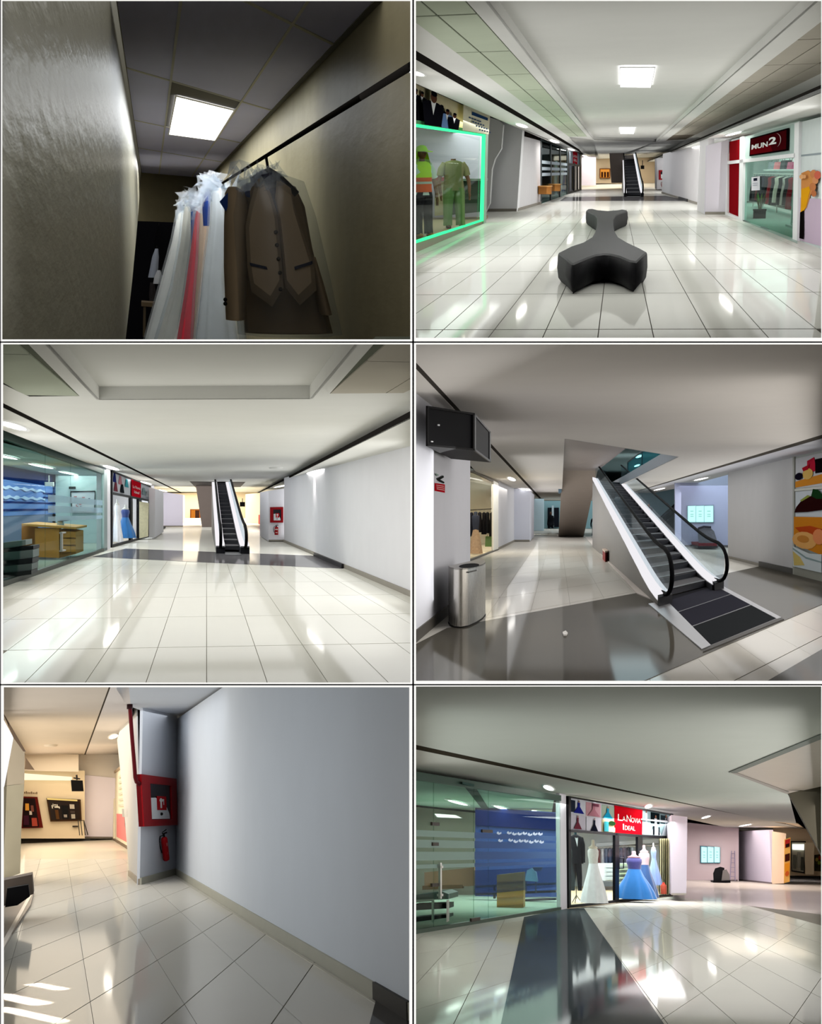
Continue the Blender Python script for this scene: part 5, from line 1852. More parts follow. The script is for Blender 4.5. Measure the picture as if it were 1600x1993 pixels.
put('mount_rod', MB().tube([r.y(472, 977, 70.1), r.y(472, 970, 70.1)], .02, 6), mat((50, 50, 50)), r, hs, base=r.y(472, 986, 70))
# blank wall, pier with cabinet
A, B = r.z(804, 1162.5), r.z(553, 1055)
struct('wall_right', upright(r, A, B, 0, ZR + .05, .02), wall3, r, 'long blank white wall of the pale hall')
struct('baseboard_right', band(r, A, B, 0, .09, .03), BASEB, r, 'skirting along the blank wall of the pale hall')
put('dark_section', band(r, r.z(669, 1106), r.z(614, 1082), 0, .10, .05), mat((44, 42, 44), .4), r, struct('baseboard_right', band(r, r.z(669, 1106), r.z(614, 1082), 0, .03, .06), mat((44, 42, 44), .4), r, 'dark skirting at the end of the floor band in the pale hall'))
Yp = 2400 * 1.5 / (1054 - 979)
struct('wall_right', MB().slab([r.y(x, y, Yp) for x, y in ((523, 955), (557, 950), (557, 1053.5), (523, 1053.5))], (0, 8, 0)), matte((246, 246, 252)), r, 'white pier carrying the red cabinet of the pale hall')
struct('baseboard_right', MB().slab([r.y(x, y, Yp - .05) for x, y in ((523, 1050.5), (556, 1050.5), (556, 1053.5), (523, 1053.5))], (0, .1, 0)), BASEB, r, 'skirting of the pier in the pale hall')
sh = ysheet(r, Yp - .02, [(525.5, 987), (551, 986.5), (551, 1017), (525.5, 1017)])
fire_cabinet(r, sh, 'red fire cabinet on the white pier of the pale hall', .12)
extinguisher(r, r.y(538, 1022, Yp - .15), r.y(538, 1041, Yp - .15), .075, 'fire extinguisher hanging under the cabinet of the pale hall')
tag(put('red_banner', MB().slab([r.y(x, y, 88) for x, y in ((503, 1002), (509, 1002), (509, 1027), (503, 1027))], (0, .1, 0)), mat((230, 120, 110), .6), r, base=r.y(506, 1027, 88)), 'pale red banner standing in the warm passage of the pale hall', 'banner')
struct('wall_back', MB().slab([r.y(x, y, 92) for x, y in ((478, 962), (526, 957), (526, 1018), (478, 1018))], (0, .2, 0)), matte((254, 238, 216)), r, 'glowing cream passage wall beside the escalator')


# ================================================================== the escalator hall
r = R4
wall4, ceil4 = matte((222, 222, 228)), matte((222, 217, 211))
fl4 = floor_of(r, [(806.5, 1328.5), (1604, 1328.5), (1604, 1080), (1300, 1028), (1000, 1026), (806.5, 1150)], GROUT, 'tiled floor of the escalator hall', z=-.008)
TILE4 = polished((205, 200, 190), .24, .05)
reg = [r.z(x, y) for x, y in ((806.5, 1328.5), (1604, 1328.5), (1604, 1100), (1400, 1060), (1000, 1060), (806.5, 1200))]
d1 = (r.z(1240, 1155) - r.z(945, 1210))
d1 = d1 / d1.x * .62
tiles(fl4, r, r.z(945, 1210, -.05), d1, (0, 4.4, 0), range(-4, 14), range(-12, 12), reg, -.008, .008, (.008, .04), TILE4)
put('far_tile_field', flat(r, [(806.5, 1200), (1000, 1060), (1400, 1060), (1604, 1100), (1604, 1080), (1300, 1026), (1000, 1024), (806.5, 1150)], -.001, -.006), polished((208, 202, 192), .28, .06), r, fl4)
DT4 = polished((86, 82, 74), .15, .06)
put('dark_tile_band', flat(r, [(806.5, 1256), (870, 1223), (945, 1209), (1243, 1154), (1480, 1102), (1546, 1117), (1604, 1131), (1604, 1175), (1248, 1328.5), (806.5, 1328.5)], 0, .006), DT4, r, fl4)
put('dark_tile_corner', flat(r, [(1490, 1328.5), (1604, 1262), (1604, 1328.5)], 0, .006), DT4, r, fl4)
for q in (((970, 1204), (1115, 1328)), ((1120, 1177), (1310, 1302))):
    pass
ZC = 2.93
HOLE = [(1099, 854), (1320, 889), (1216, 939), (1150, 968), (1093, 975)]
cb = MB().use(ceil4)
for px in ([(806.5, 702), (806.5, 667), (1604, 667), (1604, 845), (1320, 889), (1099, 854)], [(806.5, 702), (1099, 854), (1093, 975), (1065, 982)],
           [(1320, 889), (1604, 845), (1235, 957), (1216, 939)], [(1216, 939), (1235, 957), (1095, 992), (1068, 984), (1093, 976), (1150, 968)]):
    cb.slab([r.z(x, y, ZC) for x, y in px], (0, 0, .004))
ce4 = struct('ceiling', cb, ceil4, r, 'grey-white ceiling with the escalator opening')
H = [r.z(x, y, ZC) for x, y in HOLE]
for i in (0, 1, 2):
    put('opening_edge', MB().slab([H[i], H[i + 1], H[i + 1] + V((0, 0, .32)), H[i] + V((0, 0, .32))], (H[i + 1] - H[i]).cross(V((0, 0, 1))).normalized() * .03), mat((150, 150, 156), .4), r, ce4)
put('painted_slot_shade', flat(r, [(806.5, 700), (1066, 981), (1063, 985), (806.5, 716)], ZC + .003, .04), matte((70, 66, 62)), r, ce4)  # slot in shade, drawn as a dark strip
put('soffit', flat(r, [(806.5, 715), (1063, 984.5), (1040, 985), (1000, 960), (940, 935), (915, 905), (806.5, 765)], ZC, .04), ceil4, r, ce4)
put('painted_slot_shade', flat(r, [(1604, 843), (1233, 956), (1233, 959), (1604, 853)], ZC + .003, .04), matte((84, 80, 74)), r, ce4)
put('soffit', flat(r, [(1604, 852.5), (1233, 958.5), (1238, 966), (1320, 950), (1417, 924), (1604, 880)], ZC, .04), matte((206, 206, 212)), r, ce4)
for i, (x, y, rr) in enumerate(((996, 932, 6), (1021, 953, 4.5), (1036, 964, 3), (1045, 972, 2.4))):
    downlight(r, x, y, ZC, rr, 'downlight %s from the viewer along the shop side of the escalator hall' % ('one two three four'.split()[i]), 'downlights of the escalator hall', e=10)
for i, (x, y, rr) in enumerate(((1364, 932, 5), (1283, 952, 4), (1238, 963.5, 3))):
    downlight(r, x, y, ZC, rr, 'downlight %s from the viewer above the alcove of the escalator hall' % ('one two three'.split()[i]), 'downlights of the escalator hall', e=10)
# upper floor seen through the opening
up = struct('ceiling', MB().slab([r.z(x, y, 6.0) for x, y in ((1150, 800), (1420, 820), (1420, 960), (1120, 960))], (0, 0, .1)), matte((190, 222, 230)), r, 'blue-green ceiling of the upper floor seen through the opening')
for i, (x, y) in enumerate(((1244, 888), (1240, 906))):
    downlight(r, x, y, 5.99, 5 - i, 'downlight of the upper floor seen through the opening, %s one' % ('upper', 'lower')[i], 'downlights of the upper floor', e=10)
gr = thing('glass_railing', 'glass railing of the upper floor beyond the opening', 'railing', r, r.z(1290, 905, 3.3))
Pq = [r.z(x, y, 3.3) for x, y in ((1316, 889), (1250, 920), (1222, 934))]
for a, b_ in ((0, 1), (1, 2)):
    put('pane', MB().slab([Pq[a], Pq[b_], Pq[b_] + V((0, 0, .9)), Pq[a] + V((0, 0, .9))], (.02, 0, 0)), glass((150, 200, 205), .1, .12, (130, 190, 200)), r, gr)
put('top_rail', MB().tube([p + V((0, 0, .92)) for p in Pq], .035, 6), mat((40, 52, 58), .4), r, gr)
for p in Pq:
    put('post', MB().tube([p, p + V((0, 0, .92))], .03, 6), mat((40, 52, 58), .4), r, gr)
# left block with the screen, sign, bin
A, B = r.z(802, 1255), r.z(915, 1159)
struct('wall_left', upright(r, A, B, 0, ZC + .02, .02), wall4, r, 'white wall block with the black screen')
struct('baseboard_left', band(r, A, B, 0, .14, .02), mat((84, 80, 74), .5), r, 'dark skirting of the white wall block')
struct('wall_left', MB().slab([V((B.x, B.y, 0)), V((B.x - .9, B.y, 0)), V((B.x - .9, B.y, ZC)), V((B.x, B.y, ZC))], (0, .04, 0)), wall4, r, 'back end of the white wall block')
tv = thing('corner_screen', 'black box-shaped screen mounted high on the white wall block', 'screen', r, r.z(890, 880, 2.3))
bq = [r.z(x, y, 2.30) for x, y in ((829, 868), (921, 877), (953, 900), (878, 893))]
put('housing', MB().slab(bq, (0, 0, .47)), mat((13, 13, 16), .5, .1), r, tv)
f1 = [bq[0], bq[1], bq[1] + V((0, 0, .47)), bq[0] + V((0, 0, .47))]
s = Sheet(f1[3], f1[2], f1[1], f1[0], toward=eye(r))
b = MB()
for q in ((0, 0, 1, .05), (0, .95, 1, 1), (0, 0, .03, 1), (.97, 0, 1, 1)):
    sbox(s, b, *q, 0, .02, mat((20, 19, 20), .5))
put('bezel', b, None, r, tv)
b = MB()
sbox(s, b, .10, .86, .14, .89, 0, .01, mat((230, 230, 230), .4))
sbox(s, b, .24, .42, .28, .46, 0, .01, mat((200, 200, 204), .4))
put('indicator', b, None, r, tv)
s = Sheet(bq[1] + V((0, 0, .47)), bq[2] + V((0, 0, .47)), bq[2], bq[1], toward=eye(r))
b = MB()
for q in ((0, 0, 1, .06), (0, .94, 1, 1), (0, 0, .08, 1), (.92, 0, 1, 1)):
    sbox(s, b, *q, 0, .02, mat((20, 20, 22), .3))
sbox(s, b, .08, .06, .92, .94, 0, .006, mat((30, 29, 31), .5, .1))
put('side_screen', b, None, r, tv)
ns = thing('notice_sign', 'small red notice with a black arrow mark above it on the white wall block', 'sign', r, r.w(855, 958, A, B))
sh = wsheet(r, A, B, [(845, 920), (866, 922), (866, 960), (845, 956)], .003)
b = MB()
sh.rect(b, .02, .55, .98, .98, matte((186, 24, 36)))
put('red_plate', b, None, r, ns)
b = MB()
sh.k = 2
for v in (.64, .74, .84):
    sh.rect(b, .14, v, .86, v + .035, matte((230, 190, 190)))
sh.shape(b, [(.15, .30), (.75, .10), (.8, .2), (.45, .34), (.85, .44), (.8, .52), (.3, .42)], matte((40, 42, 40)))
sh.shape(b, [(.02, .02), (.3, .1), (.2, .18), (.05, .12)], matte((150, 175, 160)))
put('printed_marks', b, None, r, ns)
bn = thing('litter_bin', 'half-round brushed steel litter bin by the white wall block', 'bin', r, r.z(905, 1218))
bp = [(873, 1213), (876, 1218.5), (885, 1222.5), (897, 1223.5), (912, 1220.5), (928, 1213), (939, 1205.5), (945, 1198), (943, 1190), (932, 1186)]
ring = [r.z(x, y) for x, y in bp]
ht = .79
m = MB().use(steel((196, 192, 184), .28))
m.loft([[p + V((0, 0, z)) for p in ring] for z in (.02, ht * .62, ht * .622, ht * .98, ht)], cap=False)
put('body', m, None, r, bn)
cen = sum(ring, V()) / len(ring)
m = MB().use(steel((170, 166, 160), .3))
m.slab([p + V((0, 0, ht)) for p in ring], (0, 0, -.02))
put('top_plate', m, None, r, bn)
m = MB().use(mat((10, 10, 12), .7))  # black disc painting the shade inside the bin mouth
n = 18
cc = cen.lerp(ring[4], .35)
m.slab([cc + V((.13 * math.cos(2 * PI * i / n), .75 * math.sin(2 * PI * i / n), ht + .001)) for i in range(n)], (0, 0, .003))
put('opening', m, None, r, bn)
m = MB().use(mat((40, 38, 36), .5))
m.loft([[cen + (p - cen) * 1.02 + V((0, 0, z)) for p in ring] for z in (0, .025)], cap=True)
put('base_ring', m, None, r, bn)
sh = Sheet(ring[4] + V((0, 0, ht * .95)), ring[5] + V((0, 0, ht * .95)), ring[5] + V((0, 0, ht * .88)), ring[4] + V((0, 0, ht * .88)), toward=eye(r))
b = MB()
sbox(sh, b, -.1, .2, .9, .5, 0, .012, mat((90, 88, 84), .4))
put('lift_slot', b, None, r, bn)
# clothes shop behind the block
A, B = r.z(905, 1096), r.z(970, 1070)
ss = thing('clothes_shop_front', 'lit clothes shop opening beside the white wall block', 'shopfront', r, B)
sh = wsheet(r, A, B, [(905, 906), (970, 938), (970, 1070), (905, 1096)])
b = MB()
sbox(sh, b, 0, 0, 1, .035, -.05, .02, mat((120, 114, 104), .5))
put('header', b, None, r, ss)
b = MB()
sbox(sh, b, .84, .02, .98, 1, -.05, .03, mat((240, 238, 232), .5))
put('post', b, None, r, ss)
b = MB()
sbox(sh, b, 0, .98, 1, 1, -.05, .03, mat((110, 108, 104), .5))
put('sill_rail', b, None, r, ss)
b = MB()
sbox(sh, b, 0, .035, .84, .98, -.02, -.01, glass((246, 244, 238), .04))
put('pane', b, None, r, ss)
put('inside_wall', MB().slab([r.y(x, y, 62) for x, y in ((880, 915), (985, 930), (985, 1062), (880, 1062))], (0, .2, 0)), matte((248, 238, 214)), r, ss)
put('inside_floor', MB().slab([r.z(x, y, .004) for x, y in ((905, 1096), (970, 1070), (970, 1058), (880, 1058))], (0, 0, .004)), mat((236, 222, 196), .5), r, ss)
rl = thing('clothes_rail', 'clothes rail in the lit shop of the escalator hall', 'clothes rail', r, r.y(940, 1052, 52))
put('bar', MB().tube([r.y(912, 993, 50), r.y(962, 990, 50)], .02, 6), mat((60, 56, 52), .4), r, rl)
for x in (914, 961):
    put('post', MB().tube([r.y(x, 992, 50), r.y(x, 1066, 50)], .02, 6), mat((60, 56, 52), .4), r, rl)
gc = [(30, 32, 44), (70, 78, 96), (28, 28, 34), (20, 20, 24), (24, 26, 30), (34, 34, 36)]
for i, (x, L) in enumerate(((918, 50), (926, 26), (934, 42), (942, 46), (949, 44), (957, 50))):
    Y = 49.8
    hung(r, r.y(x, 994, Y), L * Y / 2400, .2, .35, '%s garment on the rail of the lit clothes shop' % ('navy', 'denim', 'charcoal', 'black', 'ink-black', 'dark grey')[i], gc[i], 'garments on the lit shop rail', folds=4)
dm = thing('patterned_dress', 'floral skirt and blouse on a stand in the lit shop', 'dress', r, r.y(926, 1080, 46), rz=1e-6)
m = MB().use(mat((226, 190, 160), .7, amt=.35, scale=14))
m.drape([(.95, 0, 0, .10, .1, 0), (.6, 0, 0, .17, .2, .04), (.05, 0, 0, .24, .3, .08)], folds=6)
put('skirt', m, None, r, dm)
m = MB().use(mat((70, 76, 96), .7, amt=.2, scale=14))
m.drape([(1.5, 0, 0, .05, .05, 0), (1.45, 0, 0, .14, .1, 0), (1.2, 0, 0, .13, .1, 0), (.93, 0, 0, .11, .1, 0)], folds=5)
put('blouse', m, None, r, dm)
bk = thing('shopping_bag', 'green bag on the floor of the lit shop', 'bag', r, r.y(952, 1064, 50))
put('body', MB().slab([r.y(x, y, 50) for x, y in ((945, 1044), (958, 1044), (959, 1064), (944, 1064))], (0, .4, 0)), mat((120, 160, 92), .6), r, bk)
put('handle', MB().tube([r.y(948, 1044, 50), r.y(950, 1039, 50), r.y(954, 1039, 50), r.y(956, 1044, 50)], .01, 5), mat((80, 110, 60), .6), r, bk)
A, B = r.z(970, 1070), r.z(1001, 1054)
struct('wall_left', upright(r, A, B, 0, ZC, .3), wall4, r, 'white wall past the lit clothes shop')
struct('baseboard_left', band(r, A, B, 0, .1, .03), BASEB, r, 'skirting past the lit clothes shop')
Y = 2400 * 1.5 / 53
struct('wall_left', MB().slab([r.y(x, y, Y) for x, y in ((1000, 950), (1032, 956), (1031, 1053.5), (1000, 1053.5))], (0, 12, 0)), matte((222, 224, 236)), r, 'white pier lit from above in the escalator hall')
struct('baseboard_left', MB().slab([r.y(x, y, Y - .05) for x, y in ((1000, 1050.5), (1031, 1050.5), (1031, 1053.5), (1000, 1053.5))], (0, .1, 0)), BASEB, r, 'skirting of the lit pier')
struct('wall_back', MB().slab([r.y(x, y, 112) for x, y in ((1030, 960), (1058, 968), (1058, 1033), (1030, 1033))], (0, 4, 0)), matte((206, 224, 232)), r, 'pale blue far wall segment of the escalator hall')
struct('wall_back', MB().slab([r.y(x, y, 130) for x, y in ((1040, 960), (1260, 960), (1260, 1028.6), (1040, 1028.6))], (0, .3, 0)), matte((150, 186, 192)), r, 'far teal end wall of the escalator hall')
fd = thing('far_entrance', 'dark far glass entrance with white dividers beyond the pier', 'entrance', r, r.y(1078, 1028, 129))
for q, c in (((1066, 988, 1074, 1026), (20, 24, 30)), ((1078, 988, 1088, 1026), (24, 26, 34))):
    put('dark_opening', MB().slab([r.y(x, y, 129.6) for x, y in ((q[0], q[1]), (q[2], q[1]), (q[2], q[3]), (q[0], q[3]))], (0, .2, 0)), mat(c, .3), r, fd)
put('divider', MB().slab([r.y(x, y, 129.4) for x, y in ((1074, 984), (1078, 984), (1078, 1027), (1074, 1027))], (0, .2, 0)), mat((200, 214, 220), .4), r, fd)
# person sitting far away and two people further on
def person_far(base, H, label, top, bot, rz=0.0):
    return mannequin(r, base, H, label, top, bot, head=(110, 76, 60), arms=(110, 76, 60), long_sleeve=True, name='person', cat='person', rz=rz or .01, shoe=(20, 20, 20))


ps = thing('person', 'person in black seated far away beyond the grey pier', 'person', r, r.y(1072, 1029, 105), rz=1e-6)
m = MB().use(mat((16, 16, 20), .7))
m.drape([(1.15, 0, 0, .06, .08, 0), (1.08, 0, 0, .24, .14, 0), (.8, 0, 0, .27, .18, 0), (.45, 0, 0, .3, .25, 0), (.42, 0, -.3, .3, .5, 0), (.28, 0, -.4, .28, .5, 0)], folds=4)
m.tube([(-.15, -.7, .4), (-.16, -.75, .05)], .09, 8).tube([(.15, -.7, .4), (.16, -.75, .05)], .09, 8)
m.use(mat((96, 66, 52), .6)).ball((0, 0, 1.3), (.1, .11, .14))
m.use(mat((20, 18, 18), .6)).ball((0, .03, 1.36), (.11, .11, .11))
put('body', m, None, r, ps)
person_far(r.z(1157.5, 1043.5), 1.5, 'person in dark clothes standing behind the escalator side', (24, 24, 30), (20, 20, 24))
person_far(r.y(1263, 1018, 75), 1.15, 'small dark figure seen through the escalator glass near the stairs', (40, 36, 60), (26, 26, 34))
# grey truss of the other escalator
tp = thing('escalator_truss', 'grey metal underside of the second escalator', 'escalator', r, r.z(1110, 1044))
c1 = [r.y(x, y, Yq) for x, y, Yq in ((1087, 1044.5, 83), (1136, 1044.5, 83), (1163, 916, 66), (1095, 915, 66))]
gm = mat((148, 136, 126), .45, .3)
put('lower_panel', MB().slab(c1, (0, 3, 0)), gm, r, tp)
c2 = [c1[3], c1[2], r.z(1218, 873, ZC), r.z(1099, 854, ZC)]
put('upper_panel', MB().slab(c2, (0, .3, .2)), mat((140, 128, 124), .4, .3), r, tp)
put('side_fin', MB().slab([r.y(x, y, 70) for x, y in ((1087, 925), (1094, 920), (1093, 958), (1087, 960))], (0, 3, 0)), mat((90, 110, 124), .4), r, tp)
# the escalator
P0 = r.z(1270, 1171)
P1 = r.z(1392, 1139)
escalator(r, P0, P1 - P0, (0, 1, 0), .084, 36, 'large escalator with glass sides and lit decks in the escalator hall', n_steps=22, hr=.92, deck=.2, newel=2.5, rail=.035, dt=.17, cl=(124, 120, 114), lit=(244, 242, 246), soft=.9, land=1.2, landm=matte((46, 46, 50)), dk=.05)
lm = thing('landing_mat', 'dark ribbed floor plate at the foot of the large escalator', 'floor plate', r, r.z(1390, 1200, .006))
q = [(1299, 1170), (1391, 1141), (1512, 1205), (1385, 1257)]
P = [r.z(x, y, .008) for x, y in q]
for i in range(3):
    t0, t1 = i / 3 + .01, (i + 1) / 3 - .01
    a0, a1 = P[0].lerp(P[3], t0), P[0].lerp(P[3], t1)
    b0, b1 = P[1].lerp(P[2], t0), P[1].lerp(P[2], t1)
    put('plate', MB().slab([a0, b0, b1, a1], (0, 0, .01)), matte(((58, 58, 66), (50, 50, 58), (44, 46, 48))[i]), r, lm)
put('seam_base', MB().slab(P, (0, 0, .004)), mat((120, 120, 124), .4), r, lm)
put('metal_edge', flat(r, [(1262, 1176), (1298, 1170), (1384, 1257.5), (1366, 1265)], .006, .012), steel((176, 176, 180), .35), r, lm)
put('metal_edge', flat(r, [(1391, 1140.5), (1402, 1139), (1521, 1203), (1512, 1206)], .006, .012), steel((176, 176, 180), .35), r, lm)
put('front_edge', flat(r, [(1384, 1257.5), (1512, 1205.5), (1521, 1203), (1526, 1206), (1368, 1270)], .006, .01), mat((84, 82, 80), .5), r, lm)
pt = tag(put('paper_scrap', MB().slab([r.z(x, y, .008) for x, y in ((1095, 1233), (1101, 1230), (1105, 1234), (1102, 1238), (1097, 1238))], (0, 0, .02)), mat((240, 236, 230), .6), r, base=r.z(1100, 1234)), 'small white scrap lying on the dark floor tiles', 'paper')
st = thing('floor_strip', 'pale marble strip along the side of the large escalator', 'strip', r, r.z(1200, 1110))
put('slab_piece', flat(r, [(1139, 1046), (1150, 1046), (1269, 1168), (1240, 1156)], .004, .02), polished((232, 222, 214), .2, .1), r, st)
bx = thing('side_box', 'small red and cream box beside the escalator foot', 'box', r, r.z(1180, 1090))
put('body', MB().slab([r.z(x, y) for x, y in ((1173, 1088), (1183, 1087), (1188, 1092), (1178, 1094))], (0, 0, .3)), mat((150, 60, 56), .6), r, bx)
put('lid', MB().slab([r.z(x, y) + V((0, 0, .3)) for x, y in ((1172.5, 1088), (1183, 1086.5), (1188.5, 1092), (1177.5, 1094.5))], (0, 0, .05)), mat((226, 206, 190), .6), r, bx)
# alcove with lit screens, stairs, machine
Y = 57.0
struct('wall_back', MB().slab([r.y(x, y, Y) for x, y in ((1314, 930), (1424, 915), (1424, 1064), (1314, 1064))], (0, .3, 0)), matte((188, 192, 220)), r, 'bluish alcove wall with three lit screens')  # blue light on this wall is put into its colour
struct('baseboard_back', MB().slab([r.y(x, y, Y - .05) for x, y in ((1314, 1061), (1424, 1061), (1424, 1064), (1314, 1064))], (0, .1, 0)), mat((110, 108, 112), .5), r, 'dark skirting of the bluish alcove wall')
struct('wall_back', MB().slab([r.y(x, y, 84) for x, y in ((1225, 960), (1318, 945), (1318, 1044), (1225, 1044))], (0, .3, 0)), matte((150, 176, 190)), r, 'grey-blue wall behind the dark stairs')
tp = thing('screen_triptych', 'three bright screens side by side on the bluish alcove wall', 'screens', r, r.y(1363, 1017, Y))
put('frame', MB().slab([r.y(x, y, Y - .06) for x, y in ((1337, 984), (1390, 982), (1390, 1017), (1337, 1018))], (0, .05, 0)), mat((150, 160, 180), .4), r, tp)
for i, (a, b_) in enumerate(((1339, 1354), (1355, 1370), (1371, 1388))):
    s = ysheet(r, Y - .1, [(a, 985), (b_, 984.5), (b_, 1016), (a, 1016)])
    m = MB()
    sbox(s, m, 0, 0, 1, 1, 0, .03, glow((190, 255, 246), 1.1))
    s.k = 8
    for v in (.3, .5, .62):
        s.rect(m, .3, v, .7, v + .05, glow((150, 215, 210), .9))
    put('screen_face', m, None, r, tp)
mc = thing('covered_ride', 'grey covered ride machine with a red base under the lit screens', 'machine', r, r.z(1377, 1065))
m = MB().use(mat((122, 126, 138), .5, .2, bump=.2, bscale=12))
out = [(1360, 1058), (1358, 1036), (1362, 1028), (1382, 1026), (1390, 1034), (1395, 1050), (1395, 1058)]
m.loft([[r.y(x, y, Yq) for x, y in out] for Yq in (54, 56.5)])
put('cover', m, None, r, mc)
m = MB().use(mat((130, 36, 48), .5))
m.slab([r.y(x, y, 53.8) for x, y in ((1359, 1057), (1396, 1057), (1396, 1063), (1360, 1063))], (0, 2.8, 0))
put('base', m, None, r, mc)
m = MB().use(mat((30, 30, 36), .5))
m.slab([r.y(x, y, 53.7) for x, y in ((1358, 1063), (1397, 1063), (1397, 1066.5), (1359, 1066.5))], (0, 2.9, 0))
put('skid', m, None, r, mc)
m = MB().use(mat((60, 60, 70), .5))
m.tube([r.y(1357, 1034, 53.9), r.y(1360, 1028, 53.9), r.y(1370, 1025, 53.9), r.y(1384, 1026, 53.9)], .05, 6)
put('handle', m, None, r, mc)
sr = thing('staircase', 'dark staircase with a solid parapet beyond the escalator', 'stairs', r, r.y(1290, 1042, 80))
for i in range(7):
    x0 = 1279 + i * 5.4
    yy = 1042 - i * 7
    put('step', MB().slab([r.y(x, y, 80) for x, y in ((x0, yy - 7), (1318, yy - 7), (1318, yy), (x0, yy))], (0, 2, 0)), mat((70, 70, 78), .6), r, sr)
put('parapet', MB().slab([r.y(x, y, 79.5) for x, y in ((1279, 1012), (1318, 976), (1318, 994), (1283, 1027))], (0, .3, 0)), mat((24, 24, 34), .5), r, sr)
put('handrail', MB().tube([r.y(1281, 1013, 79.2), r.y(1318, 982, 79.2)], .03, 6), mat((70, 74, 90), .4), r, sr)
# right wall and poster
A, B = r.z(1606, 1133), r.z(1417, 1086)
struct('wall_right', upright(r, r.z(1546, 1117.5), B, 0, ZC, .3), matte((208, 206, 206)), r, 'plain white wall beside the fruit poster')
C0, D0 = r.z(1417, 1086), r.z(1416, 1064)
struct('baseboard_right', band(r, r.z(1480, 1102), B, 0, .08, .03), BASEB, r, 'stone skirting of the plain white wall')
struct('baseboard_right', band(r, r.z(1546, 1117.5), r.z(1480, 1102), 0, .14, .05), mat((84, 82, 78), .5), r, 'dark skirting of the plain white wall')
po = thing('fruit_poster', 'tall poster with fruit and a chocolate strawberry', 'poster', r, r.w(1580, 1125, A, B))
sh = wsheet(r, A, B, [(1546, 889), (1606, 875), (1606, 1133), (1546, 1117.5)], .004)
b = MB()
sbox(sh, b, 0, 0, 1, 1, -.1, 0, mat((176, 180, 174), .4))
put('board', b, None, r, po)
b = MB()
sbox(sh, b, 0, 0, .05, 1, 0, .04, mat((160, 160, 150), .4))
sbox(sh, b, .05, .93, 1, 1, 0, .04, mat((150, 150, 138), .4))
sbox(sh, b, 0, .275, 1, .295, 0, .03, mat((200, 200, 190), .4))
put('frame', b, None, r, po)
b = MB()
sh.k = 2
M = matte
sh.rect(b, .06, .02, 1, .27, M((206, 206, 208)))
sh.rect(b, .06, .30, 1, .56, M((204, 210, 214)))
sh.shape(b, [(.06, .215), (.5, .195), (1, .18), (1, .25), (.06, .265)], M((214, 140, 50)))
sh.shape(b, [(.45, .06), (.68, .04), (.75, .15), (.45, .16)], M((190, 36, 60)))
sh.rect(b, .72, .06, 1, .17, M((20, 14, 16)))
sh.oval(b, .48, .165, .17, .045, M((220, 180, 100)))
sh.shape(b, [(.3, .11), (.55, .09), (.5, .13), (.34, .14)], M((176, 30, 44)))
sh.oval(b, .2, .175, .13, .03, M((26, 22, 34)))
sh.shape(b, [(.06, .475), (.12, .43), (.3, .375), (.6, .345), (1, .34), (1, .455), (.5, .47)], M((42, 14, 14)))
sh.shape(b, [(.25, .375), (.5, .335), (.6, .345), (.3, .385)], M((140, 150, 70)))
sh.shape(b, [(.62, .345), (.68, .29), (.85, .30), (1, .34), (1, .37), (.8, .37)], M((26, 60, 30)))
sh.shape(b, [(.06, .51), (1, .51), (1, .8), (.06, .74)], M((206, 128, 36)))
sh.shape(b, [(.1, .60), (.6, .58), (1, .60), (1, .70), (.5, .69)], M((184, 72, 30)))
sh.oval(b, .42, .70, .40, .07, M((226, 168, 98)))
sh.oval(b, .38, .69, .20, .03, M((196, 130, 60)))
sh.oval(b, .9, .66, .2, .06, M((226, 140, 90)))
sh.shape(b, [(.06, .76), (.6, .80), (1, .79), (1, .93), (.06, .93)], M((206, 214, 216)))
sh.shape(b, [(.06, .80), (.3, .84), (.45, .90), (.1, .92)], M((210, 186, 110)))
sh.shape(b, [(.06, .77), (.5, .83), (1, .845), (1, .855), (.5, .845), (.06, .785)], M((140, 160, 160)))
put('print', b, None, r, po)


# ================================================================== the corner with the red fire cabinet
r = R5
wall5 = matte((214, 219, 226))
ZC = 3.05
fl5 = floor_of(r, [(4, 1999), (800, 1999), (800, 1990), (330, 1695), (250, 1620), (40, 1614), (4, 1630)], matte((112, 106, 98)), 'pale square tiled floor by the fire cabinet wall', z=-.008)
TILE5 = polished((208, 204, 194), .2, .06)
reg = [r.z(x, y) for x, y in ((4, 1999), (800, 1999), (800, 1990), (345, 1700), (250, 1672), (4, 1672))]
tiles(fl5, r, (.284, 8.24 - .206 * 3.32, -.05), (.66, 2.19, 0), (0, 2.63, 0), range(-4, 5), range(-8, 14), reg, -.008, .008, (.014, .035), TILE5)
put('far_tile_field', flat(r, [(4, 1672), (250, 1672), (345, 1700), (330, 1692), (250, 1620), (40, 1614), (4, 1630)], -.001, -.006), polished((214, 206, 190), .28, .06), r, fl5)
put('dark_tile_corner', flat(r, [(733, 1942), (718, 1999), (800, 1999), (800, 1984)], 0, .004), polished((66, 64, 62), .2, .06), r, fl5)
put('border_strip', flat(r, [(346, 1706), (800, 1994), (800, 1998), (340, 1707)], .0, .003), polished((196, 192, 180), .2, .06), r, fl5)
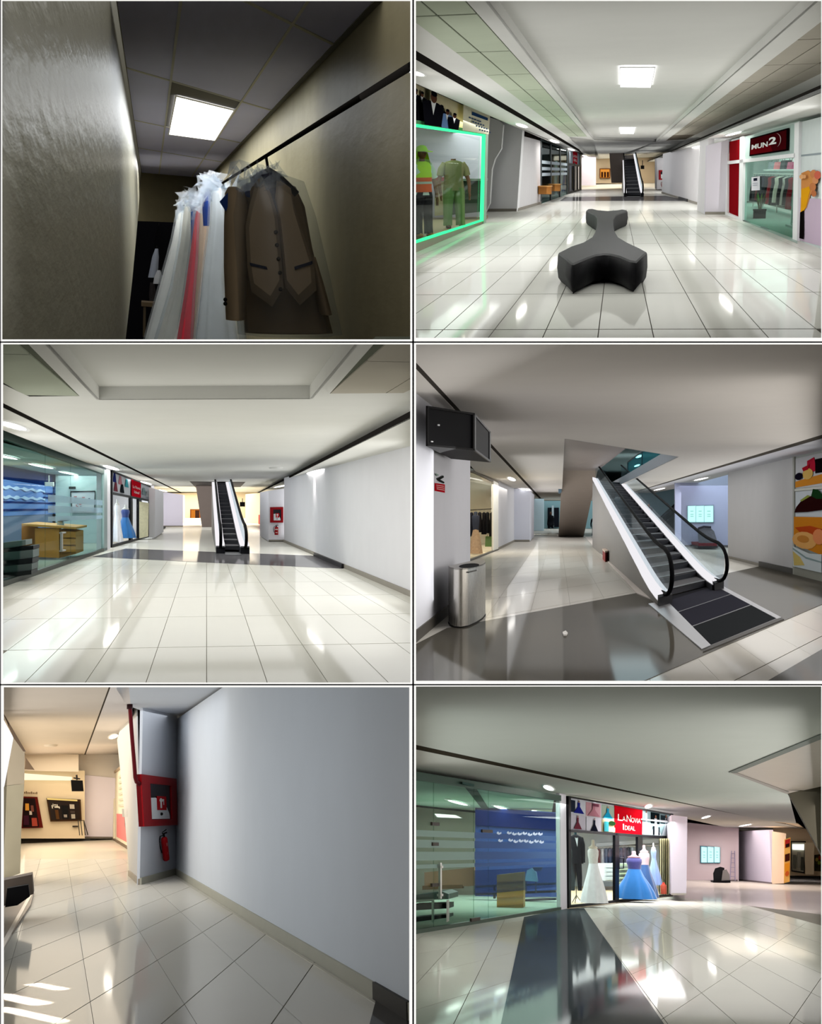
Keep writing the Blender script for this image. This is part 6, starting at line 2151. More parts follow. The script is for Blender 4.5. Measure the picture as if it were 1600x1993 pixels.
# ceilings
cb = MB().use(matte((196, 200, 206)))
cb.slab([r.z(x, y, ZC) for x, y in ((232, 1334), (440, 1334), (335, 1406), (246, 1372), (226, 1340))], (0, 0, .004))
ce5 = struct('ceiling', cb, None, r, 'ceiling corner above the fire cabinet')
cb = MB().use(matte((206, 194, 180)))
cb.slab([r.z(x, y, ZC) for x, y in ((4, 1334), (213, 1334), (150, 1507), (75, 1507), (4, 1400))], (0, 0, .004))
ce5b = struct('ceiling', cb, None, r, 'long beige ceiling of the passage beyond the cabinet pier')
put('painted_slot_shade', flat(r, [(211, 1334), (217, 1334), (152.5, 1508), (150, 1508)], ZC + .003, .04), matte((74, 66, 58)), r, ce5b)  # dark strip for the shade up in the slot
put('soffit', flat(r, [(216.5, 1334), (250, 1334), (258, 1400), (245, 1475), (208, 1515), (152, 1508)], ZC, .04), matte((216, 208, 202)), r, ce5b)
for i, (x, y, rr) in enumerate(((221, 1433, 7), (188, 1486, 5.5), (172, 1511, 4))):
    downlight(r, x, y, ZC, rr, 'downlight %s from the viewer in the warm passage by the cabinet' % ('one two three'.split()[i]), 'downlights of the warm passage', e=12, col=(255, 244, 226))
tag(put('smoke_detector', MB().lathe([(.2, 0), (.18, -.03), (.08, -.05)], 14, r.z(99, 1450, ZC), sy=3), mat((206, 196, 182), .5), r, base=r.z(99, 1450, ZC)), 'round smoke detector on the beige passage ceiling', 'detector')
# big wall
A, B = r.z(803, 1988.5), r.z(342, 1702)
struct('wall_right', MB().slab([r.w(x, y, A, B) for x, y in ((342, 1702), (800, 1986.6), (800, 1334.5), (438, 1334.5), (336, 1405))], (.02, 0, 0)), wall5, r, 'large plain blue-white wall')
struct('baseboard_right', band(r, A, B, 0, .115, .02), mat((176, 174, 160), .5, .2), r, 'grey-green skirting along the large plain wall')
struct('baseboard_right', band(r, r.z(800, 1986.5), r.z(733, 1944), 0, .12, .03), mat((56, 54, 50), .5, .2), r, 'dark stretch of skirting in the corner of the large plain wall')
# pier with the cabinet
A, B = r.z(272, 1722), r.z(342, 1702)
struct('wall_back', upright(r, A, B, 0, ZC, .05), matte((214, 218, 226)), r, 'white pier face carrying the large red cabinet')
struct('baseboard_back', band(r, A, B, 0, .115, .03), mat((176, 174, 160), .5, .2), r, 'skirting of the cabinet pier face')
A2, B2 = r.z(272, 1722), r.z(252, 1704)
struct('wall_left', MB().slab([r.w(x, y, A2, B2) for x, y in ((272, 1722), (252, 1704), (240, 1560), (228, 1440), (246, 1371), (266, 1380))], (.02, 0, 0)), matte((204, 202, 200)), r, 'narrow side of the cabinet pier')
struct('baseboard_left', band(r, A2, B2, 0, .1, .03), mat((160, 150, 136), .5, .2), r, 'skirting on the narrow side of the cabinet pier')
sh = wsheet(r, A, B, [(264, 1507), (334, 1516), (336, 1606), (270, 1609)])
fire_cabinet(r, sh, 'large red fire hose cabinet with white reel and pictogram', .10)
nb = sh.n
px_ = thing('fire_pipe', 'dark red fire pipe running down the pier into the cabinet', 'pipe', r, r.w(256, 1510, A, B))
off = nb * .05
path = [r.w(247, 1371, A, B) + off, r.w(251, 1430, A, B) + off, r.w(256, 1490, A, B) + off, r.w(257.5, 1513, A, B) + off, r.w(260, 1522, A, B) + off, r.w(266, 1525, A, B) + off]
put('pipe_run', MB().tube(path, .034, 10), mat((92, 10, 20), .4, .4), r, px_)
put('coupling', MB().tube([path[-1] - (path[-1] - path[-2]) * .2, path[-1] + (path[-1] - path[-2]) * .25], .045, 10), mat((70, 10, 18), .4, .4), r, px_)
put('pipe_clip', MB().tube([path[0], path[0] + V((0, 0, -.08))], .05, 10), mat((40, 10, 14), .4, .4), r, px_)
extinguisher(r, r.w(309, 1620, A, B) + nb * .09, r.w(314.5, 1674, A, B) + nb * .09, .062, 'fire extinguisher hanging below the large red cabinet')
ol = thing('wall_switch', 'small metal switch box with a cable on the narrow pier side', 'switch', r, r.w(243, 1588, A2, B2))
put('plate', MB().slab([r.w(x, y, A2, B2) for x, y in ((237, 1574), (249, 1574), (249, 1590), (238, 1590))], nb * .05), mat((150, 146, 140), .4), r, ol)
put('cable', MB().tube([r.w(240, 1590, A2, B2) + nb * .03, r.w(241, 1605, A2, B2) + nb * .03, r.w(243, 1620, A2, B2) + nb * .03], .008, 5), mat((60, 56, 52), .5), r, ol)
# warm passage
YB = 47.0
struct('wall_back', MB().slab([r.y(x, y, 46.4) for x, y in ((40, 1468), (153, 1468), (153, 1502), (40, 1500))], (0, .2, 0)), matte((226, 212, 192)), r, 'beige bulkhead above the far shop windows')
struct('wall_back', MB().slab([r.y(x, y, 47.5) for x, y in ((150, 1468), (234, 1468), (234, 1516), (150, 1510))], (0, .2, 0)), matte((232, 224, 214)), r, 'pale bulkhead above the lilac far wall')
struct('wall_back', MB().slab([r.y(x, y, YB) for x, y in ((40, 1495), (165, 1500), (165, 1632), (40, 1632))], (0, .3, 0)), matte((240, 222, 190)), r, 'cream far wall with dark shop windows')
struct('wall_right', MB().slab([r.y(x, y, 47.45) for x, y in ((161, 1508), (232, 1515), (232, 1633), (161, 1631.5))], (0, .3, 0)), matte((246, 238, 250)), r, 'lilac far wall beside the hanging screen')
struct('baseboard_back', MB().slab([r.y(x, y, 47.35) for x, y in ((163, 1628), (226, 1629), (226, 1632.5), (163, 1631.5))], (0, .1, 0)), mat((120, 112, 104), .5), r, 'skirting of the lilac far wall')
bd = MB().slab([r.y(x, y, YB - .2) for x, y in ((46, 1505), (140, 1512), (140, 1519), (46, 1518))], (0, .2, 0))
tag(put('lit_fascia', bd, glow((255, 240, 205), 1.1), r, base=r.y(90, 1518, YB)), 'long glowing cornice above the far shop windows', 'light')
dw = thing('shop_window', 'wide dark shop window with white lettering in the warm passage', 'shop window', r, r.y(125, 1600, YB))
sh = ysheet(r, YB - .1, [(90, 1553), (157, 1556), (159, 1598), (98, 1599)])
b = MB()
sbox(sh, b, 0, 0, 1, 1, 0, .05, mat((70, 46, 26), .4))
put('frame', b, None, r, dw)
b = MB()
sbox(sh, b, .04, .1, .96, .93, .05, .07, mat((36, 24, 16), .25, .4))
put('pane', b, None, r, dw)
b = MB()
sh.k = 13
for (u, v, w_, h_) in ((.12, .30, .03, .14), (.16, .24, .02, .12), (.20, .26, .05, .05), (.20, .34, .14, .07), (.27, .26, .03, .1), (.33, .36, .03, .08)):
    sh.rect(b, u, v, u + w_, v + h_, matte((220, 214, 200)))
for (u, v, w_, h_, c) in ((.40, .3, .2, .55, (30, 30, 30)), (.66, .24, .14, .2, (190, 180, 165)), (.66, .52, .14, .12, (70, 60, 55)), (.68, .68, .12, .2, (176, 168, 154)), (.2, .5, .1, .4, (90, 60, 34)), (.45, .7, .1, .12, (160, 150, 140))):
    sh.rect(b, u, v, u + w_, v + h_, matte(c))
put('window_display', b, None, r, dw)
put('brass_strip', MB().slab([sh.at(0.02, .0, .08), sh.at(.9, .02, .08), sh.at(.9, .09, .08), sh.at(.02, .07, .08)], sh.n * .05), glow((250, 210, 120), .9), r, dw)  # sheen of the brass put in as a glow
dr = thing('shop_entrance', 'dark red shop entrance with dolls and orange goods in the warm passage', 'entrance', r, r.y(62, 1612, YB))
sh = ysheet(r, YB - .1, [(44, 1550), (73, 1551), (84, 1611), (42, 1612)])
b = MB()
sbox(sh, b, 0, 0, 1, 1, 0, .05, mat((96, 22, 16), .4))
put('frame', b, None, r, dr)
b = MB()
sbox(sh, b, .06, .05, .82, .97, .05, .07, mat((30, 14, 14), .3))  # dark slab painting the shade inside the entrance
put('opening', b, None, r, dr)
for i, (u, v, w_, h_, c) in enumerate(((.18, .22, .22, .22, (214, 150, 60)), (.5, .28, .16, .2, (120, 70, 60)), (.5, .68, .26, .26, (170, 70, 56)), (.1, .6, .26, .3, (60, 24, 40)), (.4, .46, .14, .12, (200, 190, 180)))):
    b = MB()
    sbox(sh, b, u, v, u + w_, v + h_, .08, .13, mat(c, .6))
    put('display_item', b, None, r, dr)
b = MB()
sh2 = ysheet(r, YB - .1, [(46, 1539), (74, 1541), (74, 1547), (46, 1546)])
for k in range(8):
    sh2.rect(b, .03 + k * .12, .3 - .2 * (k % 3 == 1), .11 + k * .12, .8, matte((110, 90, 66)))
tag(put('shop_lettering', b, None, r, base=r.y(60, 1546, YB)), 'small dark lettering above the dark red entrance', 'lettering')
rl = thing('metal_railing', 'thin metal railing beside the wide dark window', 'railing', r, r.y(160, 1626, 46))
Ps = [r.y(x, y, 46) for x, y in ((152, 1597), (163, 1597), (171, 1625))]
put('top_bar', MB().tube(Ps, .02, 6), mat((60, 56, 50), .4), r, rl)
for x, y0 in ((152, 1597), (157, 1597), (163, 1597)):
    put('post', MB().tube([r.y(x, y0, 46), r.y(x + 3, 1626, 46)], .015, 6), mat((70, 66, 60), .4), r, rl)
tag(put('vent_plate', MB().slab([r.y(x, y, YB - .1) for x, y in ((141, 1607), (152, 1607), (152, 1610), (141, 1610))], (0, .05, 0)), mat((60, 52, 44), .5), r, base=r.y(146, 1610, YB)), 'small dark vent plate low on the cream far wall', 'vent')
tv = thing('hanging_screen', 'black screen hanging from the ceiling of the warm passage', 'screen', r, r.y(151, 1540, 42))
put('panel', MB().slab([r.y(x, y, 42) for x, y in ((138, 1518), (161, 1519), (163, 1540), (140, 1540))], (0, .5, 0)), mat((16, 15, 15), .3), r, tv)
put('mount', MB().tube([r.y(150, 1518, 42.2), r.y(149, 1508, 42.2)], .03, 6).tube([r.y(143, 1514, 42.2), r.y(156, 1516, 42.2)], .025, 6), mat((50, 46, 44), .4), r, tv)
A, B = r.z(208, 1626), r.z(252, 1654)
ps = thing('pink_shop_front', 'glass shop front with pink panels behind the cabinet pier', 'shopfront', r, A)
sh = wsheet(r, A, B, [(208, 1513), (252, 1478), (252, 1654), (208, 1626)])
b = MB()
sbox(sh, b, 0, 0, 1, .03, -.03, .03, mat((170, 150, 126), .4))
put('header', b, None, r, ps)
for u in (.0, .28, .97):
    b = MB()
    sbox(sh, b, u, 0, u + .05, 1, -.03, .03, mat((240, 230, 210), .4))
    put('post', b, None, r, ps)
b = MB()
sbox(sh, b, .05, .03, 1, .98, -.03, -.02, matte((250, 240, 216)))
put('lit_backing', b, None, r, ps)
b = MB()
sbox(sh, b, .45, .62, .9, .93, -.01, .02, mat((226, 130, 130), .5))
put('pink_panel', b, None, r, ps)
for i in range(6):
    b = MB()
    sbox(sh, b, .55, .12 + i * .075, .95, .15 + i * .075, -.01, .02, mat((206, 206, 190), .5))
    put('shelf_line', b, None, r, ps)
b = MB()
sbox(sh, b, 0, .975, 1, 1, -.03, .04, mat((110, 96, 80), .4))
put('sill_rail', b, None, r, ps)
# escalator side at the very edge
es = thing('escalator_flank', 'marble and glass side of an escalator at the picture edge', 'escalator', r, r.z(20, 1780))
Y = 20.0
put('bright_glass', MB().slab([r.y(x, y, 23) for x, y in ((4, 1395), (26, 1435), (8, 1530), (4, 1540))], (0, .1, 0)), glow((250, 250, 250), 1.0), r, es)  # bright light on the glass put in as a glow
put('grey_panel', MB().slab([r.y(x, y, 23.5) for x, y in ((4, 1525), (26, 1436), (48, 1462), (47, 1525), (4, 1530))], (0, .1, 0)), mat((176, 162, 140), .5), r, es)
put('grey_panel', MB().slab([r.y(x, y, 23.5) for x, y in ((4, 1530.5), (47, 1525.5), (41, 1620), (39, 1700), (4, 1712))], (0, .1, 0)), mat((168, 158, 134), .4, .3, amt=.15, scale=2), r, es)
put('corner_trim', MB().slab([r.y(x, y, 23) for x, y in ((4, 1384), (8, 1390), (50, 1462), (45, 1462), (26, 1436))], (0, .2, 0)), mat((110, 92, 76), .5), r, es)
put('ceiling_trim', MB().slab([r.y(x, y, 26) for x, y in ((50, 1474), (67, 1498), (48, 1497))], (0, .2, 0)), mat((130, 110, 92), .5), r, es)
put('newel_block', MB().slab([r.y(x, y, 17) for x, y in ((4, 1714), (62, 1702), (65, 1740), (4, 1765))], (0, .6, 0)), mat((96, 84, 74), .5), r, es)
put('rubber_cover', MB().slab([r.y(x, y, 16.6) for x, y in ((14, 1729), (55, 1722), (58, 1745), (34, 1762), (10, 1766))], (0, .2, 0)), mat((16, 15, 16), .5), r, es)
put('floor_edge', flat(r, [(4, 1770), (66, 1738), (60, 1764), (4, 1850)], .0, .03), mat((132, 118, 104), .4, .3), r, es)
put('metal_edge', flat(r, [(58, 1742), (66, 1738), (4, 1856), (4, 1838)], .005, .03), steel((190, 184, 176), .35), r, es)


# ================================================================== the hall of the bridal shop
r = R6
wall6, ceil6 = matte((214, 208, 212)), matte((198, 200, 194))
ZC = 2.93
fl6 = floor_of(r, [(806.5, 1999), (1601.5, 1999), (1601.5, 1690), (1450, 1700), (1100, 1720), (806.5, 1770)], matte((130, 124, 116)), 'glossy tiled floor of the bridal shop hall', z=-.008)
TILE6 = polished((200, 197, 187), .24, .05)
da = r.ray(1760, 1672)
da = V((da.x, da.y, 0)) / da.y
db = r.ray(1050, 1656)
db = V((db.x, db.y, 0)) / db.y
reg = [r.z(x, y) for x, y in ((806.5, 1999), (1601.5, 1999), (1601.5, 1780), (1310, 1745), (1000, 1785), (806.5, 1818))]
O6 = r.z(1292, 1993, -.05)
tiles(fl6, r, O6, da * 2.35, db * 4.2, range(-12, 8), range(-3, 9), reg, -.008, .008, (.03, .03), TILE6)
put('far_tile_field', flat(r, [(1310, 1745), (1601.5, 1780), (1601.5, 1690), (1450, 1700), (1290, 1715)], -.001, -.006), polished((206, 196, 192), .32, .05), r, fl6)
DT6 = polished((70, 76, 80), .13, .05)
put('dark_tile_band', flat(r, [(1020, 1785), (1104, 1769), (1137, 1768), (1296, 1999), (974, 1999)], 0, .006), DT6, r, fl6)
cb = MB().use(ceil6)
cb.slab([r.z(x, y, ZC) for x, y in ((806.5, 1449), (806.5, 1333), (1601.5, 1333), (1601.5, 1428), (1421, 1502), (1535, 1545), (1550, 1604), (1500, 1599))], (0, 0, .004))
ce6 = struct('ceiling', cb, None, r, 'grey-green ceiling of the bridal shop hall')
put('painted_slot_shade', flat(r, [(806.5, 1446), (1530, 1602), (1530, 1605), (806.5, 1459)], ZC + .003, .04), matte((60, 54, 46)), r, ce6)  # the slot's shade painted as a dark strip
put('soffit', flat(r, [(806.5, 1458.5), (1530, 1604.5), (1560, 1612), (1580, 1630), (1440, 1616), (1310, 1588), (1100, 1549), (806.5, 1503)], ZC, .04), matte((206, 204, 198)), r, ce6)
put('far_ceiling', flat(r, [(1500, 1598.5), (1552, 1603), (1565, 1612), (1530, 1603)], ZC - .002, .03), matte((226, 206, 180)), r, ce6)
for i, (x, y, rr) in enumerate(((1068, 1533, 8), (1262, 1569, 6), (1374, 1590, 4.5), (1450, 1606, 4), (1506, 1616, 3))):
    downlight(r, x, y, ZC, rr, 'downlight %s from the viewer along the bridal shop soffit' % ('one two three four five'.split()[i]), 'downlights of the bridal shop hall', e=12)
# dropped box of the escalator
op = thing('escalator_soffit', 'grey metal escalator underside dropping from the ceiling', 'escalator', r, r.z(1500, 1500, ZC))
q = [r.z(x, y, ZC - .002) for x, y in ((1421, 1502), (1601.5, 1428), (1601.5, 1530), (1535, 1545))]
put('bright_panel', MB().slab(q, (0, 0, .05)), mat((176, 164, 152), .35, .5), r, op)
put('edge_strip', flat(r, [(1418, 1502.5), (1601.5, 1427), (1601.5, 1436), (1432, 1504)], ZC - .006, -.01), mat((96, 104, 98), .4), r, op)
put('edge_strip', flat(r, [(1421, 1502.5), (1432, 1503), (1536, 1541), (1532, 1545)], ZC - .006, -.01), mat((150, 142, 136), .4), r, op)
put('side_panel', MB().slab([r.y(x, y, Yq) for x, y, Yq in ((1535, 1544, 30), (1601.5, 1528, 30), (1601.5, 1668, 30))], (0, .2, 0)), mat((92, 86, 74), .5), r, op)
# glass office
A, B = r.z(804, 1818.5), r.z(1091, 1771)
of = thing('glass_office_front', 'glass office front with frosted bands beside the bridal shop', 'shopfront', r, B)
sh = wsheet(r, A, B, [(804, 1501), (1091, 1548), (1091, 1771), (804, 1818.5)])
gl = glass((224, 238, 232), .05)
us = (0, .145, .42, .52, 1)
for i in range(4):
    b = MB()
    sbox(sh, b, us[i] + .001, .05, us[i + 1] - .001, .985, -.02, 0, gl)
    put('pane', b, None, r, of)
b = MB()
sbox(sh, b, 0, 0, 1, .05, -.1, .02, mat((62, 82, 72), .4))
put('transom', b, None, r, of)
b = MB()
sbox(sh, b, 0, .975, 1, 1, -.05, .02, mat((72, 84, 74), .4))
put('floor_rail', b, None, r, of)
hzb = glass((190, 205, 230), .04, .36, (150, 172, 214))
hzw = glass((235, 242, 240), .04, .45, (220, 236, 232))
for v0, v1 in ((.365, .405), (.425, .475), (.50, .555), (.58, .605)):
    for (u0, u1, m_) in ((0, .42, hzw), (.42, .97, hzb)):
        b = MB()
        sbox(sh, b, u0, v0, u1, v1, .004, .009, m_)
        put('frosted_band', b, None, r, of)
for (v0, v1, m_) in ((.63, .80, hzb),):
    b = MB()
    sbox(sh, b, .42, v0, .97, v1, .004, .009, glass((205, 216, 230), .04, .09, (130, 150, 190)))
    put('frosted_band', b, None, r, of)
b = MB()
for (u, v, w_) in ((.145, .31, .05), (.145, .44, .04), (.5, .34, .07), (.145, .70, .05), (.42, .955, .06)):
    q = MB()
    sbox(sh, q, u - w_ / 2, v, u + w_ / 2, v + .022, .0, .04, mat((70, 62, 56), .4))
    put('patch_fitting', q, None, r, of)
q = MB()
sbox(sh, q, .165, .57, .175, .80, .03, .07, steel())
sbox(sh, q, .165, .59, .185, .605, 0, .07, steel())
sbox(sh, q, .165, .77, .185, .785, 0, .07, steel())
put('door_handle', q, None, r, of)
b = MB()
hzt = matte((214, 226, 244))
s3 = wsheet(r, A, B, [(965, 1618), (1054, 1620), (1054, 1644), (965, 1640)], .004)
s3.k = 4
for row in (0, .62):
    for k in range(9):
        if k == 1:
            continue
        v = row + .05 * math.sin(k * 2.3 + row)
        s3.shape(b, [(k * .11, v + .12), (k * .11 + .03, v), (k * .11 + .06, v + .14), (k * .11 + .10, v + .04), (k * .11 + .105, v + .2), (k * .11 + .05, v + .30), (k * .11 + .005, v + .22)], hzt)
put('white_marks', b, None, r, of)
# inside of the office
YI = 44.0
put('inside_wall', MB().slab([r.y(x, y, YI) for x, y in ((803, 1560), (926, 1575), (926, 1746), (803, 1746))], (0, .3, 0)), matte((206, 204, 186)), r, of)
put('blue_wall', MB().slab([r.y(x, y, 41) for x, y in ((925, 1570), (1094, 1582), (1094, 1746), (925, 1746))], (0, .3, 0)), matte((58, 78, 136)), r, of)
put('dark_blue_wall_top', MB().slab([r.y(x, y, 40.9) for x, y in ((925, 1573), (1092, 1583), (1092, 1616), (925, 1606))], (0, .05, 0)), matte((20, 34, 84)), r, of)
put('inside_floor', MB().slab([r.z(x, y, .004) for x, y in ((804, 1818), (1091, 1771), (1091, 1742), (804, 1742))], (0, 0, .005)), polished((166, 182, 168), .22, .08), r, of)
zi = 2.75
put('inside_ceiling', MB().slab([r.z(x, y, zi) for x, y in ((803, 1513), (905, 1528), (948, 1580), (925, 1579), (803, 1566))], (0, 0, .05)), matte((178, 200, 186)), r, of)
put('inside_ceiling', MB().slab([r.z(x, y, zi) for x, y in ((922, 1531), (1078, 1558), (1072, 1594), (955, 1582))], (0, 0, .05)), matte((176, 200, 192)), r, of)
put('ceiling_beam', MB().slab([r.z(x, y, zi - .03) for x, y in ((900, 1526), (923, 1531), (956, 1583), (944, 1582))], (0, 0, .05)), matte((66, 86, 82)), r, of)
put('ceiling_edge', MB().slab([r.y(x, y, 42) for x, y in ((803, 1566), (926, 1578), (926, 1582), (803, 1570))], (0, .1, 0)), matte((40, 50, 46)), r, of)
for i, (x, y, rr) in enumerate(((892, 1562, 8), (976, 1572, 7), (1047, 1581, 7))):
    downlight(r, x, y, zi - .01, rr, 'downlight %s from the picture edge inside the frosted glass office' % ('one two three'.split()[i]), 'downlights inside the frosted office', e=9)
ft = thing('fluorescent_light', 'flat fluorescent ceiling light in the beige office room', 'ceiling light', r, r.y(870, 1588, 43.5))
put('tray', MB().slab([r.y(x, y, 43.6) for x, y in ((843, 1583), (888, 1586), (902, 1593), (850, 1591))], (0, .05, 0)), mat((220, 220, 214)), r, ft)
put('tube', MB().slab([r.y(x, y, 43.5) for x, y in ((846, 1584), (886, 1587), (898, 1592), (852, 1590))], (0, .05, 0)), glow((255, 255, 250), 3), r, ft)
wd = thing('wooden_stand', 'square wooden stand with shelves behind the frosted glass', 'stand', r, r.z(993, 1771))
Yw = r.z(993, 1771).y + 1.0
put('front_board', MB().slab([r.y(x, y, Yw) for x, y in ((967, 1703), (1019, 1697), (1019, 1766), (967, 1771))], (0, .6, 0)), mat((186, 142, 78), .5, .2), r, wd)
for i in range(4):
    y = 1716 + i * 15
    put('shelf_edge', MB().slab([r.y(a, b_, Yw - .05) for a, b_ in ((967, y), (1019, y - 3), (1019, y - .5), (967, y + 2.5))], (0, .1, 0)), mat((164, 118, 58), .5, .2), r, wd)
put('plinth', MB().slab([r.y(a, b_, Yw + .2) for a, b_ in ((973, 1770), (1016, 1765), (1016, 1770), (973, 1774))], (0, .4, 0)), mat((70, 56, 40), .5), r, wd)
t = thing('office_bench', 'long dark slatted seat behind the frosted glass', 'seat', r, r.y(1050, 1752, 38))
for i, y in enumerate((1722, 1737, 1752)):
    put('seat_rail', MB().slab([r.y(a, b_, 38) for a, b_ in ((926, y + 2), (1082, y - 4), (1082, y), (926, y + 6))], (0, .4, 0)), mat((34, 44, 56), .4), r, t)
    put('bracket', MB().slab([r.y(a, b_, 38.2) for a, b_ in ((960, y), (964, y), (964, y + 12), (960, y + 12))], (0, .2, 0)), mat((60, 70, 74), .4), r, t)
ch = thing('office_chair', 'pale plastic chair with a dark back beside the wooden stand', 'chair', r, r.y(1035, 1735, 37))
put('shell', MB().slab([r.y(x, y, 37) for x, y in ((1021, 1714), (1026, 1694), (1034, 1690), (1043, 1698), (1046, 1716))], (0, .4, 0)), mat((150, 190, 206), .4), r, ch)
put('backrest', MB().slab([r.y(x, y, 36.9) for x, y in ((1036, 1688), (1056, 1688), (1053, 1695), (1040, 1695))], (0, .2, 0)), mat((46, 60, 80), .4), r, ch)
for x in (1024, 1043):
    put('leg', MB().tube([r.y(x, 1715, 37.1), r.y(x, 1738, 37.1)], .02, 6), mat((60, 70, 80), .4), r, ch)
tb = thing('waiting_seat', 'black waiting seat with metal legs at the picture edge behind the glass', 'seat', r, r.y(840, 1795, 24.5))
Yt = 24.5
put('seat_cushion', MB().slab([r.y(x, y, Yt) for x, y in ((805, 1742), (860, 1735), (873, 1740), (873, 1750), (805, 1753))], (0, 1.5, 0)), mat((88, 108, 104), .4), r, tb)
put('front_panel', MB().slab([r.y(x, y, Yt - .1) for x, y in ((805, 1760), (873, 1758), (873, 1768), (805, 1772))], (0, .8, 0)), mat((20, 26, 26), .4), r, tb)
put('lower_panel', MB().slab([r.y(x, y, Yt - .1) for x, y in ((805, 1786), (872, 1780), (872, 1786), (805, 1795))], (0, .8, 0)), mat((26, 32, 30), .4), r, tb)
for x in (840, 869):
    put('leg', MB().slab([r.y(a, b_, Yt - .2) for a, b_ in ((x, 1752), (x + 4, 1752), (x + 4, 1793), (x, 1795))], (0, .1, 0)), steel(), r, tb)
put('cross_bar', MB().slab([r.y(a, b_, Yt - .2) for a, b_ in ((805, 1752), (843, 1750), (843, 1754), (805, 1757))], (0, .1, 0)), steel(), r, tb)
bp = thing('brown_counter', 'low brown counter in the beige office room', 'counter', r, r.y(890, 1730, 42))
put('front_panel', MB().slab([r.y(x, y, 42) for x, y in ((826, 1698), (923, 1688), (923, 1724), (826, 1730))], (0, .6, 0)), mat((166, 128, 100), .5), r, bp)
put('base_rail', MB().slab([r.y(x, y, 41.9) for x, y in ((822, 1724), (900, 1722), (900, 1729), (822, 1732))], (0, .4, 0)), mat((112, 84, 50), .5), r, bp)
A2, B2 = r.z(1091, 1771), r.z(1104, 1768.5)
struct('wall_left', upright(r, A2, B2, 0, ZC, .1), matte((220, 216, 224)), r, 'slim white post beside the black bridal shop frame')
# bridal shop
A, B = r.z(1103.5, 1768.5), r.z(1307, 1743.5)
bs = thing('bridal_shop_front', 'black framed bridal shop front with a large red name sign', 'shopfront', r, B)
fm = mat((16, 15, 18), .4)


def bw(*px):
    return [r.w(x, y, A, B) for x, y in px]


sh = wsheet(r, A, B, [(1104, 1549), (1308, 1584), (1307, 1743.5), (1104, 1768.5)])
nn = sh.n
for px in (((1103.5, 1549), (1108, 1549.5), (1108, 1768), (1103.5, 1768.5)), ((1303.5, 1583), (1308, 1584), (1307, 1743.5), (1303, 1744)), ((1104, 1549), (1308, 1584), (1308, 1586.5), (1104, 1552)),
           ((1104, 1614), (1307, 1629), (1307, 1634), (1104, 1619)), ((1104, 1762), (1307, 1739), (1307, 1743.5), (1104, 1768.5)), ((1194.5, 1622), (1202, 1622), (1202, 1757), (1194.5, 1758)), ((1239, 1626), (1248, 1627), (1248, 1751), (1239, 1752)), ((1202, 1752), (1239, 1748), (1239, 1754), (1202, 1758))):
    put('frame_bar', MB().slab([p - nn * .03 for p in bw(*px)], nn * .08), fm, r, bs)
put('stone_sill', MB().slab([p for p in bw((1104, 1767), (1195, 1757), (1195, 1762.5), (1104, 1773))], nn * .06), mat((190, 180, 160), .5), r, bs)
put('stone_sill', MB().slab([p for p in bw((1248, 1749.5), (1307, 1743), (1307, 1748), (1248, 1755))], nn * .06), mat((190, 180, 160), .5), r, bs)
for px in (((1108, 1619), (1195, 1625), (1195, 1758), (1108, 1764)), ((1202, 1626), (1239, 1628), (1239, 1752), (1202, 1756)), ((1248, 1630), (1303, 1634), (1303, 1741), (1248, 1748))):
    put('pane', MB().slab(bw(*px), -nn * .01), glass((240, 246, 246), .035), r, bs)
hq = put('door_handle', MB().tube([p + nn * .06 for p in bw((1203, 1670), (1210, 1670), (1210, 1690), (1203, 1690))], .016, 6), fm, r, bs)
put('handle_plate', MB().slab([p + nn * .035 for p in bw((1200, 1668), (1203, 1668), (1203, 1692), (1200, 1692))], nn * .02), fm, r, hq)
# header prints
pr = put('header_panel', MB().slab(bw((1108, 1552), (1304, 1585), (1304, 1629), (1108, 1615)), -nn * .02), matte((206, 206, 214)), r, bs)
s = Sheet(*bw((1108, 1552), (1195, 1567), (1195, 1622), (1108, 1615)), toward=eye(r), step=.003)
b = MB()


def dress(s, b, u, v, w_, h_, c, top=None):
    s.shape(b, [(u - w_ * .12, v), (u + w_ * .12, v), (u + w_ * .1, v + h_ * .38), (u + w_ * .5, v + h_), (u - w_ * .5, v + h_), (u - w_ * .1, v + h_ * .38)], matte(c))
    s.oval(b, u, v - h_ * .1, w_ * .07, h_ * .1, matte(top or (150, 110, 90)))


s.rect(b, .02, .05, .35, .48, M((206, 208, 220)))
s.rect(b, .37, .05, .70, .50, M((196, 150, 160)))
s.rect(b, .72, .05, 1, .52, M((150, 166, 150)))
s.rect(b, .72, .55, 1, .98, M((190, 180, 140)))
s.rect(b, .02, .52, .35, .98, M((196, 190, 204)))
s.rect(b, .37, .54, .70, .98, M((206, 204, 216)))
s.rect(b, .02, .07, .12, .44, M((40, 46, 60)))
dress(s, b, .20, .12, .24, .34, (34, 40, 130))
dress(s, b, .53, .14, .26, .34, (176, 118, 132))
s.rect(b, .5, .07, .64, .16, M((110, 60, 76)))
dress(s, b, .84, .16, .22, .34, (30, 140, 176))
dress(s, b, .16, .60, .18, .36, (110, 50, 64))
dress(s, b, .53, .62, .16, .36, (24, 26, 40))
s.oval(b, .92, .66, .08, .08, M((30, 60, 30)))
s.rect(b, .74, .62, .84, .96, M((60, 150, 160)))
s.rect(b, .84, .80, .98, .96, M((226, 216, 180)))
put('photo_print', b, None, r, bs)
s = Sheet(*bw((1195, 1566), (1249, 1574), (1248, 1628), (1195, 1624)), toward=eye(r), step=.003)
b = MB()
sbox(s, b, 0, 0, 1, 1, 0, .03, matte((184, 12, 26)))
put('red_sign', b, None, r, bs)
b = MB()
s.k = 12
lt = matte((246, 236, 228))
s.text(b, 'L', .10, .30, .25, .52, lt)
s.text(b, 'A', .26, .36, .38, .52, lt)
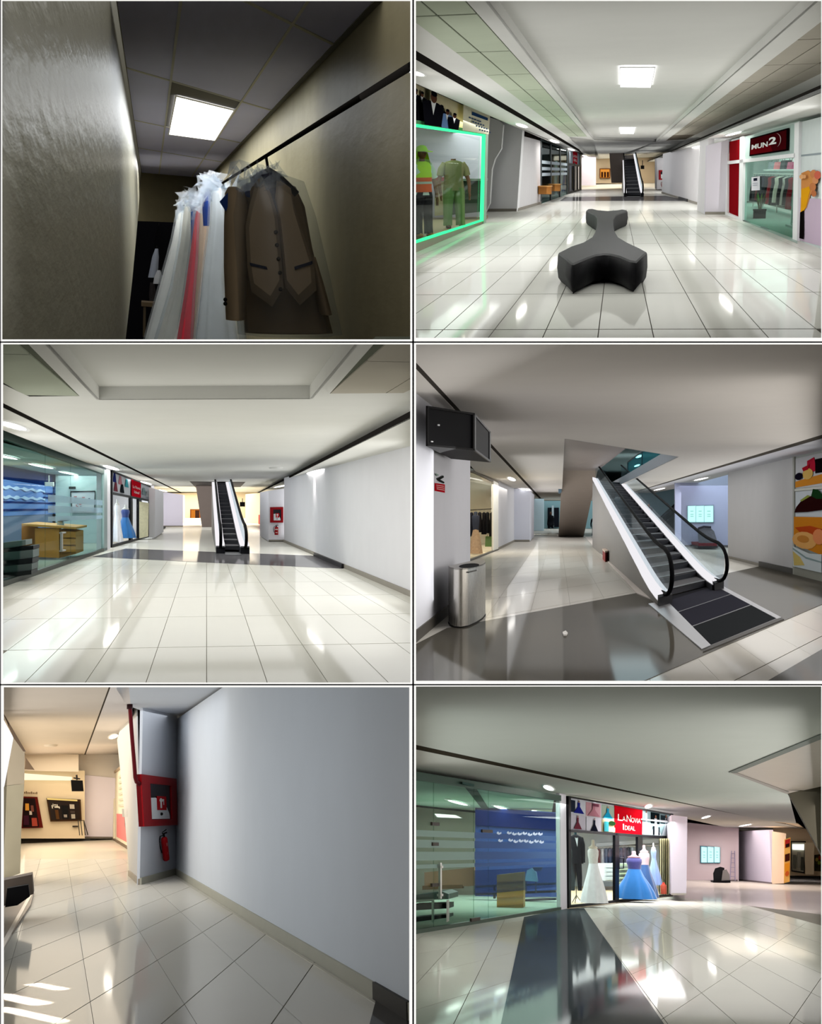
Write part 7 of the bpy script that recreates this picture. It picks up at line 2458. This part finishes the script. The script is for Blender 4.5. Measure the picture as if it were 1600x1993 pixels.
s.text(b, 'N', .41, .30, .57, .53, lt)
s.text(b, 'OVIA', .58, .37, .92, .54, lt)
s.text(b, 'I', .27, .62, .31, .82, lt)
s.text(b, 'DEAL', .34, .67, .72, .82, lt)
put('lettering', b, None, r, bs)
s = Sheet(*bw((1250, 1575), (1304, 1585), (1304, 1629), (1250, 1626)), toward=eye(r), step=.003)
b = MB()
s.rect(b, 0, .02, 1, .98, M((150, 176, 178)))
s.rect(b, .30, .05, .62, .5, M((20, 30, 34)))
s.rect(b, .66, .1, .9, .45, M((46, 60, 66)))
dress(s, b, .14, .12, .30, .84, (216, 228, 232))
dress(s, b, .47, .28, .40, .68, (230, 236, 238))
dress(s, b, .84, .2, .32, .76, (206, 216, 220))
s.rect(b, .36, .60, .42, .95, M((24, 30, 36)))
s.rect(b, .56, .62, .60, .95, M((24, 30, 36)))
put('photo_print', b, None, r, bs)
# interior
put('inside_wall', MB().slab([r.y(x, y, 54) for x, y in ((1090, 1600), (1312, 1605), (1312, 1725), (1090, 1725))], (0, .3, 0)), matte((226, 234, 236)), r, bs)
put('inside_floor', MB().slab([r.z(x, y, .004) for x, y in ((1104, 1769), (1307, 1743.5), (1312, 1721), (1095, 1721))], (0, 0, .004)), mat((206, 184, 148), .5), r, bs)
put('inside_ceiling', MB().slab([r.z(x, y, 2.5) for x, y in ((1104, 1585), (1307, 1600), (1305, 1612), (1104, 1612))], (0, 0, .04)), matte((230, 236, 236)), r, bs)
cu = MB().use(mat((200, 196, 160), .7, amt=.12, scale=10))
n = 16
f0 = [r.y(1283 + 19 * i / n, 1632, 43.5) + V((0, .25 * math.sin(i * 1.9), 0)) for i in range(n + 1)]
f1 = [r.y(1283 + 19 * i / n, 1741, 43.5) + V((0, .25 * math.sin(i * 1.9), 0)) for i in range(n + 1)]
cu.loft([f1, f0], cap=False, close=False, smooth=False)
tag(put('curtain', cu, None, r, base=r.y(1292, 1741, 43.5)), 'cream curtain at the edge of the bridal window', 'curtain')
# formal suit on a tripod stand
Ys = r.z(1122, 1760).y + .8
kx = Ys / F
su = thing('suit_mannequin', 'black tuxedo with bow tie on a tripod stand in the bridal window', 'mannequin', r, r.y(1122, 1762, Ys), rz=1e-6)
u = kx
bk = mat((22, 24, 30), .6, .2)
m = MB().use(bk)
m.drape([(126 * u, 0, 0, 4 * u, .06, 0), (124 * u, 0, 0, 8 * u, .1, 0), (121 * u, 0, 0, 13 * u, .14, 0), (108 * u, 0, 0, 12.5 * u, .16, .01), (92 * u, 0, 0, 12 * u, .16, .02), (74 * u, 0, 0, 13.5 * u, .17, .03)], folds=6)
put('jacket', m, None, r, su)
for sgn in (-1, 1):
    m = MB().use(bk)
    m.tube([(sgn * 11 * u, 0, 121 * u), (sgn * 14 * u, 0, 108 * u), (sgn * 14.5 * u, -.02, 92 * u), (sgn * 14.5 * u, -.03, 76 * u)], [3 * u, 3.4 * u, 3 * u, 2.6 * u], 8)
    put('sleeve', m, None, r, su)
    m = MB().use(bk)
    m.drape([(78 * u, sgn * 4.5 * u, 0, 6 * u, .12, 0), (50 * u, sgn * 6 * u, 0, 5 * u, .1, .03), (26 * u, sgn * 6.5 * u, 0, 3.6 * u, .09, .05)], folds=5)
    put('trouser_leg', m, None, r, su)
m = MB().use(mat((226, 228, 230), .6))
m.slab([(-1 * u, -.17, 121 * u), (5 * u, -.17, 121 * u), (3.5 * u, -.185, 104 * u)], (0, -.012, 0))
put('shirt_front', m, None, r, su)
m = MB().use(mat((14, 14, 16), .5))
m.slab([(0, -.20, 122 * u), (2 * u, -.20, 121 * u), (4 * u, -.20, 122.5 * u), (4 * u, -.20, 119.5 * u), (2 * u, -.20, 120.4 * u), (0, -.20, 119.5 * u)], (0, -.015, 0))
put('bow_tie', m, None, r, su)
m = MB().use(mat((40, 70, 76), .5))
m.lathe([(2.6 * u, 125 * u), (2.2 * u, 129 * u), (2.8 * u, 131 * u), (1 * u, 133 * u)], 10)
put('neck_cap', m, None, r, su)
m = MB().use(mat((84, 78, 62), .5))
m.tube([(0, 0, 12 * u), (0, 0, 74 * u)], .8 * u, 6)
for a in (0.3, 2.4, 4.5):
    m.tube([(0, 0, 18 * u), (14 * u * math.cos(a), 8 * u * math.sin(a), 0)], [.8 * u, .6 * u], 6)
put('tripod', m, None, r, su)


def at(x, y, Yq):
    return r.y(x, y, Yq)


gown(r, at(1156, 1757, 35.5), 112 * 35.5 / F, 48 * 35.5 / F, .7, 'white lace wedding gown standing in the bridal window', (236, 238, 240), (222, 220, 214), flare=1.0, skin=(214, 204, 184))
gown(r, at(1236, 1749, 40), 84 * 40 / F, 68 * 40 / F, 1.0, 'blue ball gown with a long train behind the bridal shop door', (46, 112, 180), (70, 70, 130), flare=1.08, skin=(206, 160, 170))
gown(r, at(1256, 1746, 41.5), 92 * 41.5 / F, 46 * 41.5 / F, .8, 'navy gown with a pink bodice beside the door post', (52, 84, 132), (220, 184, 190), flare=1.0, skin=(225, 190, 190))
gown(r, at(1274, 1722, 43), 74 * 43 / F, 24 * 43 / F, .6, 'pale blue satin gown next to the cream curtain', (138, 166, 216), (150, 176, 222), flare=1.1)
fe = thing('fire_bucket', 'small red canister at the foot of the cream curtain', 'canister', r, at(1292, 1740, 42.5), rz=1e-6)
put('body', MB().use(mat((176, 80, 62), .5)).lathe([(.09, 0), (.1, .02), (.1, .26), (.06, .3)], 12), None, r, fe)
put('lid', MB().use(mat((190, 60, 50), .5)).lathe([(.06, .3), (.04, .33), (.03, .36)], 10), None, r, fe)
rk = thing('clothes_rack', 'white wall rack with shirts at the back of the bridal shop', 'clothes rack', r, at(1190, 1690, 53))
put('top_shelf', MB().slab([at(x, y, 53) for x, y in ((1160, 1642), (1282, 1632), (1282, 1640), (1160, 1648))], (0, .6, 0)), mat((236, 240, 242), .5), r, rk)
put('bar', MB().tube([at(1160, 1650, 52.6), at(1282, 1645, 52.6)], .025, 6), steel(), r, rk)
cols = [(120, 70, 66), (200, 200, 206), (92, 104, 126), (80, 92, 112), (70, 80, 100), (150, 160, 180), (76, 88, 112), (66, 76, 98), (58, 66, 88), (180, 190, 205)]
cn = 'rust grey slate steel indigo silver denim ink midnight ice'.split()
for i in range(10):
    x = 1165 + i * 7.3
    hung(r, at(x, 1650 - i * .4, 52.4), 30 * 52.4 / F, .2, .4, '%s shirt on the back rack of the bridal shop' % cn[i], cols[i], 'shirts on the bridal shop rack', folds=4)
cbn = thing('white_cabinet', 'low white display cabinet at the back of the bridal shop', 'cabinet', r, at(1180, 1718, 51))
put('body', MB().slab([at(x, y, 51) for x, y in ((1162, 1680), (1196, 1680), (1196, 1716), (1162, 1713))], (0, .8, 0)), mat((222, 232, 234), .5), r, cbn)
for i in range(4):
    put('drawer_front', MB().slab([at(x, y, 50.9) for x, y in ((1180, 1682 + i * 8), (1195, 1682 + i * 8), (1195, 1688.5 + i * 8), (1180, 1688.5 + i * 8))], (0, .1, 0)), mat((206, 218, 220), .5), r, cbn)
sf = thing('shoe_shelf', 'greenish shelf unit behind the glass door of the bridal shop', 'shelf', r, at(1218, 1720, 50))
for i in range(5):
    y = 1682 + i * 8.5
    put('shelf_board', MB().slab([at(x, yy, 50) for x, yy in ((1203, y), (1226, y - 1), (1226, y + 2), (1203, y + 3))], (0, .5, 0)), mat((150, 168, 140), .5), r, sf)
put('back_panel', MB().slab([at(x, yy, 50.6) for x, yy in ((1203, 1680), (1226, 1679), (1226, 1720), (1203, 1722))], (0, .1, 0)), mat((196, 208, 196), .5), r, sf)
# column, alcove, far end
Y = 42.0
struct('wall_left', MB().slab([r.y(x, y, Y) for x, y in ((1307, 1586), (1338, 1590), (1336, 1742), (1307, 1742))], (0, 12, 0)), matte((190, 182, 190)), r, 'white column past the bridal shop')
struct('baseboard_left', MB().slab([r.y(x, y, Y - .05) for x, y in ((1307, 1738.5), (1336, 1738.5), (1336, 1742), (1307, 1742))], (0, .1, 0)), BASEB, r, 'skirting of the white column past the bridal shop')
Y = r.z(1404, 1714.5).y + .5
struct('wall_back', MB().slab([r.y(x, y, Y) for x, y in ((1330, 1600), (1438, 1612), (1438, 1716), (1330, 1718))], (0, .3, 0)), matte((224, 206, 214)), r, 'pink-white alcove wall with lit screens')
struct('baseboard_back', MB().slab([r.y(x, y, Y - .05) for x, y in ((1336, 1714), (1436, 1712), (1436, 1715), (1336, 1717.5))], (0, .1, 0)), mat((130, 120, 124), .5), r, 'skirting of the pink-white alcove wall')
A, B = r.z(1434, 1713), r.z(1503, 1720.5)
struct('wall_right', upright(r, A, B, 0, 2.75, .2), matte((208, 200, 222)), r, 'lilac side wall of the alcove')
struct('baseboard_right', band(r, A, B, 0, .08, .03), mat((120, 108, 116), .5), r, 'dark skirting of the lilac alcove side wall')
Yp = r.z(1503, 1720.5).y
struct('wall_right', MB().slab([r.y(x, y, Yp) for x, y in ((1503, 1618), (1530, 1622), (1527, 1719.5), (1502, 1720.5))], (0, 3, 0)), matte((250, 222, 200)), r, 'peach end of the alcove side wall')
tp = thing('screen_triptych', 'three bright screens side by side on the pink-white alcove wall', 'screens', r, r.y(1382, 1680, Y))
put('frame', MB().slab([r.y(x, y, Y - .1) for x, y in ((1363, 1646), (1402, 1649), (1402, 1680), (1363, 1680))], (0, .08, 0)), mat((90, 130, 150), .4), r, tp)
for i, (a, b_) in enumerate(((1365, 1376), (1377.5, 1389), (1390.5, 1401))):
    s = ysheet(r, Y - .15, [(a, 1648), (b_, 1649), (b_, 1678.5), (a, 1678.5)])
    m = MB()
    sbox(s, m, 0, 0, 1, 1, 0, .03, glow((200, 255, 250), 1.15))
    s.k = 8
    for v in (.3, .5, .65):
        s.rect(m, .3, v, .7, v + .05, glow((160, 220, 220), .9))
    put('screen_face', m, None, r, tp)
mc = thing('covered_ride', 'black covered ride machine standing in the pink-white alcove', 'machine', r, r.z(1404, 1719))
m = MB().use(mat((24, 24, 28), .5, .2))
out = [(1389, 1717), (1388, 1700), (1392, 1690), (1402, 1687), (1410, 1689), (1410, 1717)]
Ym = r.z(1404, 1718).y
m.loft([[r.y(x, y, Yq) for x, y in out] for Yq in (Ym, Ym + 2)])
put('cover', m, None, r, mc)
m = MB().use(mat((120, 116, 118), .5, .2))
m.loft([[r.y(x, y, Yq) for x, y in ((1404, 1716), (1407, 1694), (1414, 1692), (1420, 1702), (1421, 1714))] for Yq in (Ym - .1, Ym + 1.5)])
put('front_shell', m, None, r, mc)
m = MB().use(mat((16, 16, 18), .5))
m.slab([r.y(x, y, Ym - .2) for x, y in ((1388, 1715), (1422, 1713), (1422, 1718), (1389, 1719.5))], (0, 2, 0))
put('base', m, None, r, mc)
ld = thing('step_ladder', 'thin step ladder leaning beside the covered ride', 'ladder', r, r.y(1428, 1715, Y - .3))
for a, b_ in ((1421, 1424), (1431, 1430)):
    put('rail', MB().tube([r.y(a, 1714, Y - .3), r.y(b_, 1656, Y - .2)], .025, 6), mat((170, 160, 190), .4), r, ld)
for i in range(6):
    put('rung', MB().tube([r.y(1421.5 + i * .5, 1706 - i * 9, Y - .28), r.y(1430.7, 1706 - i * 9, Y - .28)], .015, 5), mat((160, 150, 180), .4), r, ld)
YF = 74.0
struct('wall_back', MB().slab([r.y(x, y, YF) for x, y in ((1505, 1610), (1601.5, 1615), (1601.5, 1705), (1505, 1704))], (0, .3, 0)), matte((236, 214, 184)), r, 'warm far wall behind the grey escalator panel')
fp = thing('fruit_poster', 'narrow orange fruit poster on the far column', 'poster', r, r.y(1533, 1718, Yp + .5))
sh = ysheet(r, Yp - .05, [(1527, 1634), (1539, 1630), (1537, 1716), (1526, 1719)])
b = MB()
sbox(sh, b, 0, 0, 1, 1, -.2, 0, mat((226, 170, 90), .5))
put('board', b, None, r, fp)
b = MB()
sh.k = 2
sh.rect(b, .1, .02, .9, .2, M((170, 40, 40)))
sh.rect(b, .2, .12, .8, .2, M((40, 20, 20)))
sh.rect(b, .1, .35, .9, .52, M((60, 24, 20)))
sh.rect(b, .1, .56, .9, .75, M((220, 140, 40)))
sh.oval(b, .5, .8, .35, .06, M((200, 90, 40)))
put('print', b, None, r, fp)
wn = thing('shop_window', 'far lit shop window with silver figures at the picture edge', 'shop window', r, r.y(1553, 1700, YF))
sh = ysheet(r, YF - .2, [(1539, 1637), (1568, 1637), (1566, 1700), (1540, 1696)])
b = MB()
for q in ((0, 0, 1, .04), (.93, 0, 1, 1), (0, .96, 1, 1), (0, 0, .05, 1)):
    sbox(sh, b, *q, 0, .1, mat((40, 34, 30), .4))
put('frame', b, None, r, wn)
b = MB()
sbox(sh, b, .05, .04, .93, .96, 0, .03, mat((206, 206, 190), .5, amt=.3, scale=1.5))
put('backdrop', b, None, r, wn)
for i, (u, v, w_, h_) in enumerate(((.15, .45, .2, .45), (.45, .35, .22, .5), (.7, .5, .18, .42))):
    b = MB()
    sbox(sh, b, u, v, u + w_, v + h_, .05, .15, mat(((120, 124, 116), (170, 172, 164), (90, 92, 86))[i], .5))
    put('display_item', b, None, r, wn)
b = MB()
sbox(sh, b, .1, .1, .9, .28, .05, .08, glow((250, 250, 240), 1.2))
put('light_strip', b, None, r, wn)
w2 = thing('flower_window', 'small far window with dark flowers beside the escalator panel', 'shop window', r, r.y(1592, 1695, YF))
sh = ysheet(r, YF - .2, [(1585, 1664), (1600, 1662), (1600, 1696), (1585, 1695)])
b = MB()
sbox(sh, b, 0, 0, 1, 1, 0, .05, mat((60, 54, 30), .5))
put('pane', b, None, r, w2)
for i, (u, v, c) in enumerate(((.3, .3, (170, 150, 70)), (.6, .5, (120, 130, 50)), (.3, .7, (40, 36, 26)), (.7, .2, (150, 60, 40)))):
    b = MB()
    sh.k = 10 + i
    sh.oval(b, u, v, .2, .12, mat(c, .6))
    put('flower', b, None, r, w2)
struct('wall_right', MB().slab([r.y(x, y, YF - 1) for x, y in ((1568, 1640), (1585, 1640), (1584, 1702), (1568, 1702))], (0, .3, 0)), matte((230, 216, 190)), r, 'cream pier between the two far windows')
